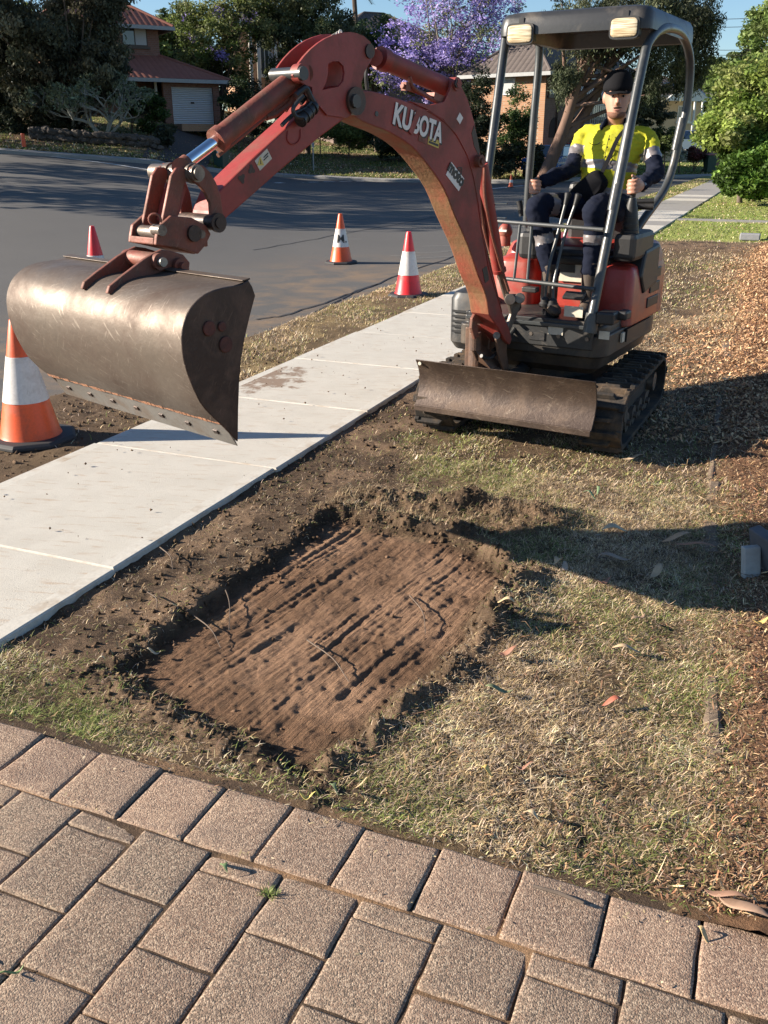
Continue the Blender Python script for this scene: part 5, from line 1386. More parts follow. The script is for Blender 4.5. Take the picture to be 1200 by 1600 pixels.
# small cone far across the road and a tall slim one by the far kerb
pf_ = road_pt(798, 293); cone(tuple(pf_), .50, .10, m_orange, 'small distant orange cone standing on the far side of the road', 0, bands=(.4, .6))
bo = thing('bollard', tuple(road_pt(39, 239)), 'slim orange bollard on the road edge below the dark trees', 'bollard')
L = ORIG[bo.name]; m = MB(); m.lathe([(.12, .04), (.085, .10), (.075, .66), (.06, .70), (.02, .71)], L, 20); m.build('post', m_orange, bo, smooth=True)
m = MB(); m.lathe([(.26, 0), (.26, .03), (.14, .05)], L, 20); m.build('base', m_orange, bo, smooth=True, angle=30)

# ------------------------------------------------------------------ vegetation
m_leaf = attrmat('leaf', .6, .35); m_leafd = attrmat('dull_leaf', .7, .22)
m_bark = weathered('grey_bark', (.16, .125, .10), (.07, .055, .045), 3, .6, .9, 0, .6, stretch=(1, 1, .25), spec=.1)
m_barkp = weathered('pale_bark', (.34, .29, .23), (.18, .14, .11), 2, .6, .9, 0, .5, stretch=(1, 1, .25), spec=.1)
def leaf_mesh(name, P, D, S_, L, Wd, tint, mat, parent):
    n = len(P); L = L[:, None]; Wd = Wd[:, None]
    co = np.stack([P - D * L * .5, P + S_ * Wd * .5, P + D * L * .5, P - S_ * Wd * .5], 1).reshape(-1, 3)
    off = ORIG[parent.name] if parent is not None else 0
    q = np.arange(4 * n).reshape(n, 4)
    me = bpy.data.meshes.new(name); raw_mesh(me, co - off, q)
    set_attr(me, 'tint', np.repeat(tint, 4, axis=0))
    o = bpy.data.objects.new(name, me); col.objects.link(o); me.materials.append(mat); o.parent = parent
    ORIG[o.name] = off if parent is not None else V3(0, 0, 0)
    return o
def rvec(n, zs=1.):
    v = rng.normal(size=(n, 3)); v[:, 2] *= zs; return v / (np.linalg.norm(v, axis=1, keepdims=True) + 1e-9)
def zc_of(Y, z_): return Y * CP - (z_ - H) * SP
def pt_at(px, py, Y): return atY(px, py, Y)
def tree(name, label, cat, base, blobs, cols, leaf=.16, per=170, mat=None, bark=None, trunk_r=.16, group=None, droop=0., accent=None, limbs=True, clr=.16, asp=.45, trunk_pts=None, ndens=1.0, lean=None, limb_r=1., nlimb=6.):
    """blobs: (px, py, Y, rx_px, rz_px, depth_m)"""
    mat = mat or m_leaf; bark = bark or m_bark
    t = thing(name, base, label, cat, group)
    B = V3(*base); tm = MB()
    allP, allT = [], []
    top = trunk_pts[-1] if trunk_pts is not None else None
    if limbs:
        if trunk_pts is None:
            cs = np.array([pt_at(b[0], b[1], b[2]) for b in blobs]); cmean = cs.mean(0)
            trunk_pts = [B - ZZ * .3, B * .6 + V3(cmean[0], cmean[1], B[2] + (cmean[2] - B[2]) * .3) * .4, V3(cmean[0], cmean[1], B[2] + (cmean[2] - B[2]) * .75)]
        P = smooth_path(trunk_pts, 5); tm.tube(P, np.linspace(trunk_r, trunk_r * .45, len(P)), 10)
    for (px, py, Y, rx, rz, dp) in blobs:
        c = pt_at(px, py, Y); k = zc_of(Y, c[2]) / F; R3 = np.array([rx * k, dp, rz * k])
        nc = max(5, int(ndens * 26 * (R3[0] * R3[1] * R3[2]) ** (1 / 3.) * 1.1))
        v = rvec(nc); r = rng.random(nc) ** .45; cc_ = c + v * r[:, None] * R3
        cc_[:, 2] += .25 * fbm(cc_[:, 0] * .8, cc_[:, 1] * .8, int(px) % 91, 2)
        if limbs:
            for q in cc_[rng.random(nc) < min(.5, nlimb / nc)]:
                s_ = P[int(len(P) * (.45 + .5 * random.random())) - 1]
                mid = s_ * .5 + q * .5 + V3(random.uniform(-.2, .2), random.uniform(-.2, .2), random.uniform(-.1, .25)) * R3[0] * .3
                pp_ = smooth_path([s_, mid, q], 3); tm.tube(pp_, np.linspace(trunk_r * .34 * limb_r, trunk_r * .06, len(pp_)), 6)
        rc = clr * (R3.mean()) + .18
        n_l = int(per)
        for j, q in enumerate(cc_):
            pr = rc * (.6 + .8 * rng.random())
            o_ = rvec(n_l) * (rng.random(n_l) ** .5)[:, None] * pr * np.array([1, 1, .7])
            if droop: o_[:, 2] -= droop * np.abs(rng.normal(size=n_l)) * pr
            allP.append(q + o_)
            ci = rng.integers(len(cols)); base_c = np.array(cols[ci]) * (1 + .25 * rng.normal())
            tt = np.clip(base_c * (1 + .22 * rng.normal(size=(n_l, 1))), .008, .9)
            if accent is not None and rng.random() < accent[1]: 
                tt = np.clip(np.array(accent[0]) * (1 + .2 * rng.normal(size=(n_l, 1))), .01, .95)
            allT.append(tt)
    P_ = np.concatenate(allP); T_ = np.concatenate(allT); n = len(P_)
    g = .02 + np.zeros(n)
    D = rvec(n, .6); 
    if droop: D[:, 2] -= .9; D /= np.linalg.norm(D, axis=1, keepdims=True)
    S_ = np.cross(D, rvec(n)); S_ /= np.linalg.norm(S_, axis=1, keepdims=True) + 1e-9
    L = leaf * (.6 + .8 * rng.random(n)); leaf_mesh('crown', P_, D, S_, L, L * asp, T_, mat, t)
    if limbs: tm.build('trunk', bark, t, smooth=True, angle=60)
    return t
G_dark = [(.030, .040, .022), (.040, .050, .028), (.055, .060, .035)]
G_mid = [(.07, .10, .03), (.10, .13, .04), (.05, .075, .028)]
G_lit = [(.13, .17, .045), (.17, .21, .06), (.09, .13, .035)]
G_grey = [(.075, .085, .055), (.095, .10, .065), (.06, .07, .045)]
PURP = [(.42, .35, .72), (.50, .43, .78), (.32, .26, .60)]
def base_at(px, Y): return GB(px, Y)
# dark tree on the left, two stems
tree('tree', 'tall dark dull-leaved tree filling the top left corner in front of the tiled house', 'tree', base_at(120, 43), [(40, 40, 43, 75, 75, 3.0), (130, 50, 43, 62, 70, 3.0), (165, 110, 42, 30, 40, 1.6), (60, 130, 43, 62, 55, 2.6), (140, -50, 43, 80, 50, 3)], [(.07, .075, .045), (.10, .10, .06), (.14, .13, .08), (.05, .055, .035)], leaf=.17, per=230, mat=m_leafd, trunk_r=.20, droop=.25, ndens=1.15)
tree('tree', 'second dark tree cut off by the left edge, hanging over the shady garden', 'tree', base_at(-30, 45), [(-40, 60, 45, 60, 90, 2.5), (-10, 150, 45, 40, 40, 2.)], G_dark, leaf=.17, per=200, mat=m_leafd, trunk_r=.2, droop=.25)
# frangipani: bare grey branches, sparse leaf tufts
def frangipani(px, py, Y, w_px, h_px, label):
    b = base_at(px, Y); t = thing('frangipani', b, label, 'shrub', 'bare branched shrubs in the shady garden'); tm = MB(); pts = []
    k = zc_of(Y, b[2]) / F
    def rec(p, d, L, r, n):
        e = p + d * L; tm.tube([p, (p + e) / 2 + V3(*(rng.normal(size=3) * .03)), e], [r, r * .85, r * .75], 6)
        if n == 0: pts.append(e); return
        for j in range(3 if n > 2 else 2):
            d2 = d * .75 + rvec(1)[0] * .75; d2[2] = abs(d2[2]) * .8 + .12; d2 /= np.linalg.norm(d2); rec(e, d2, L * .78, r * .68, n - 1)
    for j in range(5):
        d = V3(math.cos(j * 1.3) * .8, math.sin(j * 1.3) * .5, .75); d /= np.linalg.norm(d); rec(b + ZZ * .05, d, h_px * k * .33, .07, 4)
    tm.build('trunk', weathered('silver_bark', (.30, .31, .28), (.16, .16, .14), 5, .5, .9), t, smooth=True)
    P = np.repeat(np.array(pts), 16, 0); P = P + rvec(len(P)) * .16
    D = rvec(len(P)); S_ = np.cross(D, rvec(len(P))); S_ /= np.linalg.norm(S_, axis=1, keepdims=True)
    L = .2 * (.6 + .6 * rng.random(len(P))); leaf_mesh('crown', P, D, S_, L, L * .35, np.clip(np.array((.14, .17, .10)) * (1 + .3 * rng.normal(size=(len(P), 1))), .02, .5), m_leafd, t)
frangipani(165, 200, 41.5, 90, 100, 'grey branching frangipani spreading above the stone garden wall')
frangipani(110, 200, 42.5, 60, 80, 'smaller frangipani left of the larger one, in deep shade')
def shrub(px, py, Y, rx, rz, label, cols, name='shrub', leaf=.13, per=170, dp=None, group=None, mat=None, ndens=1.3, droop=0, accent=None):
    p = pt_at(px, py + rz, Y); b = base_at(px, Y); k = zc_of(Y, b[2]) / F
    tree(name, label, name, b, [(px, py, Y, rx, rz, dp or rx * k * .8)], cols, leaf=leaf, per=per, group=group, mat=mat, limbs=True, trunk_r=.05, ndens=ndens, droop=droop, accent=accent)
shrub(236, 175, 44, 24, 26, 'leafy green shrub beside the shaded driveway of the tiled house', [(.06, .11, .03), (.08, .14, .035), (.04, .07, .02)])
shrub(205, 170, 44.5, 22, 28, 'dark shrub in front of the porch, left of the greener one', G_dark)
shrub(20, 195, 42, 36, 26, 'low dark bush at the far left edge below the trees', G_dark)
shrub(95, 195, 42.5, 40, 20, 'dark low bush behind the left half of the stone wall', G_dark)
shrub(255, 212, 42, 14, 14, 'spiky strap-leaved plant at the end of the stone wall', G_grey, name='strap_leaf_plant', leaf=.3)
# trees between the houses
tree('tree', 'open green tree with a few purple flowers right of the garage house', 'tree', base_at(348, 56), [(300, 40, 57, 38, 45, 3), (345, 50, 56, 55, 52, 3), (350, 110, 56, 42, 35, 2.5), (365, -5, 56, 70, 45, 3), (310, 95, 57, 30, 30, 2)], [(.10, .14, .035), (.15, .19, .05), (.08, .10, .03), (.20, .22, .08)], leaf=.17, per=110, trunk_r=.16, accent=((.32, .26, .62), .06), ndens=.95)
tree('tree', 'dense grey green feathery tree directly behind the raised arm', 'tree', base_at(480, 58), [(430, 35, 58, 45, 45, 3), (490, 40, 58, 52, 50, 3), (545, 60, 58, 40, 45, 3), (470, 100, 58, 55, 30, 2.5), (470, -15, 58, 60, 35, 3)], [(.10, .12, .055), (.13, .15, .07), (.07, .085, .045), (.17, .19, .08)], leaf=.17, per=190, droop=.4, trunk_r=.2)
tree('tree', 'deep green tree to the right of the feathery one under the jacaranda edge', 'tree', base_at(590, 60), [(590, 70, 60, 38, 40, 2.5), (575, 110, 60, 40, 35, 2.5)], [(.05, .085, .03), (.07, .11, .035)], leaf=.16, per=200)
shrub(372, 170, 50, 34, 45, 'dark conical bush against the right side of the garage', [(.035, .055, .02), (.05, .075, .03)], ndens=1.6)
shrub(395, 170, 55, 38, 38, 'dark rounded bush under the green tree, seen below the arm', G_dark)
shrub(440, 178, 54, 36, 32, 'dull green bush left of the lit hedge', G_mid)
shrub(545, 208, 56, 42, 24, 'sunlit yellow green hedge bush beneath the boom', G_lit, ndens=1.7)
shrub(500, 190, 57, 34, 26, 'mid green bush behind the lawn, left of the lit hedge bush', G_mid)
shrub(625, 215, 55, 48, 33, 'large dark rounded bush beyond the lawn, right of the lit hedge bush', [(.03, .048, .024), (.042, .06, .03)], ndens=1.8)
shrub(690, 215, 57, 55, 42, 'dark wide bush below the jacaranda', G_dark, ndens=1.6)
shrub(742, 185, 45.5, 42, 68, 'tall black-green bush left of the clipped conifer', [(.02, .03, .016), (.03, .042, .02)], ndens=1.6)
# jacaranda
jb = base_at(735, 55)
tree('jacaranda', 'jacaranda tree in full purple flower with pale bare branches behind the boom', 'tree', jb, [(640, 75, 55, 50, 45, 2.5), (700, 45, 55, 60, 50, 3), (760, 60, 55, 50, 55, 3), (640, 115, 55, 42, 26, 2), (690, -15, 55, 70, 40, 3), (790, 130, 55, 34, 35, 2), (765, 0, 55, 50, 40, 2.5), (690, 95, 54, 60, 30, 2), (620, 120, 54, 45, 30, 2), (755, 115, 54, 40, 28, 2), (660, 140, 54, 40, 20, 1.5)], PURP + [(.18, .20, .09)], leaf=.16, per=52, trunk_r=.17, bark=m_barkp, clr=.17, ndens=1.2, trunk_pts=[jb, jb + V3(-.3, 0, 2.0), pt_at(715, 150, 55), pt_at(690, 110, 55), pt_at(665, 80, 55)], limb_r=1.25)
shrub(806, 205, 47, 30, 62, 'clipped dark green conifer in front of the brick house', [(.045, .085, .025), (.03, .055, .02), (.065, .11, .03)], name='conifer', ndens=2.4, leaf=.12)
shrub(775, 250, 46, 45, 22, 'low dark hedge at the foot of the clipped conifer', G_dark, ndens=1.8)
shrub(838, 250, 45.5, 16, 25, 'narrow dark bush beside the blue car', G_dark)
# gum tree with leaning trunk
gb = base_at(845, 44)
T_g = [gb + V3(0, 0, -.2), pt_at(866, 240, 44), pt_at(885, 190, 44), pt_at(903, 130, 44), pt_at(925, 80, 44)]
tree('gum_tree', 'big eucalyptus with reddish leaning forked trunk and dark hanging foliage', 'tree', gb, [(960, 40, 44, 75, 40, 3), (1040, 60, 44, 70, 50, 3), (1085, 30, 44, 42, 34, 2.5), (900, 25, 44, 55, 35, 2.5), (1075, 110, 45, 30, 32, 1.5), (1010, 130, 44, 32, 26, 1.5), (880, 120, 44, 22, 30, 1.2), (1010, -20, 44, 90, 40, 3)], [(.055, .07, .035), (.08, .095, .05), (.11, .12, .065), (.04, .05, .028)], leaf=.18, per=170, droop=.7, asp=.25, trunk_r=.33, trunk_pts=T_g, bark=weathered('reddish_gum_bark', (.20, .13, .10), (.10, .065, .05), 2, .6, .9, 0, .6, stretch=(1, 1, .2), spec=.1), ndens=1.1, mat=m_leafd, nlimb=2.5)
mm = MB(); P = smooth_path([pt_at(872, 225, 44), pt_at(905, 190, 44.3), pt_at(935, 140, 44.5), pt_at(955, 95, 44.5), pt_at(1000, 60, 44.5)], 5); mm.tube(P, np.linspace(.26, .12, len(P)), 10)
mm.tube(smooth_path([pt_at(937, 135, 44.5), pt_at(975, 118, 44.5), pt_at(1010, 118, 44.5), pt_at(1040, 100, 44.5)], 5), [.12] * 16, 8) if False else None
gt = [o for o in bpy.data.objects if o.name.startswith('gum_tree')][0]
mm.build('limb', bpy.data.materials['reddish_gum_bark'], gt, smooth=True)
shrub(1015, 180, 52, 34, 26, 'pale olive shrub behind the operator', G_grey, ndens=1.5)
shrub(1040, 215, 50, 24, 22, 'dark green clipped hedge behind the canopy frame', G_mid)
shrub(985, 215, 50, 30, 30, 'dark hedge behind the operator shoulder', G_dark)
shrub(1062, 246, 53, 10, 8, 'small whitish flowering bush on the far lawn', [(.40, .42, .36), (.25, .30, .2)], leaf=.1)
shrub(1085, 243, 55, 22, 10, 'low dark red hedge in front of the cream house', [(.16, .045, .045), (.10, .05, .035)], leaf=.1, ndens=1.8)
# right side: near light tree, cypress bush, far trees
rb = V3(*(atZ(1178, 300, 0))); rb = V3(10.6, 29., 0.)
tree('tree', 'light green broad-leaved tree at the right edge above the footpath', 'tree', rb, [(1165, 175, 29, 55, 40, 1.8), (1130, 205, 28.5, 36, 32, 1.3), (1190, 120, 29, 42, 30, 1.5), (1195, 215, 29, 40, 40, 1.5), (1155, 130, 29.5, 36, 26, 1.3)], [(.17, .24, .05), (.24, .30, .07), (.10, .15, .035), (.30, .33, .11)], leaf=.13, per=170, trunk_r=.10, asp=.5, ndens=2.0)
tree('conifer', 'feathery bright green conifer bush at the right edge beside the footpath end', 'conifer', V3(11.6, 30.5, 0), [(1180, 255, 28, 46, 44, 1.2), (1152, 278, 27.8, 24, 22, .8), (1190, 285, 27.8, 30, 18, .8)], [(.09, .17, .03), (.14, .23, .04), (.06, .11, .02)], leaf=.14, per=200, ndens=3.2, trunk_r=.08)
tree('tree', 'dark distant trees on the skyline above the light green tree', 'tree', base_at(1150, 95), [(1130, 112, 95, 45, 22, 4), (1180, 105, 95, 50, 25, 4), (1080, 150, 95, 40, 25, 3)], G_mid, leaf=.4, per=140)
tree('tree', 'slender bright tree reaching into the sky at the top right corner', 'tree', V3(16.5, 40, 0), [(1188, 50, 40, 22, 34, 1.5), (1200, 90, 40, 26, 26, 1.5), (1205, 20, 40, 22, 24, 1.5)], [(.12, .18, .05), (.18, .24, .07)], leaf=.16, per=110, trunk_r=.1)
# backdrop of far trees so that the gaps read as leafy distance
for i, (px, py, Y, rx, rz) in enumerate(((260, 70, 88, 60, 45), (400, 90, 92, 70, 45), (560, 110, 95, 75, 45), (700, 120, 96, 80, 50), (860, 140, 98, 80, 45), (980, 150, 96, 70, 40), (60, 90, 85, 120, 70))):
    tree('tree', ('hazy far tree behind the gap %s' % ('right of the tiled roof', 'behind the open green tree', 'behind the elbow of the arm', 'behind the jacaranda', 'behind the brick house with awnings', 'behind the operator', 'behind the dark left trees')[i]), 'tree', base_at(px, Y), [(px, py, Y, rx, rz, 4), (px + 20, py + 45, Y, rx, rz * .8, 4)], G_mid if i % 2 else G_lit[:2] + G_mid, leaf=.42, per=120, trunk_r=.3, group='far background trees')
# palm top
pb = base_at(560, 62); pt_ = thing('palm', pb, 'palm crown poking up at the top edge left of the jacaranda', 'palm'); mm = MB(); ptop = pt_at(553, -8, 62); mm.tube([pb, (pb + ptop) / 2 + V3(.2, 0, 0), ptop], [.2, .16, .14], 10); mm.build('trunk', m_bark, pt_, smooth=True)
for k in range(18):
    a = 2 * math.pi * k / 18; d = V3(math.cos(a), math.sin(a), .35 + .3 * (k % 3)); d /= np.linalg.norm(d); P = [ptop + d * q * 2.2 - ZZ * (q * q * 1.0) for q in np.linspace(0, 1, 8)]
    mm = MB(); sd3 = V3(-math.sin(a), math.cos(a), 0)
    for j in range(1, 8):
        for e in range(4):
            c = P[j - 1] + (P[j] - P[j - 1]) * e / 4
            for sg in (-1, 1):
                tip = c + sd3 * sg * .45 * (1 - abs(j / 8 - .45)) + d * .18 - ZZ * .15; mm.add([c, c + d * .05, tip], [(0, 1, 2)])
    mm.tube(P, .02, 5); mm.build('frond', plain('palm_green', (.07, .10, .04)) if k == 0 else bpy.data.materials['palm_green'], pt_)

# ------------------------------------------------------------------ houses
def m_brickmat(name, c1, c2, mortar, sc_=1.):
    m, n, b = newmat(name); t = n.nodes.new('ShaderNodeTexCoord'); g = n.nodes.new('ShaderNodeNewGeometry')
    sp = n.nodes.new('ShaderNodeSeparateXYZ'); n.links.new(t.outputs['Object'], sp.inputs[0])
    cb = n.nodes.new('ShaderNodeCombineXYZ'); n.links.new(math_(n, 'ADD', sp.outputs[0], math_(n, 'MULTIPLY', sp.outputs[1], .8)), cb.inputs[0]); n.links.new(sp.outputs[2], cb.inputs[1])
    br = n.nodes.new('ShaderNodeTexBrick'); n.links.new(cb.outputs[0], br.inputs[0]); br.inputs['Scale'].default_value = 1.0 / sc_
    br.inputs['Brick Width'].default_value = .24; br.inputs['Row Height'].default_value = .086; br.inputs['Mortar Size'].default_value = .008
    br.inputs['Color1'].default_value = c4(c1); br.inputs['Color2'].default_value = c4(c2); br.inputs['Mortar'].default_value = c4(mortar)
    f = noise(n, 3, 4, .6, cb.outputs[0]); n.links.new(mix(n, ramp(n, f, [(.3, 0.), (.8, .35)]), br.outputs[0], tuple(x * .55 for x in c1)), b.inputs['Base Color']); setb(b, .9, 0, .2); return m
m_br1 = m_brickmat('red_brown_brick', (.19, .095, .07), (.26, .13, .095), (.24, .2, .17))
m_br2 = m_brickmat('orange_brick', (.36, .19, .11), (.42, .24, .14), (.38, .32, .25))
m_br3 = m_brickmat('dark_brown_brick', (.15, .11, .095), (.20, .145, .12), (.2, .17, .15))
def m_tilemat(name, c1, c2, pitch_axis_rows=.32):
    m, n, b = newmat(name); a_ = n.nodes.new('ShaderNodeAttribute'); a_.attribute_name = 'uvq'
    sp = n.nodes.new('ShaderNodeSeparateXYZ'); n.links.new(a_.outputs['Vector'], sp.inputs[0])
    fx = math_(n, 'FRACT', math_(n, 'MULTIPLY', sp.outputs[0], 1 / .30)); fy = math_(n, 'FRACT', math_(n, 'MULTIPLY', sp.outputs[1], 1 / .34))
    hx = math_(n, 'SINE', math_(n, 'MULTIPLY', fx, math.pi)); h = math_(n, 'ADD', math_(n, 'MULTIPLY', hx, .35), fy)
    f = noise(n, 2.5, 4, .6, a_.outputs['Vector'])
    n.links.new(mix(n, f, c1, c2), b.inputs['Base Color']); setb(b, .75, 0, .3); bump(n, b, h, 1.0, .07); return m
m_tile1 = m_tilemat('terracotta_tile', (.20, .078, .058), (.29, .115, .082)); m_tile2 = m_tilemat('grey_brown_tile', (.075, .06, .055), (.12, .10, .09))
m_trim = plain('cream_trim', (.52, .50, .44), .6, 0, .08); m_glass, n_, b_ = newmat('window_glass'); b_.inputs['Base Color'].default_value = (.05, .06, .07, 1); setb(b_, .08, 0, .9)
m_curt = plain('pale_blind', (.42, .43, .42), .8, 0, .1, 30); m_dark = plain('shadowy_interior', (.03, .025, .022), .9); m_gutter = plain('grey_gutter', (.30, .31, .31), .5); m_brown = plain('dark_brown_frame', (.05, .03, .02), .5)
m_wfr = plain('white_frame', (.6, .6, .58), .5)
m_door, n_, b_ = newmat('white_roller_door'); t_ = n_.nodes.new('ShaderNodeTexCoord'); sp_ = n_.nodes.new('ShaderNodeSeparateXYZ'); n_.links.new(t_.outputs['Object'], sp_.inputs[0])
b_.inputs['Base Color'].default_value = (.80, .82, .84, 1); setb(b_, .45); bump(n_, b_, math_(n_, 'SINE', math_(n_, 'MULTIPLY', sp_.outputs[2], 2 * math.pi / .085)), 1., .03)
class House:
    def __init__(s, O, yaw, label, name='house'):
        s.O = O; a = math.radians(yaw); s.e1 = V3(math.cos(a), math.sin(a), 0); s.e2 = V3(-math.sin(a), math.cos(a), 0)
        s.t = thing(name, O, label, 'house')
    def P(s, a, b, c): return s.O + s.e1 * a + s.e2 * b + ZZ * c
    def loc(s, px, py, b):       # (a, c) where the sight line meets the plane b
        q = onP(px, py, s.O + s.e2 * b, s.e2) - s.O; return np.dot(q, s.e1), q[2]
    def aloc(s, px, py, a):
        q = onP(px, py, s.O + s.e1 * a, s.e1) - s.O; return np.dot(q, s.e2), q[2]
    def block(s, a0, a1, b0, b1, c0, c1, mat, name='wall', parent=None, bevel=0):
        m = MB(); m.box(s.P((a0 + a1) / 2, (b0 + b1) / 2, (c0 + c1) / 2), (a1 - a0, b1 - b0, c1 - c0), (s.e1, s.e2, ZZ)); return m.build(name, mat, parent or s.t, bevel=bevel)
    def hip(s, a0, a1, b0, b1, c, rise, mat, ov=.5, gable=False, name='roof', inset=None):
        a0 -= ov; a1 += ov; b0 -= ov; b1 += ov; w_ = (b1 - b0) / 2; ins = 0 if gable else (inset if inset is not None else min(w_, (a1 - a0) / 2 - .05)); bm_ = (b0 + b1) / 2
        V = [s.P(a0, b0, c), s.P(a1, b0, c), s.P(a1, b1, c), s.P(a0, b1, c), s.P(a0 + ins, bm_, c + rise), s.P(a1 - ins, bm_, c + rise)]
        Fs = [(0, 1, 5, 4), (1, 2, 5), (2, 3, 4, 5), (3, 0, 4)]
        m = MB(); uv = []
        for f in Fs:
            pts = [V[i] for i in f]; x = pts[1] - pts[0]; x /= np.linalg.norm(x); nn = np.cross(x, pts[2] - pts[0]); nn /= np.linalg.norm(nn); y = np.cross(nn, x)
            m.add(pts, [tuple(range(len(f)))]); uv += [(np.dot(p - V[0], x), np.dot(p - pts[0], y), 0) for p in pts]
        m.add([V[0] - ZZ * .02, V[1] - ZZ * .02, V[2] - ZZ * .02, V[3] - ZZ * .02], [(3, 2, 1, 0)]); uv += [(0, 0, 0)] * 4
        me = m.mesh(name); at_ = me.attributes.new('uvq', 'FLOAT_VECTOR', 'POINT'); at_.data.foreach_set('vector', np.array(uv, np.float32).ravel())
        o = finish(me, name, mat, s.t)
        g = MB(); 
        for p, q in ((0, 1), (1, 2), (2, 3), (3, 0)):
            d = V[q] - V[p]; L = np.linalg.norm(d); d /= L; n3 = np.cross(d, ZZ); g.box((V[p] + V[q]) / 2 - ZZ * .10 + n3 * .03, (L + .1, .10, .17), (d, n3, ZZ))
        g.build('gutter', m_gutter, o)
        g = MB(); g.tube([V[4], V[5]], .09, 8); 
        if not gable:
            for p, q in ((0, 4), (3, 4), (1, 5), (2, 5)): g.tube([V[p], V[q]], .08, 8)
        g.build('ridge_cap', mat, o); return o
    def window(s, px0, py0, px1, py1, b, frame=None, split=1, curtain=True):
        a0, c1_ = s.loc(px0, py0, b); a1, c0_ = s.loc(px1, py1, b)
        wo = s.block(a0, a1, b - .02, b + .10, c0_, c1_, frame or m_brown, 'window')
        n = split + 1; wd = (a1 - a0 - .06 * (n + 1)) / n
        for k in range(n):
            x = a0 + .06 + k * (wd + .06); s.block(x, x + wd, b - .035, b - .021, c0_ + .06, c1_ - .06, m_curt if curtain and k == n - 1 else m_glass, 'pane', wo)
        s.block(a0 - .1, a1 + .1, b - .08, b - .001, c0_ - .12, c0_ - .001, frame or m_brown, 'sill', wo)
# house 1
O1 = atY(272, 193.5, 50.5)
h1 = House(O1, 30, 'two-storey red brick house with terracotta tiles and white roller garage door')
aL, _ = h1.loc(60, 150, 0); aR, _ = h1.loc(345, 190, 0); aG, _ = h1.loc(259, 190, 0); a2, ceave = h1.loc(345, 125, -.4); _, dtop = h1.loc(300, 136.5, 0); aD, _ = h1.loc(335.5, 190, 0)
ceave -= .0
h1.block(aG, 0, 0, .25, -1.5, ceave, m_br1); h1.block(aD, aR, 0, .25, -1.5, ceave, m_br1); h1.block(0, aD, 0, .25, dtop, ceave, m_br1); h1.block(aR - .25, aR, .25, 7, -1.5, ceave, m_br1)
h1.block(0, aD, -.03 + .15, .15 + .05, -.02, dtop, m_door, 'garage_door'); h1.block(aD * .46, aD * .54, .08, .119, .95, 1.03, m_brown, 'handle'); h1.block(-.1, aD + .1, -1.5, -.01, -.35, -.03, m_br2, 'doorstep')
h1.block(aL, aG, 1.6, 1.85, -1.5, ceave, m_br1); h1.block(aL, aR, 6.9, 7.1, -1.5, ceave, m_br1); h1.block(aL, aL + .25, 1.6, 7, -1.5, ceave, m_br1)
ad0, _ = h1.loc(222, 190, 1.5); ad1, _ = h1.loc(250, 190, 1.5); dr_ = h1.block(ad0, ad1, 1.5, 1.58, -.8, ceave - .4, m_dark, 'door')
h1.window(196, 125, 215, 165, 1.58, m_wfr, 0, False)
mm = MB(); q, _ = h1.loc(241, 110, .3); mm.tube([h1.P(q, .3, -1), h1.P(q, .3, ceave)], .07, 10); mm.build('porch_post', m_trim, h1.t)
h1.hip(aL, aR, 0, 7.0, ceave, 1.75, m_tile1, .45)
aU, cU = h1.loc(250.5, 92, 2.2); _, cE = h1.loc(251, 41, 1.8); aUL, _ = h1.loc(80, 60, 2.2)
h1.block(aUL, aU, 2.2, 8.2, ceave, cE, m_br1, 'upper_wall'); h1.hip(aUL, aU, 2.2, 8.2, cE, 2.0, m_tile1, .6)
h1.window(188, 37, 231, 73, 2.19, m_brown, 1)
h1.window(150, 37, 170, 70, 2.19, m_brown, 1)
# driveway of house 1, garden wall of stones
mm = MB(); Dv = [(232, 38.3), (318, 39.5), (341, 50.3), (268, 50.3)]
row = []
for k in range(13):
    f = k / 12; l_ = GB(222 + (268 - 222) * f, 38.0 + (49.5 - 38.0) * f); r_ = GB(322 + (340 - 322) * f, 39.6 + (50.6 - 39.6) * f); row.append((l_ + ZZ * (.06 + .04 * 0), r_ + ZZ * .06))
for k in range(12): mm.add([row[k][0], row[k][1], row[k + 1][1], row[k + 1][0]], [(0, 1, 2, 3)])
tag(mm.build('house_driveway', plain('dark_driveway', (.045, .035, .032), .8)), kind='structure')
gw = thing('garden_wall', GB(140, 40.5), 'low dark dry-stone retaining wall along the shady garden', 'wall'); mm = MB()
for k in range(46):
    for r_ in range(2):
        p = GB(52 + k * 4.3, 40.6) + ZZ * (.02 + .23 * r_); q0_ = len(mm.v); mm.ball(p + V3(random.uniform(-.06, .06), random.uniform(-.1, .06), .1 + random.uniform(-.04, .04)), (random.uniform(.13, .24), .2, random.uniform(.09, .15)), nu=9, nv=6)
        for q_ in range(q0_, len(mm.v)): mm.v[q_] = tuple(np.array(mm.v[q_]) + rng.normal(size=3) * .022)
mm.build('stones', weathered('field_stone', (.085, .07, .06), (.045, .04, .034), 3, .5, .9), gw)
ch = thing('garden_chair', GB(35, 46), 'pale slatted garden chair in the dark garden at the far left', 'chair'); mm = MB(); c = GB(35, 46) + ZZ * .15
b_c = atY(35, 158, 46); mm.box(b_c, (.5, .5, .05)); ch.location = tuple(b_c - ZZ * .45); ORIG[ch.name] = b_c - ZZ * .45; mm.build('seat', m_curt, ch)
mm = MB(); mm.box(b_c + V3(0, .25, .28), (.5, .05, .42)); mm.build('backrest', m_curt, ch)
for sx in (-.22, .22):
    for sy in (-.22, .22): mm = MB(); mm.box(b_c + V3(sx, sy, -.24), (.04, .04, .43)); mm.build('leg', m_curt, ch)
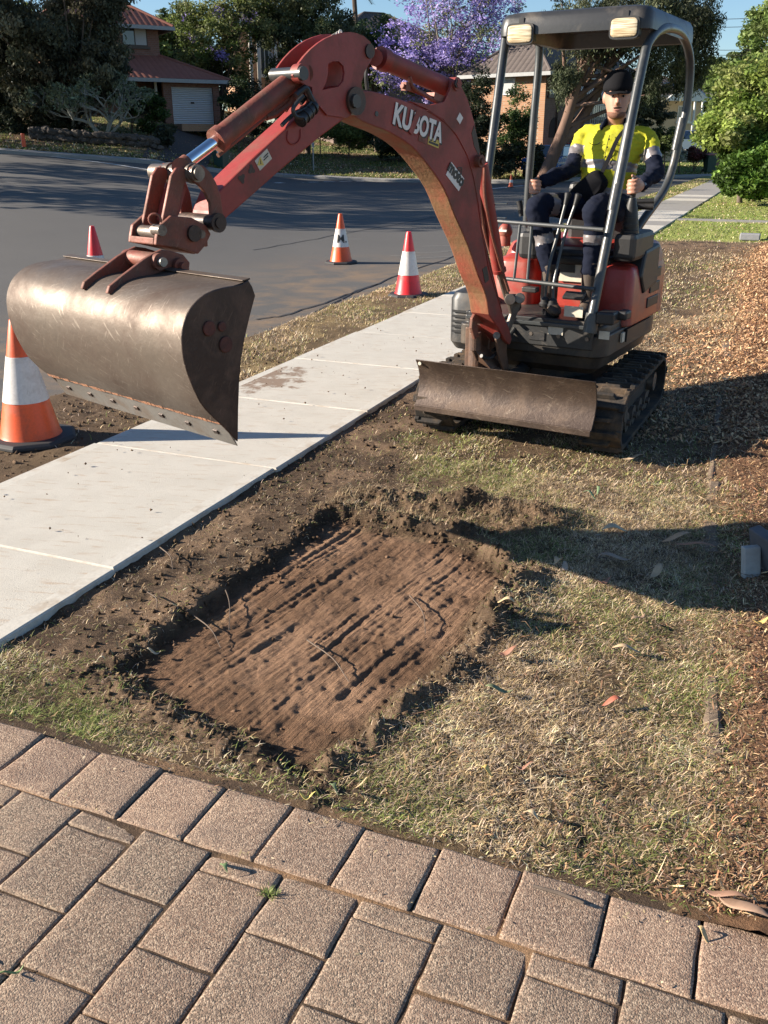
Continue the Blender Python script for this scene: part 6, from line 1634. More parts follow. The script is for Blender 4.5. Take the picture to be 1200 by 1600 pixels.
# house behind the open green tree
O2 = pt_at(390, 128, 68); h2 = House(O2, 15, 'orange brick and white house glimpsed between the trees behind the arm'); 
h2.block(-1, 2.3, 0, 5, -2, 3.6, m_br2); h2.window(405, 62, 428, 118, -.02, m_wfr, 2, True); h2.hip(-1, 2.3, 0, 5, 3.6, 1.2, m_tile2, .5)
for k, px in enumerate((392, 404, 431, 438)): a, _ = h2.loc(px, 90, -.6); h2.block(a - .1, a + .1, -.7, -.5, -2, 3.3, m_trim, 'column')
h2.block(-1.2, 2.6, -.8, -.001, 3.3, 3.59, m_trim, 'fascia')
O3 = pt_at(575, 78, 66); h3 = House(O3, 25, 'house with grey tiled roof half hidden behind the purple tree'); h3.block(-2.5, 7, 0, 8, -6, 0, m_br3); h3.hip(-2.5, 7, 0, 8, 0, 2.6, m_tile2, .6); h3.window(620, 85, 650, 105, -.02, m_wfr, 1, False)
# brick house with striped awnings
O4 = pt_at(847, 240, 50); h4 = House(O4, 52, 'two-storey brick house with striped awnings, left wall sunlit and front in shade')
_, c4_ = h4.loc(847, 111, 0); aE = 11.0
h4.block(0, aE, 0, 4.4, -2, c4_, m_br3)
mm = MB(); mm.box(h4.P(-.011, 2.2, (c4_ - 2) / 2), (.02, 4.4, c4_ + 2), (h4.e1, h4.e2, ZZ)); mm.build('side_wall', m_br2, h4.t)  # lighter brick sheet: sunlit side and shaded front put into two brick colours
h4.hip(0, aE, 0, 4.4, c4_, 2.0, m_tile2, .45)
b0_, ct = h4.aloc(786, 122, -.05); b1_, cb_ = h4.aloc(804, 148, -.05)
wo = h4.block(-.09, -.021, min(b0_, b1_), max(b0_, b1_), cb_, ct, m_wfr, 'window'); h4.block(-.11, -.091, min(b0_, b1_) + .1, max(b0_, b1_) - .1, cb_ + .1, ct - .1, m_curt, 'pane', wo)
m_aw = plain('awning_white', (.55, .53, .50), .7); m_aw2 = plain('awning_brown', (.10, .07, .06), .7)
for (x0, y0, x1, y1, n) in ((851, 119, 884, 132, 11), (889, 128, 918, 143, 10), (922, 137, 946, 152, 8), (953, 142, 968, 158, 5)):
    a0, ct = h4.loc(x0, y0, 0); a1, _ = h4.loc(x1, y0 + 5, 0); _, cb_ = h4.loc(x0, y1 + 2, -.6); aw = None
    mm = MB(); n2 = n * 2
    for k in range(n2):
        u0 = a0 + (a1 - a0) * k / n2; u1 = a0 + (a1 - a0) * (k + 1) / n2; prev = None
        pr_ = [(-.001 - .75 * math.sin(t), cb_ + (ct - cb_) * math.cos(t)) for t in np.linspace(0, math.pi / 2, 5)]
        for j in range(4):
            (b_0, c_0), (b_1, c_1) = pr_[j], pr_[j + 1]; mm.add([h4.P(u0, b_0, c_0), h4.P(u1, b_0, c_0), h4.P(u1, b_1, c_1), h4.P(u0, b_1, c_1)], [(0, 1, 2, 3)], k % 2)
    mm.build('awning', [m_aw, m_aw2], h4.t)
h4.window(858, 134, 873, 150, -.02, m_brown, 1, True); h4.window(893, 140, 906, 153, -.02, m_brown, 1, True); h4.window(926, 150, 945, 185, -.02, m_brown, 1, False)
for px in (866, 895):
    a, c0_ = h4.loc(px, 215, -.03); _, c1_ = h4.loc(px, 183, -.03); mm = MB(); mm.prism([h4.P(a - .55, -.03, c0_), h4.P(a + .55, -.03, c0_)] + [h4.P(a + .55 * math.cos(t), -.03, c1_ - .55 + .55 * math.sin(t)) for t in np.linspace(0, math.pi, 9)], h4.e2 * .029); mm.build('arched_opening', m_dark, h4.t)
a, c0_ = h4.loc(922, 195, -1.0); mm = MB(); a1, _ = h4.loc(948, 195, -1.0); mm.box(h4.P((a + a1) / 2, -.5, c0_), (a1 - a, 1, .12), (h4.e1, h4.e2, ZZ)); bal = mm.build('balcony', m_trim, h4.t)
mm = MB(); 
for k in range(9): u = a + (a1 - a) * k / 8; mm.box(h4.P(u, -1., c0_ + .5), (.03, .03, .9), (h4.e1, h4.e2, ZZ))
mm.box(h4.P((a + a1) / 2, -1., c0_ + .97), (a1 - a, .05, .05), (h4.e1, h4.e2, ZZ)); mm.build('railing', m_trim, bal)
a, _ = h4.loc(873, 150, -.08); mm = MB(); mm.tube([h4.P(a, -.08, -1.5), h4.P(a, -.08, c4_)], .05, 8); mm.build('downpipe', m_brown, h4.t)
# cream house on the right
O5 = pt_at(1010, 205, 68); h5 = House(O5, 20, 'cream house with gabled roof and blue roof panels behind the right tree')
_, c5 = h5.loc(1010, 148, 0); a5, _ = h5.loc(1092, 200, 0); h5.block(-1, a5, 0, 8, -3, c5, plain('cream_brick', (.50, .38, .25), .9, 0, .1)); h5.hip(-1, a5, 0, 8, c5, 1.9, m_tile2, .5)
h5.window(1012, 152, 1030, 172, -.02, m_wfr, 1); h5.window(1060, 165, 1078, 190, -.02, m_wfr, 1)
a, c = h5.loc(1072, 150, -1.5); mm = MB(); mm.prism([h5.P(a - 1.6, -1.5, c - .3), h5.P(a + 2.0, -1.5, c - .3), h5.P(a + .2, -1.5, c + .9)], h5.e2 * .15); mm.build('gable', m_wfr, h5.t)
mm = MB(); mm.add([h5.P(a + .2, -1.6, c + .95), h5.P(a + 2.2, -1.6, c - .3), h5.P(a + 2.2, 2, c - .3), h5.P(a + .2, 2, c + .95)], [(0, 1, 2, 3)]); mm.build('solar_panel', plain('blue_panel', (.10, .18, .35), .2), h5.t)
for px in (1080, 1092): a, c0_ = h5.loc(px, 215, -1.4); _, c1_ = h5.loc(px, 150, -1.4); h5.block(a - .06, a + .06, -1.45, -1.35, c0_, c1_, m_wfr, 'post')
pl_ = thing('letterbox_pillar', GB(1118, 57), 'short orange brick pillar on the far lawn behind the bins', 'brick pillar'); c = atY(1118, 245, 57); mm = MB(); mm.box(c, (.9, .9, 1.1)); mm.build('pillar', m_br2, pl_); mm = MB(); mm.box(c + ZZ * .6, (1., 1., .08)); mm.build('cap', m_trim, pl_)

# ------------------------------------------------------------------ cars, bins, post, wires
def car(px, py, Y, yaw, paint, label, name='parked_car', sink=0.):
    c = atY(px, py, Y); c[2] = float(bank_z(np.array(c[0]), np.array(c[1]))) - .02 + sink
    t = thing(name, c, label, 'car'); a = math.radians(yaw); X_ = V3(math.cos(a), math.sin(a), 0); Y_ = V3(-math.sin(a), math.cos(a), 0)
    def Q(x, y, z_): return c + X_ * x + Y_ * y + ZZ * z_
    prof = [(-2.1, .45), (-2.12, .75), (-1.95, .92), (-1.2, .98), (1.0, 1.0), (1.9, .88), (2.12, .7), (2.1, .42)]
    m = MB(); m.loft([[Q(x, -.85 + .0, z_) for x, z_ in prof], [Q(x, -.88, z_ * .97 + .02) for x, z_ in prof], [Q(x, .88, z_ * .97 + .02) for x, z_ in prof], [Q(x, .85, z_) for x, z_ in prof]]); bo_ = m.build('body', paint, t, bevel=.05, smooth=True)
    cab = [(-1.75, .95, .80), (-1.25, 1.43, .64), (.35, 1.45, .64), (1.05, .98, .80)]
    m = MB(); m.loft([[Q(x, -w_, z_) for x, z_, w_ in cab], [Q(x, w_, z_) for x, z_, w_ in cab]]); m.build('windows', m_glass, t, bevel=.04)
    m = MB(); m.box(Q(-.45, 0, 1.46), (1.5, 1.22, .05), (X_, Y_, ZZ)); m.build('roof', paint, t, bevel=.02)
    for x in (-1.3, 1.35):
        for y in (-.80, .80):
            m = MB(); m.cyl(Q(x, y - .1, .32), Q(x, y + .1, .32), .32, 20); w_ = m.build('wheel', m_hose, t, smooth=True)
            m = MB(); m.cyl(Q(x, y - .11, .32), Q(x, y + .11, .32), .18, 12); m.build('rim', m_gutter, w_)
    for y in (-.6, .6): m = MB(); m.box(Q(2.08, y, .68), (.08, .35, .14), (X_, Y_, ZZ)); m.build('headlight', m_lens, t)
def paintm(nm, c): 
    m, n, b = newmat(nm); b.inputs['Base Color'].default_value = c4(c); setb(b, .25, .1); b.inputs['Coat Weight'].default_value = .6; return m
car(862, 250, 47.5, -115, paintm('blue_car_paint', (.02, .13, .42)), 'bright blue car parked behind the leaning gum trunk')
car(885, 236, 51.0, -110, paintm('red_car_paint', (.42, .015, .03)), 'dark red car behind the blue one')
car(1070, 226, 62, -150, paintm('silver_car_paint', (.42, .48, .55)), 'silver blue car parked by the cream house', sink=.6)
def bin_(loc, rot, body, lid, label, h=1.0):
    t = thing('wheelie_bin', loc, label, 'wheelie bin', 'wheelie bins by the kerb'); L = V3(*loc); a = math.radians(rot); X_ = V3(math.cos(a), math.sin(a), 0); Y_ = V3(-math.sin(a), math.cos(a), 0)
    m = MB(); m.loft([[L + X_ * x * w_ + Y_ * y * d_ + ZZ * z_ for x, y in ((-1, -1), (1, -1), (1, 1), (-1, 1))] for z_, w_, d_ in ((.03, .20, .22), (.9 * h, .28, .34), (.92 * h, .30, .36), (.96 * h, .30, .36))]); m.build('bin_body', body, t, bevel=.02)
    m = MB(); m.loft([[L + X_ * x * w_ + Y_ * (y * d_ - .0) + ZZ * z_ for x, y in ((-1, -1), (1, -1), (1, 1), (-1, 1))] for z_, w_, d_ in ((.965 * h, .305, .37), (1.0 * h, .30, .36), (1.05 * h, .20, .24))]); m.build('lid', lid, t, bevel=.015)
    for s_ in (-.22, .22): m = MB(); m.cyl(L + X_ * (s_ - .03) + Y_ * .30 + ZZ * .1, L + X_ * (s_ + .03) + Y_ * .30 + ZZ * .1, .1, 14); m.build('wheel', m_hose, t)
m_bin = plain('dark_green_bin', (.035, .075, .06), .5); m_lidg = plain('green_lid', (.05, .22, .08), .5); m_lidr = plain('red_brown_lid', (.25, .07, .05), .5)
p = GB(1107, 54.6); bin_(tuple(p), 8, m_bin, m_lidr, 'dark green wheelie bin with red-brown lid, left of the pair by the far kerb', .95)
p = GB(1131, 54.8); bin_(tuple(p), -5, plain('green_bin', (.04, .12, .07), .5), m_lidg, 'taller green wheelie bin with green lid, right of the pair by the far kerb', 1.15)
p = GB(346, 42.5); bin_(tuple(p), -20, m_bin, m_bin, 'single dark wheelie bin with white number beside the brick house driveway', 1.0)
mm = text_mb('8', .28, p + V3(-.03, -.36, .62), V3(1, 0, 0), ZZ, .01, 0, .01); mm.build('house_number', m_white, [o for o in bpy.data.objects if o.name.startswith('wheelie_bin')][-1] if False else bpy.data.objects['wheelie_bin.002'])
p = GB(490, 49.2); st_ = thing('sign_post', p, 'thin grey metal post with small plate on the far lawn, seen under the boom', 'post'); mm = MB(); top_ = atY(490, 221, p[1]); mm.tube([p - ZZ * .1, V3(p[0], p[1], top_[2])], .035, 10); mm.build('pole', m_gutter, st_, smooth=True); mm = MB(); mm.box(V3(p[0], p[1] - .04, top_[2] - .15), (.14, .01, .2)); mm.build('plate', m_gutter, st_)
p = GB(867, 46.2); st_ = thing('street_sign', p, 'small low sign on a pole in front of the blue car', 'sign'); mm = MB(); top_ = atY(866, 238, p[1]); mm.tube([p - ZZ * .1, V3(p[0], p[1], top_[2])], .03, 10); mm.build('pole', m_gutter, st_, smooth=True); mm = MB(); mm.box(V3(p[0], p[1] - .03, top_[2] - .1), (.3, .012, .16)); mm.build('plate', plain('blue_grey_sign', (.25, .32, .35), .5), st_)
for i, (y0, y1) in enumerate(((24.5, 22), (37, 35), (71, 73), (79, 81))):
    a_ = atY(1020, y0 + 2, 62); b2 = atY(1260, y1, 58); P = [a_ + (b2 - a_) * k / 14 - ZZ * (.18 * math.sin(math.pi * k / 14)) for k in range(15)]
    mm = MB(); mm.tube(P, .016, 6); tag(mm.build('power_line', m_hose), ['topmost thin power line crossing the sky at top right', 'second power line from the top at right', 'third power line from the top, above the far trees', 'lowest power line of the four at top right'][i], 'power line', 'power lines against the sky')
# off-frame street trees on the sun side that shade the road and gardens
for i, (x, y, h_, r_) in enumerate(((-19, 24, 9, 3.5), (-24, 31, 11, 4.5), (-30, 40, 12, 5), (-21, 37.5, 10, 4))):
    zb = float(bank_z(np.array(float(x)), np.array(float(y)))); t = thing('tree', (x, y, zb), '%s street tree beyond the left edge of the view' % ('nearest small', 'second nearest', 'tallest, farthest left', 'last, right-hand')[i], 'tree', 'street trees left of the view'); c = V3(x, y, zb + h_ * .68)
    nc = 110; v = rvec(nc) * (rng.random(nc) ** .4)[:, None] * np.array([r_, r_, h_ * .34]); P = np.repeat(c + v, 70, 0) + rvec(nc * 70) * .7; D = rvec(len(P)); S_ = np.cross(D, rvec(len(P))); S_ /= np.linalg.norm(S_, axis=1, keepdims=True)
    L = .3 * (.6 + .7 * rng.random(len(P))); leaf_mesh('crown', P, D, S_, L, L * .5, np.tile(np.array([[.06, .08, .03]]), (len(P), 1)), m_leafd, t)
    tm = MB(); tm.tube([V3(x, y, zb - .2), V3(x, y, zb + h_ * .5), V3(x, y, zb + h_ * .8)], [.25, .2, .08], 10); tm.build('trunk', m_bark, t, smooth=True)

# ------------------------------------------------------------------ ground cover near the camera
m_grass = attrmat('grass_blade', .65, .25); m_chip = attrmat('wood_chip', .85, 0)
def surf(s, t): return verge_fields(s, t)[0]
def blades(name, s, t, z_, L, Wd, lean, tint, flat=0.):
    n = len(s); az = rng.random(n) * 2 * math.pi
    P = VV[None] * s[:, None] + UU[None] * t[:, None]; P[:, 2] = z_ - .001
    d = np.stack([np.cos(az), np.sin(az), np.zeros(n)], 1); sd_ = np.stack([-np.sin(az), np.cos(az), np.zeros(n)], 1)
    up = np.array([0, 0, 1.])[None]
    c, s_ = np.cos(lean)[:, None], np.sin(lean)[:, None]
    L = L[:, None]; Wd = Wd[:, None]
    mid = P + (d * s_ + up * c) * L * .5
    l2 = np.minimum(lean + .5, 1.62 - flat); c2, s2 = np.cos(l2)[:, None], np.sin(l2)[:, None]
    tip = mid + (d * s2 + up * c2) * L * .5
    co = np.stack([P - sd_ * Wd * .5, P + sd_ * Wd * .5, mid - sd_ * Wd * .42, mid + sd_ * Wd * .42, tip], 1).reshape(-1, 3)
    b = np.arange(n)[:, None] * 5
    q = np.concatenate([b + np.array([[0, 1, 3]]), b + np.array([[0, 3, 2]]), b + np.array([[2, 3, 4]])], 1).reshape(-1, 3)
    me = bpy.data.meshes.new(name); raw_mesh(me, co, q); set_attr(me, 'tint', np.repeat(tint, 5, axis=0))
    o = bpy.data.objects.new(name, me); col.objects.link(o); me.materials.append(m_grass); tag(o, kind='stuff'); return o
def scatter(n, s0, s1, t0, t1, tuft=7, spread=.018):
    k = n // tuft; cs = s0 + (s1 - s0) * rng.random(k); ct = t0 + (t1 - t0) * rng.random(k)
    s = np.repeat(cs, tuft) + rng.normal(size=k * tuft) * spread; t = np.repeat(ct, tuft) + rng.normal(size=k * tuft) * spread
    return s, t
def grass_tint(s, t, green):
    n = len(s); r = rng.random(n)
    g_ = np.clip(green, 0, 1); pick = rng.random(n) < g_
    straw = np.array((.74, .57, .35)) * (.36 + .95 * r[:, None]) ; straw[:, 2] *= (.8 + .5 * rng.random(n))
    gr = np.array((.19, .25, .07)) * (.6 + .8 * r[:, None]) + np.array((.10, .06, .02)) * rng.random((n, 1))
    dead = np.array((.26, .17, .09)) * (.6 + .7 * r[:, None])
    gr = gr * 1.0; out = np.where(pick[:, None], gr, straw); out = out * (1 + .55 * rfbm(s * 7, t * 7, 311, 3) + .25 * rfbm(s * 30, t * 30, 312, 2))[:, None]; m_ = (rng.random(n) < .22) & ~pick; out[m_] = dead[m_]
    return np.clip(out, .01, .9)
def grow(name, n, s0, s1, t0, t1, Lr, Wr, dens, greenf, tuft=7, spread=.018, leanr=(.25, 1.5), label=None):
    s, t = scatter(n, s0, s1, t0, t1, tuft, spread)
    z_, inp, bed, heap, patch, bare_ = verge_fields(s, t)
    keep = (rng.random(len(s)) < dens(s, t, inp, bed, bare_)) & (t > 1.748) & (s > -2.325)
    s, t, z_ = s[keep], t[keep], z_[keep]; n = len(s)
    L = Lr[0] + (Lr[1] - Lr[0]) * rng.random(n) ** 1.5; W2 = Wr[0] + (Wr[1] - Wr[0]) * rng.random(n)
    lean = leanr[0] + (leanr[1] - leanr[0]) * rng.random(n) ** .6
    o = blades(name, s, t, z_, L, W2, lean, grass_tint(s, t, greenf(s, t))); 
    tag(o, label); return o
dn = lambda s, t, inp, bed, bare_: (1 - inp) * (1 - .93 * bed) * (1 - .95 * bare_) * np.clip(.80 + 1.5 * fbm(s * 6, t * 6, 301, 4), .12, 1)
gf = lambda s, t: .17 + .9 * fbm(s * 2.2, t * 2.2, 302, 3) + .25 * (1 - sstep(1.9, 2.3, t)) + .1 * sstep(3.3, 4.6, t) * (1 - sstep(5, 7, t))
grow('dry_grass', 620000, -2.33, .55, 1.77, 4.7, (.011, .040), (.0011, .0026), dn, gf, leanr=(.45, 1.5), label='matted dry straw and green grass between the paving and the dug patch')
dn2 = lambda s, t, inp, bed, bare_: (1 - inp) * (1 - .9 * bed) * (1 - .95 * bare_) * np.clip(.65 + 1.3 * fbm(s * 4, t * 4, 303, 4), .08, 1)
gf2 = lambda s, t: .12 + .7 * fbm(s * 1.2, t * 1.2, 304, 3) + .3 * np.exp(-((t - 5.0) / .7) ** 2)
grow('dry_grass', 330000, -2.33, .9, 4.6, 10, (.014, .045), (.002, .0045), dn2, gf2, spread=.03, label='thin dry grass around and behind the excavator tracks')
grow('dry_grass', 120000, -2.33, 3.0, 10, 18.3, (.02, .06), (.005, .011), dn2, gf2, spread=.06, label='sparse straw-coloured grass leading back to the green lawn')
dl = lambda s, t, inp, bed, bare_: .8 + 0 * s
grow('lawn_grass', 90000, -2.33, 11, 18.3, 34, (.03, .07), (.012, .026), dl, lambda s, t: .78 + .8 * fbm(s * .8, t * .8, 74, 4), spread=.12, label='mown green lawn at the right beyond the dug verge')
# left strip
s, t = scatter(110000, -4.55, -3.53, 4.0, 17, 7, .03); z_, k_ = strip_z(s, t)
kp = (rng.random(len(s)) < k_ * np.clip(.35 + .9 * fbm(s * 2.5, t * 2.5, 305, 3), .03, 1) * (.12 + .88 * sstep(5.3, 6.6, t))); s, t, z_ = s[kp], t[kp], z_[kp]; n = len(s)
o = blades('dry_grass', s, t, z_, .015 + .04 * rng.random(n), .003 + .004 * rng.random(n), .3 + 1.2 * rng.random(n), grass_tint(s, t, .10 + .5 * fbm(s, t, 306, 3))); tag(o, 'dry straw-coloured grass strip between footpath and road')
s, t = scatter(40000, -4.6, -3.53, 17, 50, 7, .05); z_, k_ = strip_z(s, t); n = len(s)
o = blades('lawn_grass', s, t, z_, .03 + .05 * rng.random(n), .012 + .02 * rng.random(n), .3 + 1.1 * rng.random(n), grass_tint(s, t, .6 + .5 * fbm(s, t, 306, 3))); tag(o, 'greener far end of the grass strip beside the road')
# far bank grass
n = 60000; az_ = rng.uniform(-.48, .48, n); p_ = 600 + F * az_ / .945; Yb = kerbD(p_) + .1 + 22 * rng.random(n) ** 1.5; Xb = az_ * Yb; zb_ = bank_z(Xb, Yb)
sb = Xb * VV[0] + Yb * VV[1]; tb = Xb * UU[0] + Yb * UU[1]
o = blades('lawn_grass', sb, tb, zb_, .05 + .09 * rng.random(n), .03 + .05 * rng.random(n), .3 + 1.1 * rng.random(n), grass_tint(sb, tb, np.where(p_ > 880, .85, .55) + .6 * fbm(Xb * .3, Yb * .3, 307, 3)) * .75); tag(o, 'far roadside lawns beyond the road')

# chips, leaf litter, clods
def flakes(name, s, t, z_, L, Wd, tint, tilt=.35, mat=None, curl=.15, label=None, thick=0.):
    n = len(s); az = rng.random(n) * 2 * math.pi; P = VV[None] * s[:, None] + UU[None] * t[:, None]; P[:, 2] = z_ + .004
    d = np.stack([np.cos(az), np.sin(az), tilt * rng.normal(size=n)], 1); d /= np.linalg.norm(d, axis=1, keepdims=True)
    e = np.stack([-np.sin(az), np.cos(az), tilt * rng.normal(size=n)], 1); e /= np.linalg.norm(e, axis=1, keepdims=True); up = np.cross(d, e)
    P[:, 2] += np.abs(d[:, 2]) * L * .35
    L = L[:, None]; W2 = Wd[:, None]; cu = (curl * L[:, 0] * rng.normal(size=n))[:, None]
    co = np.stack([P - d * L * .5 - e * W2 * .28, P - d * L * .5 + e * W2 * .22, P - e * W2 * .5 + up * cu, P + e * W2 * .5 + up * cu, P + d * L * .5 - e * W2 * .15, P + d * L * .5 + e * W2 * .25], 1).reshape(-1, 3)
    b = np.arange(n)[:, None] * 6; q = np.concatenate([b + np.array([[0, 2, 3, 1]]), b + np.array([[2, 4, 5, 3]])], 1).reshape(-1, 4)
    me = bpy.data.meshes.new(name); raw_mesh(me, co, q); set_attr(me, 'tint', np.repeat(np.clip(tint, .01, .9), 6, axis=0))
    o = bpy.data.objects.new(name, me); col.objects.link(o); me.materials.append(mat or m_chip); tag(o, label, kind='stuff'); return o
def chip_tint(n, cols, wts):
    c = np.array(cols)[rng.choice(len(cols), n, p=wts)]; return c * (.65 + .7 * rng.random((n, 1)))
# mulch, near and far
n = 210000; s = -.5 + 3.35 * rng.random(n) ** 1.2; t = 1.78 + 8 * rng.random(n) ** 1.25; f = verge_fields(s, t); kp = rng.random(n) < f[2] * .95 + .05 * sstep(-.6, 0, s); s, t = s[kp], t[kp]; z_ = f[0][kp]; n = len(s)
flakes('mulch', s, t, z_ + .006 * rng.random(n), .005 + .030 * rng.random(n) ** 3.2, .0016 + .0055 * rng.random(n) ** 1.6, chip_tint(n, [(.36, .22, .12), (.20, .105, .06), (.60, .43, .24), (.30, .14, .075)], [.30, .42, .12, .16]), .5, label='brown bark mulch and wood chips along the right side')
n = 190000; s = -1.2 + 5 * rng.random(n); t = 5.5 + 12.5 * rng.random(n); f = verge_fields(s, t); kp = rng.random(n) < np.clip(f[2] * .5 + f[3] + .5 * sstep(-1.15, -.45, s) * (t < 9), 0, 1); s, t = s[kp], t[kp]; z_ = f[0][kp]; n = len(s)
flakes('mulch', s, t, z_ + .01 * rng.random(n), .012 + .04 * rng.random(n) ** 2, .005 + .013 * rng.random(n), chip_tint(n, [(.50, .30, .16), (.40, .21, .11), (.62, .44, .25), (.24, .13, .08)], [.34, .26, .22, .18]), .5, label='fresh orange-brown wood chip heap at the right edge')
# litter in the grass
n = 30000; s = -2.3 + 3.2 * rng.random(n); t = 1.78 + 5.5 * rng.random(n) ** 1.3; f = verge_fields(s, t); kp = rng.random(n) < (1 - f[1]) * (.10 + .9 * sstep(-1.0, .2, s + .3 * fbm(s * 2, t * 2, 309, 3))); s, t = s[kp], t[kp]; z_ = f[0][kp]; n = len(s)
flakes('leaf_litter', s, t, z_ + .010 * rng.random(n), .008 + .035 * rng.random(n) ** 3, .0015 + .0045 * rng.random(n), chip_tint(n, [(.32, .21, .11), (.22, .12, .07), (.42, .31, .18), (.13, .075, .05)], [.35, .3, .1, .25]), .35, label='small dry leaf and twig litter scattered through the grass')
n = 2600; s = -2.35 + 3.0 * rng.random(n); t = .8 + .95 * rng.random(n); kp = rng.random(n) < np.exp(-((t - 1.74) / .05) ** 2) + .5 * np.exp(-((t - 1.53) / .02) ** 2) + .01; s, t = s[kp], t[kp]; n = len(s)
flakes('leaf_litter', s, t, np.full(n, .012), .004 + .014 * rng.random(n), .002 + .004 * rng.random(n), chip_tint(n, [(.42, .32, .18), (.22, .13, .08), (.55, .45, .3)], [.5, .3, .2]), .15, label='crumbs of straw and leaf on the paving joints')
def clods(name, s, t, z_, r, tint, label):
    n = len(s); P = VV[None] * s[:, None] + UU[None] * t[:, None]; P[:, 2] = z_ + r * .25
    base = np.array([(1, 0, 0), (-1, 0, 0), (0, 1, 0), (0, -1, 0), (0, 0, 1), (0, 0, -1), (.6, .6, .6), (-.6, .6, .5), (.6, -.6, .5), (-.6, -.6, .6)], float)[:6]
    co = (P[:, None] + base[None] * r[:, None, None] * (.6 + .8 * rng.random((n, 6, 1))) + rng.normal(size=(n, 6, 3)) * r[:, None, None] * .18).reshape(-1, 3)
    tri = np.array([(0, 2, 4), (2, 1, 4), (1, 3, 4), (3, 0, 4), (2, 0, 5), (1, 2, 5), (3, 1, 5), (0, 3, 5)]); q = (np.arange(n)[:, None, None] * 6 + tri[None]).reshape(-1, 3)
    me = bpy.data.meshes.new(name); raw_mesh(me, co, q); set_attr(me, 'tint', np.repeat(np.clip(tint, .01, .9), 6, axis=0)); o = bpy.data.objects.new(name, me); col.objects.link(o); me.materials.append(m_ground); tag(o, label, kind='stuff')
n = 60000; s = -2.33 + 2.2 * rng.random(n); t = 1.85 + 4.2 * rng.random(n); f = verge_fields(s, t); sd = pit_sd(s, t)
w_ = np.exp(-((sd + .02) / .05) ** 2) * 1.0 + .012 * (sd > 0) + .22 * f[5] * (t < 6) ; kp = rng.random(n) < w_; s, t, z_ = s[kp], t[kp], f[0][kp]; n = len(s)
tt = np.where((pit_sd(s, t) > .03)[:, None], np.array((.22, .135, .085)), np.array((.13, .085, .052))) * (.6 + .7 * rng.random((n, 1)))
clods('soil_clods', s, t, z_, .001 + .012 * rng.random(n) ** 7, tt, 'crumbled brown soil clods around the dug rectangle')
n = 1500; s = -4.6 + 1.1 * rng.random(n); t = 3.5 + 3.5 * rng.random(n); z_, _k = strip_z(s, t); clods('soil_clods', s, t, z_, .003 + .014 * rng.random(n) ** 4, np.array([[.15, .10, .065]]) * (.6 + .8 * rng.random((n, 1))), 'crumbled soil beside the road near the big cone')
n = 1500; s = -3.45 + 1.05 * rng.random(n); t = 1.6 + 8 * rng.random(n); kp = rng.random(n) < .15 + .85 * np.exp(-((s + 3.35) ** 2 / .02 + (t - 5.9) ** 2 / .35)); s, t = s[kp], t[kp]; clods('soil_crumbs', s, t, np.full(len(s), .02), .0015 + .006 * rng.random(len(s)) ** 3, np.array([[.20, .13, .08]]) * (.6 + .8 * rng.random((len(s), 1))), 'soil crumbs spilled on the footpath')
n = 5500; s = -1.6 + 3.0 * rng.random(n); t = 1.8 + 4.6 * rng.random(n); f = verge_fields(s, t); kp = (f[1] < .3) & (rng.random(n) < .15 + .85 * sstep(-1.0, .3, s)); s, t, z_ = s[kp], t[kp], f[0][kp]; n = len(s)
flakes('twig_litter', s, t, z_ + .012 + .008 * rng.random(n), .02 + .06 * rng.random(n) ** 2, .0014 + .002 * rng.random(n), chip_tint(n, [(.20, .11, .065), (.34, .22, .13), (.55, .42, .26)], [.45, .35, .2]), .22, label='thin twigs and long straws lying on the grass and mulch')
# roots and straws dangling in the dig
for i, (x0, y0, x1, y1) in enumerate(((300, 960, 345, 1012), (345, 905, 358, 985), (480, 1000, 545, 1065), (330, 870, 318, 905), (640, 930, 665, 990), (250, 855, 270, 890), (230, 925, 245, 950))):
    a_, b2 = atZ(x0, y0, -.034 if i not in (5, 6) else .002), atZ(x1, y1, -.034 if i not in (5, 6) else .002); mm = MB(); P = smooth_path([a_, (a_ + b2) / 2 + V3(.02, -.01, .012), b2], 5); mm.tube(P, np.linspace(.003, .0015, len(P)), 5)
    tag(mm.build('root', m_bark, None, smooth=True), ['pale root curling over the left of the dug soil', 'thin dark root lying lengthwise left of centre in the dig', 'long root in the middle of the scraped soil', 'short root at the upper left rim of the dig', 'thin root near the right side of the dig', 'twig on the bare soil near the footpath edge', 'small twig on bare soil below the footpath corner'][i], 'root', 'roots and twigs on the bare soil')
# individual larger leaves and bark strips
def leaf_obj(px, py, L, ang, colr, label, wr=.26, z_=None, bend=.18, name='dead_leaf', cat='leaf', group='large fallen leaves'):
    g = atZ(px, py, 0); s, t = st_of(g); zz = float(verge_fields(np.array([s]), np.array([t]))[0][0]) + .036 if t > 1.77 else .012
    g = atZ(px, py, zz); a = math.radians(ang); d = V3(math.cos(a), math.sin(a), .06); e = V3(-math.sin(a), math.cos(a), 0); n = 10; vs = []
    for i in range(n + 1):
        u = i / n; w_ = L * wr * (math.sin(math.pi * u ** .8) + .02) * .5; c = g + d * (u - .5) * L + e * (bend * L * (u - .5) ** 2 * 2) + ZZ * (.012 * math.sin(u * 5 + px))
        vs += [c - e * w_ + ZZ * w_ * .45, c, c + e * w_ + ZZ * w_ * .45]
    mm = MB(); mm.add(vs, [(3 * i + k, 3 * i + k + 1, 3 * i + k + 4, 3 * i + k + 3) for i in range(n) for k in (0, 1)])
    key = 'leaf_%02d%02d%02d' % tuple(int(x * 99) for x in colr); mt = bpy.data.materials.get(key) or plain(key, colr, .6, 0, .3, 60)
    o = mm.build(name, mt, None, smooth=True, angle=180); so_ = o.modifiers.new('t', 'SOLIDIFY'); so_.thickness = .0012
    tag(o, label, cat, group)
tan, brn, yel, grn = (.46, .33, .20), (.26, .13, .085), (.60, .42, .13), (.16, .24, .10)
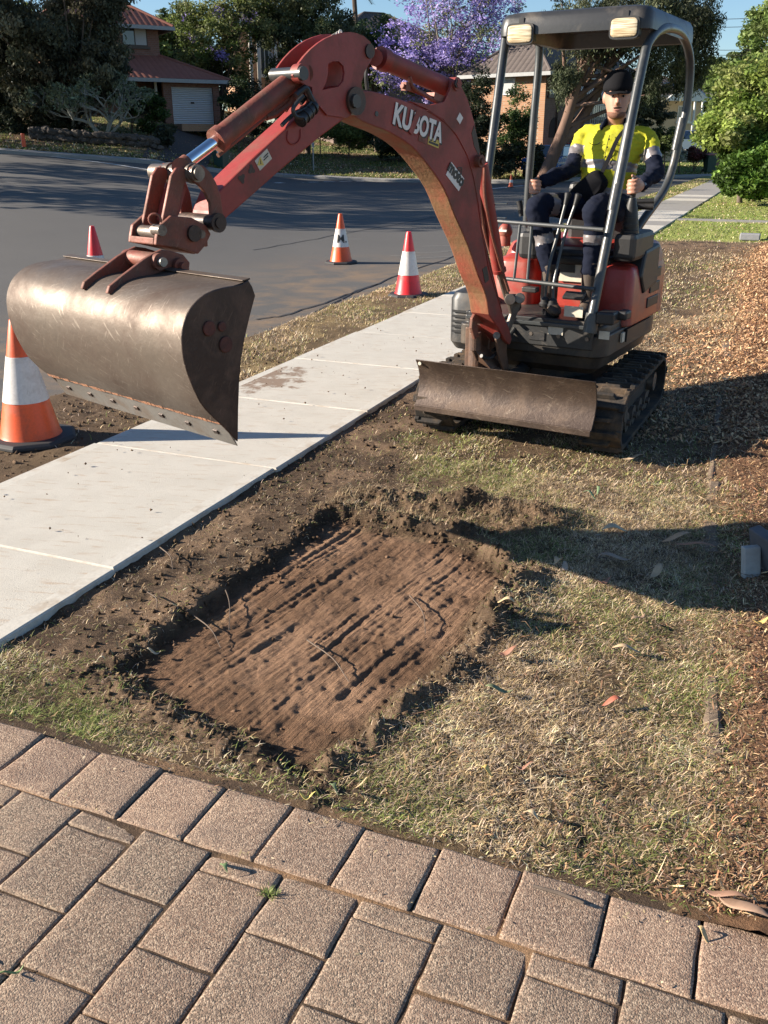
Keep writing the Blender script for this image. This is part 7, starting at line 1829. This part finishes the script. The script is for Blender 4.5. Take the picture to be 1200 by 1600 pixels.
for a in ((961, 828, .115, -5, (.5, .40, .26), 'broad pale curled leaf in the shade right of the soil pile', .42), (962, 872, .14, -10, (.30, .22, .16), 'long narrow brown leaf in the middle of the bucket shadow'), (873, 876, .06, 60, tan, 'curled tan leaf standing near the edge of the bucket shadow', .5), (883, 885, .05, 80, (.34, .28, .22), 'small greyish leaf touching the tan curled one', .5), (1028, 892, .11, 55, tan, 'upright pointed tan leaf inside the bucket shadow', .3), (945, 908, .06, 20, brn, 'small brown leaf at the lower edge of the shadow', .4), (1045, 940, .05, -30, tan, 'small curled leaf just below the shadow edge'), (1000, 965, .10, 45, (.30, .2, .13), 'dark twisted leaf below the shadow, right of centre', .22), (790, 940, .07, -25, (.55, .42, .24), 'split straw-coloured leaf on the right rim of the dig', .4), (795, 1018, .07, 15, brn, 'reddish brown leaf right of the dig', .35), (960, 1097, .075, 12, (.32, .10, .06), 'dark red leaf in the grass right of centre', .3), (780, 1078, .09, -4, (.18, .2, .1), 'dull green leaf right of the dig'), (980, 1015, .10, -12, tan, 'tan leaf partly buried in straw, right of centre', .2), (760, 1205, .04, -45, yel, 'bright yellow leaf in the grass above the paving', .4), (480, 1243, .045, -8, (.62, .50, .14), 'yellow leaf on the grass edge beside the paving', .3), (350, 1354, .050, -72, grn, 'green leaf lying on the paver below the edging row', .36), (20, 1518, .055, 42, (.20, .28, .10), 'long green blade at the left on the pavers', .14), (828, 1273, .06, -55, (.55, .42, .26), 'pale narrow leaf above the edging pavers'), (1100, 1462, .045, -62, (.55, .40, .2), 'narrow pale leaf on a paver at the right'), (520, 1230, .06, -70, (.14, .18, .09), 'dark green leaf at the grass edge near the dig corner'), (935, 765, .09, 80, (.20, .28, .14), 'upright green leaf in the grass in front of the digger', .16), (922, 772, .08, 130, (.16, .24, .12), 'second green leaf crossing the upright one', .16), (650, 715, .05, 50, (.5, .4, .3), 'small pinkish leaf on the grass before the left track'), (240, 1018, .05, 0, (.55, .45, .3), 'pale leaf near the lower left corner of the dig'), (155, 1031, .04, -10, (.6, .52, .36), 'small whitish leaf on bare soil left of the dig'), (820, 1197, .05, -5, brn, 'reddish leaf fragment above the paving, right of centre'), (990, 715, .12, 6, (.4, .3, .2), 'long narrow leaf in the digger shadow'), (1085, 852, .17, -32, (.36, .19, .12), 'long reddish bark strip beside the timber edging', .16), (1060, 840, .15, 18, (.46, .29, .17), 'curved tan bark strip crossing the reddish one', .22), (1160, 1420, .13, -48, (.34, .22, .15), 'broad bark strip at the grass corner by the paving', .26), (1135, 1400, .10, -30, (.26, .15, .10), 'narrow dark bark strip under the broad one', .2), (1190, 970, .07, 10, yel, 'yellow-orange chip at the right edge below the block', .3)):
    leaf_obj(*a[:6], *a[6:])
mm = MB(); a_, b2 = atZ(832, 1384, .018), atZ(912, 1411, .016); mm.tube([a_, (a_ + b2) / 2 + V3(.0, .004, .001), b2], [.0035, .005, .0035], 8); tag(mm.build('stick', m_bark, None, smooth=True), 'short brown stick lying across two edging pavers', 'stick')
for (px, py) in ((421, 1395),):
    g = atZ(px, py, .004); n = 60; ss, tt_ = st_of(g); o = blades('weed_tuft', ss + rng.normal(size=n) * .010, tt_ + rng.normal(size=n) * .006, np.full(n, .002), .012 + .014 * rng.random(n), .002 + .001 * rng.random(n), .2 + 1.2 * rng.random(n), np.tile(np.array([[.22, .26, .08]]), (n, 1)) * (.6 + .8 * rng.random((n, 1))))
    del o['kind']; tag(o, 'tiny weed tuft growing in a paver joint', 'weed')
# timber edging sleepers and the grey block at the right
m_timber = weathered('weathered_timber', (.20, .145, .10), (.11, .08, .055), 4, .6, .9, 0, .6, stretch=(12, 12, 1))
for (x0, y0, x1, y1, wd, lab) in ((1131, 497, 1137, 560, .07, 'farthest piece of weathered timber edging in the mulch'), (1126, 612, 1112, 740, .035, 'thin timber edging running through the digger shadow'), (1118, 745, 1115, 772, .06, 'short timber edging piece before the dark gap'), (1110, 806, 1113, 850, .07, 'dark timber edging stub inside the bucket shadow'), (1113, 1045, 1120, 1170, .05, 'nearest half-buried timber edging in the foreground mulch'), (1119, 885, 1112, 1015, .03, 'thin sliver of timber edging just below the bucket shadow')):
    a_, b2 = atZ(x0, y0, .02), atZ(x1, y1, .02)
    for q in (a_, b2): q[2] = float(verge_fields(np.array([st_of(q)[0]]), np.array([st_of(q)[1]]))[0][0]) - .011
    d = b2 - a_; L = np.linalg.norm(d); d /= L; e = np.cross(ZZ, d); e /= np.linalg.norm(e); mm = MB(); nn_ = 14; rings = []
    for k in range(nn_ + 1):
        c = a_ + d * L * k / nn_; j = .006 * math.sin(k * 2.1 + x0); rings.append([c + e * (wd / 2 + j) - ZZ * .05, c + e * (wd / 2 + j * .5) + ZZ * (.012 + j * .4), c + e * (wd / 2 - .012) + ZZ * (.018 + j * .4), c - e * (wd / 2 - .012) + ZZ * (.016 - j * .3), c - e * (wd / 2 - j) + ZZ * .010, c - e * wd / 2 - ZZ * .05])
    mm.loft(rings); tag(mm.build('timber_edging', m_timber, None, bevel=.002), lab, 'garden edging', 'pieces of timber garden edging')
c = atZ(1178, 905, -.01); mm = MB(); X_ = V3(.97, .2, 0); X_ /= np.linalg.norm(X_); Y_ = V3(-X_[1], X_[0], 0)
mm.box(c + X_ * .0 + Y_ * .035 + ZZ * .05, (.075, .03, .15), (X_, Y_, (ZZ * .97 + Y_ * .24))); tag(mm.build('concrete_block', plain('pale_concrete_block', (.34, .33, .31), .9, 0, .2, 50), None, bevel=.006), 'small pale grey concrete block standing in the mulch at the right edge', 'concrete block')
mm = MB(); c2 = atZ(1205, 900, 0); mm.box(c2 + Y_ * .05 + ZZ * .07, (.05, .16, .20), ((X_ * .97 + ZZ * .24), Y_, (ZZ * .97 - X_ * .24))); tag(mm.build('stone_slab', plain('dark_grey_slab', (.09, .09, .10), .8), None, bevel=.006), 'dark grey slab leaning against the pale concrete block', 'stone slab')
c = atZ(1172, 370, .05); mm = MB(); mm.box(c, (.35, .2, .12), (VV, UU, ZZ)); tag(mm.build('stone_slab', plain('grey_flat_stone', (.24, .24, .25), .8), None, bevel=.02), 'flat grey stone on the lawn edge behind the mulch heap', 'stone slab')
# turned clump behind the dig: tangled turf strands
n = 1500; s = -.92 + .15 * rng.normal(size=n); t = 4.0 + .08 * rng.normal(size=n); z_ = surf(s, t) + .02 * rng.random(n)
o = blades('turf_clump', s, t, z_, .012 + .045 * rng.random(n) ** 3, .0018 + .002 * rng.random(n), .2 + 1.3 * rng.random(n), np.array((.26, .18, .11)) * (.5 + 1.1 * rng.random((n, 1)))); tag(o, 'torn clump of roots and turf at the far corner of the dig')
n = 2500; s = -1.9 + 1.3 * rng.random(n); t = 3.72 + .35 * rng.random(n); z_ = surf(s, t); o = blades('turf_clump', s, t, z_, .015 + .03 * rng.random(n), .002 + .002 * rng.random(n), .2 + 1.3 * rng.random(n), np.array((.36, .27, .16)) * (.4 + 1.1 * rng.random((n, 1)))); tag(o, 'loose torn turf along the far rim of the dig')
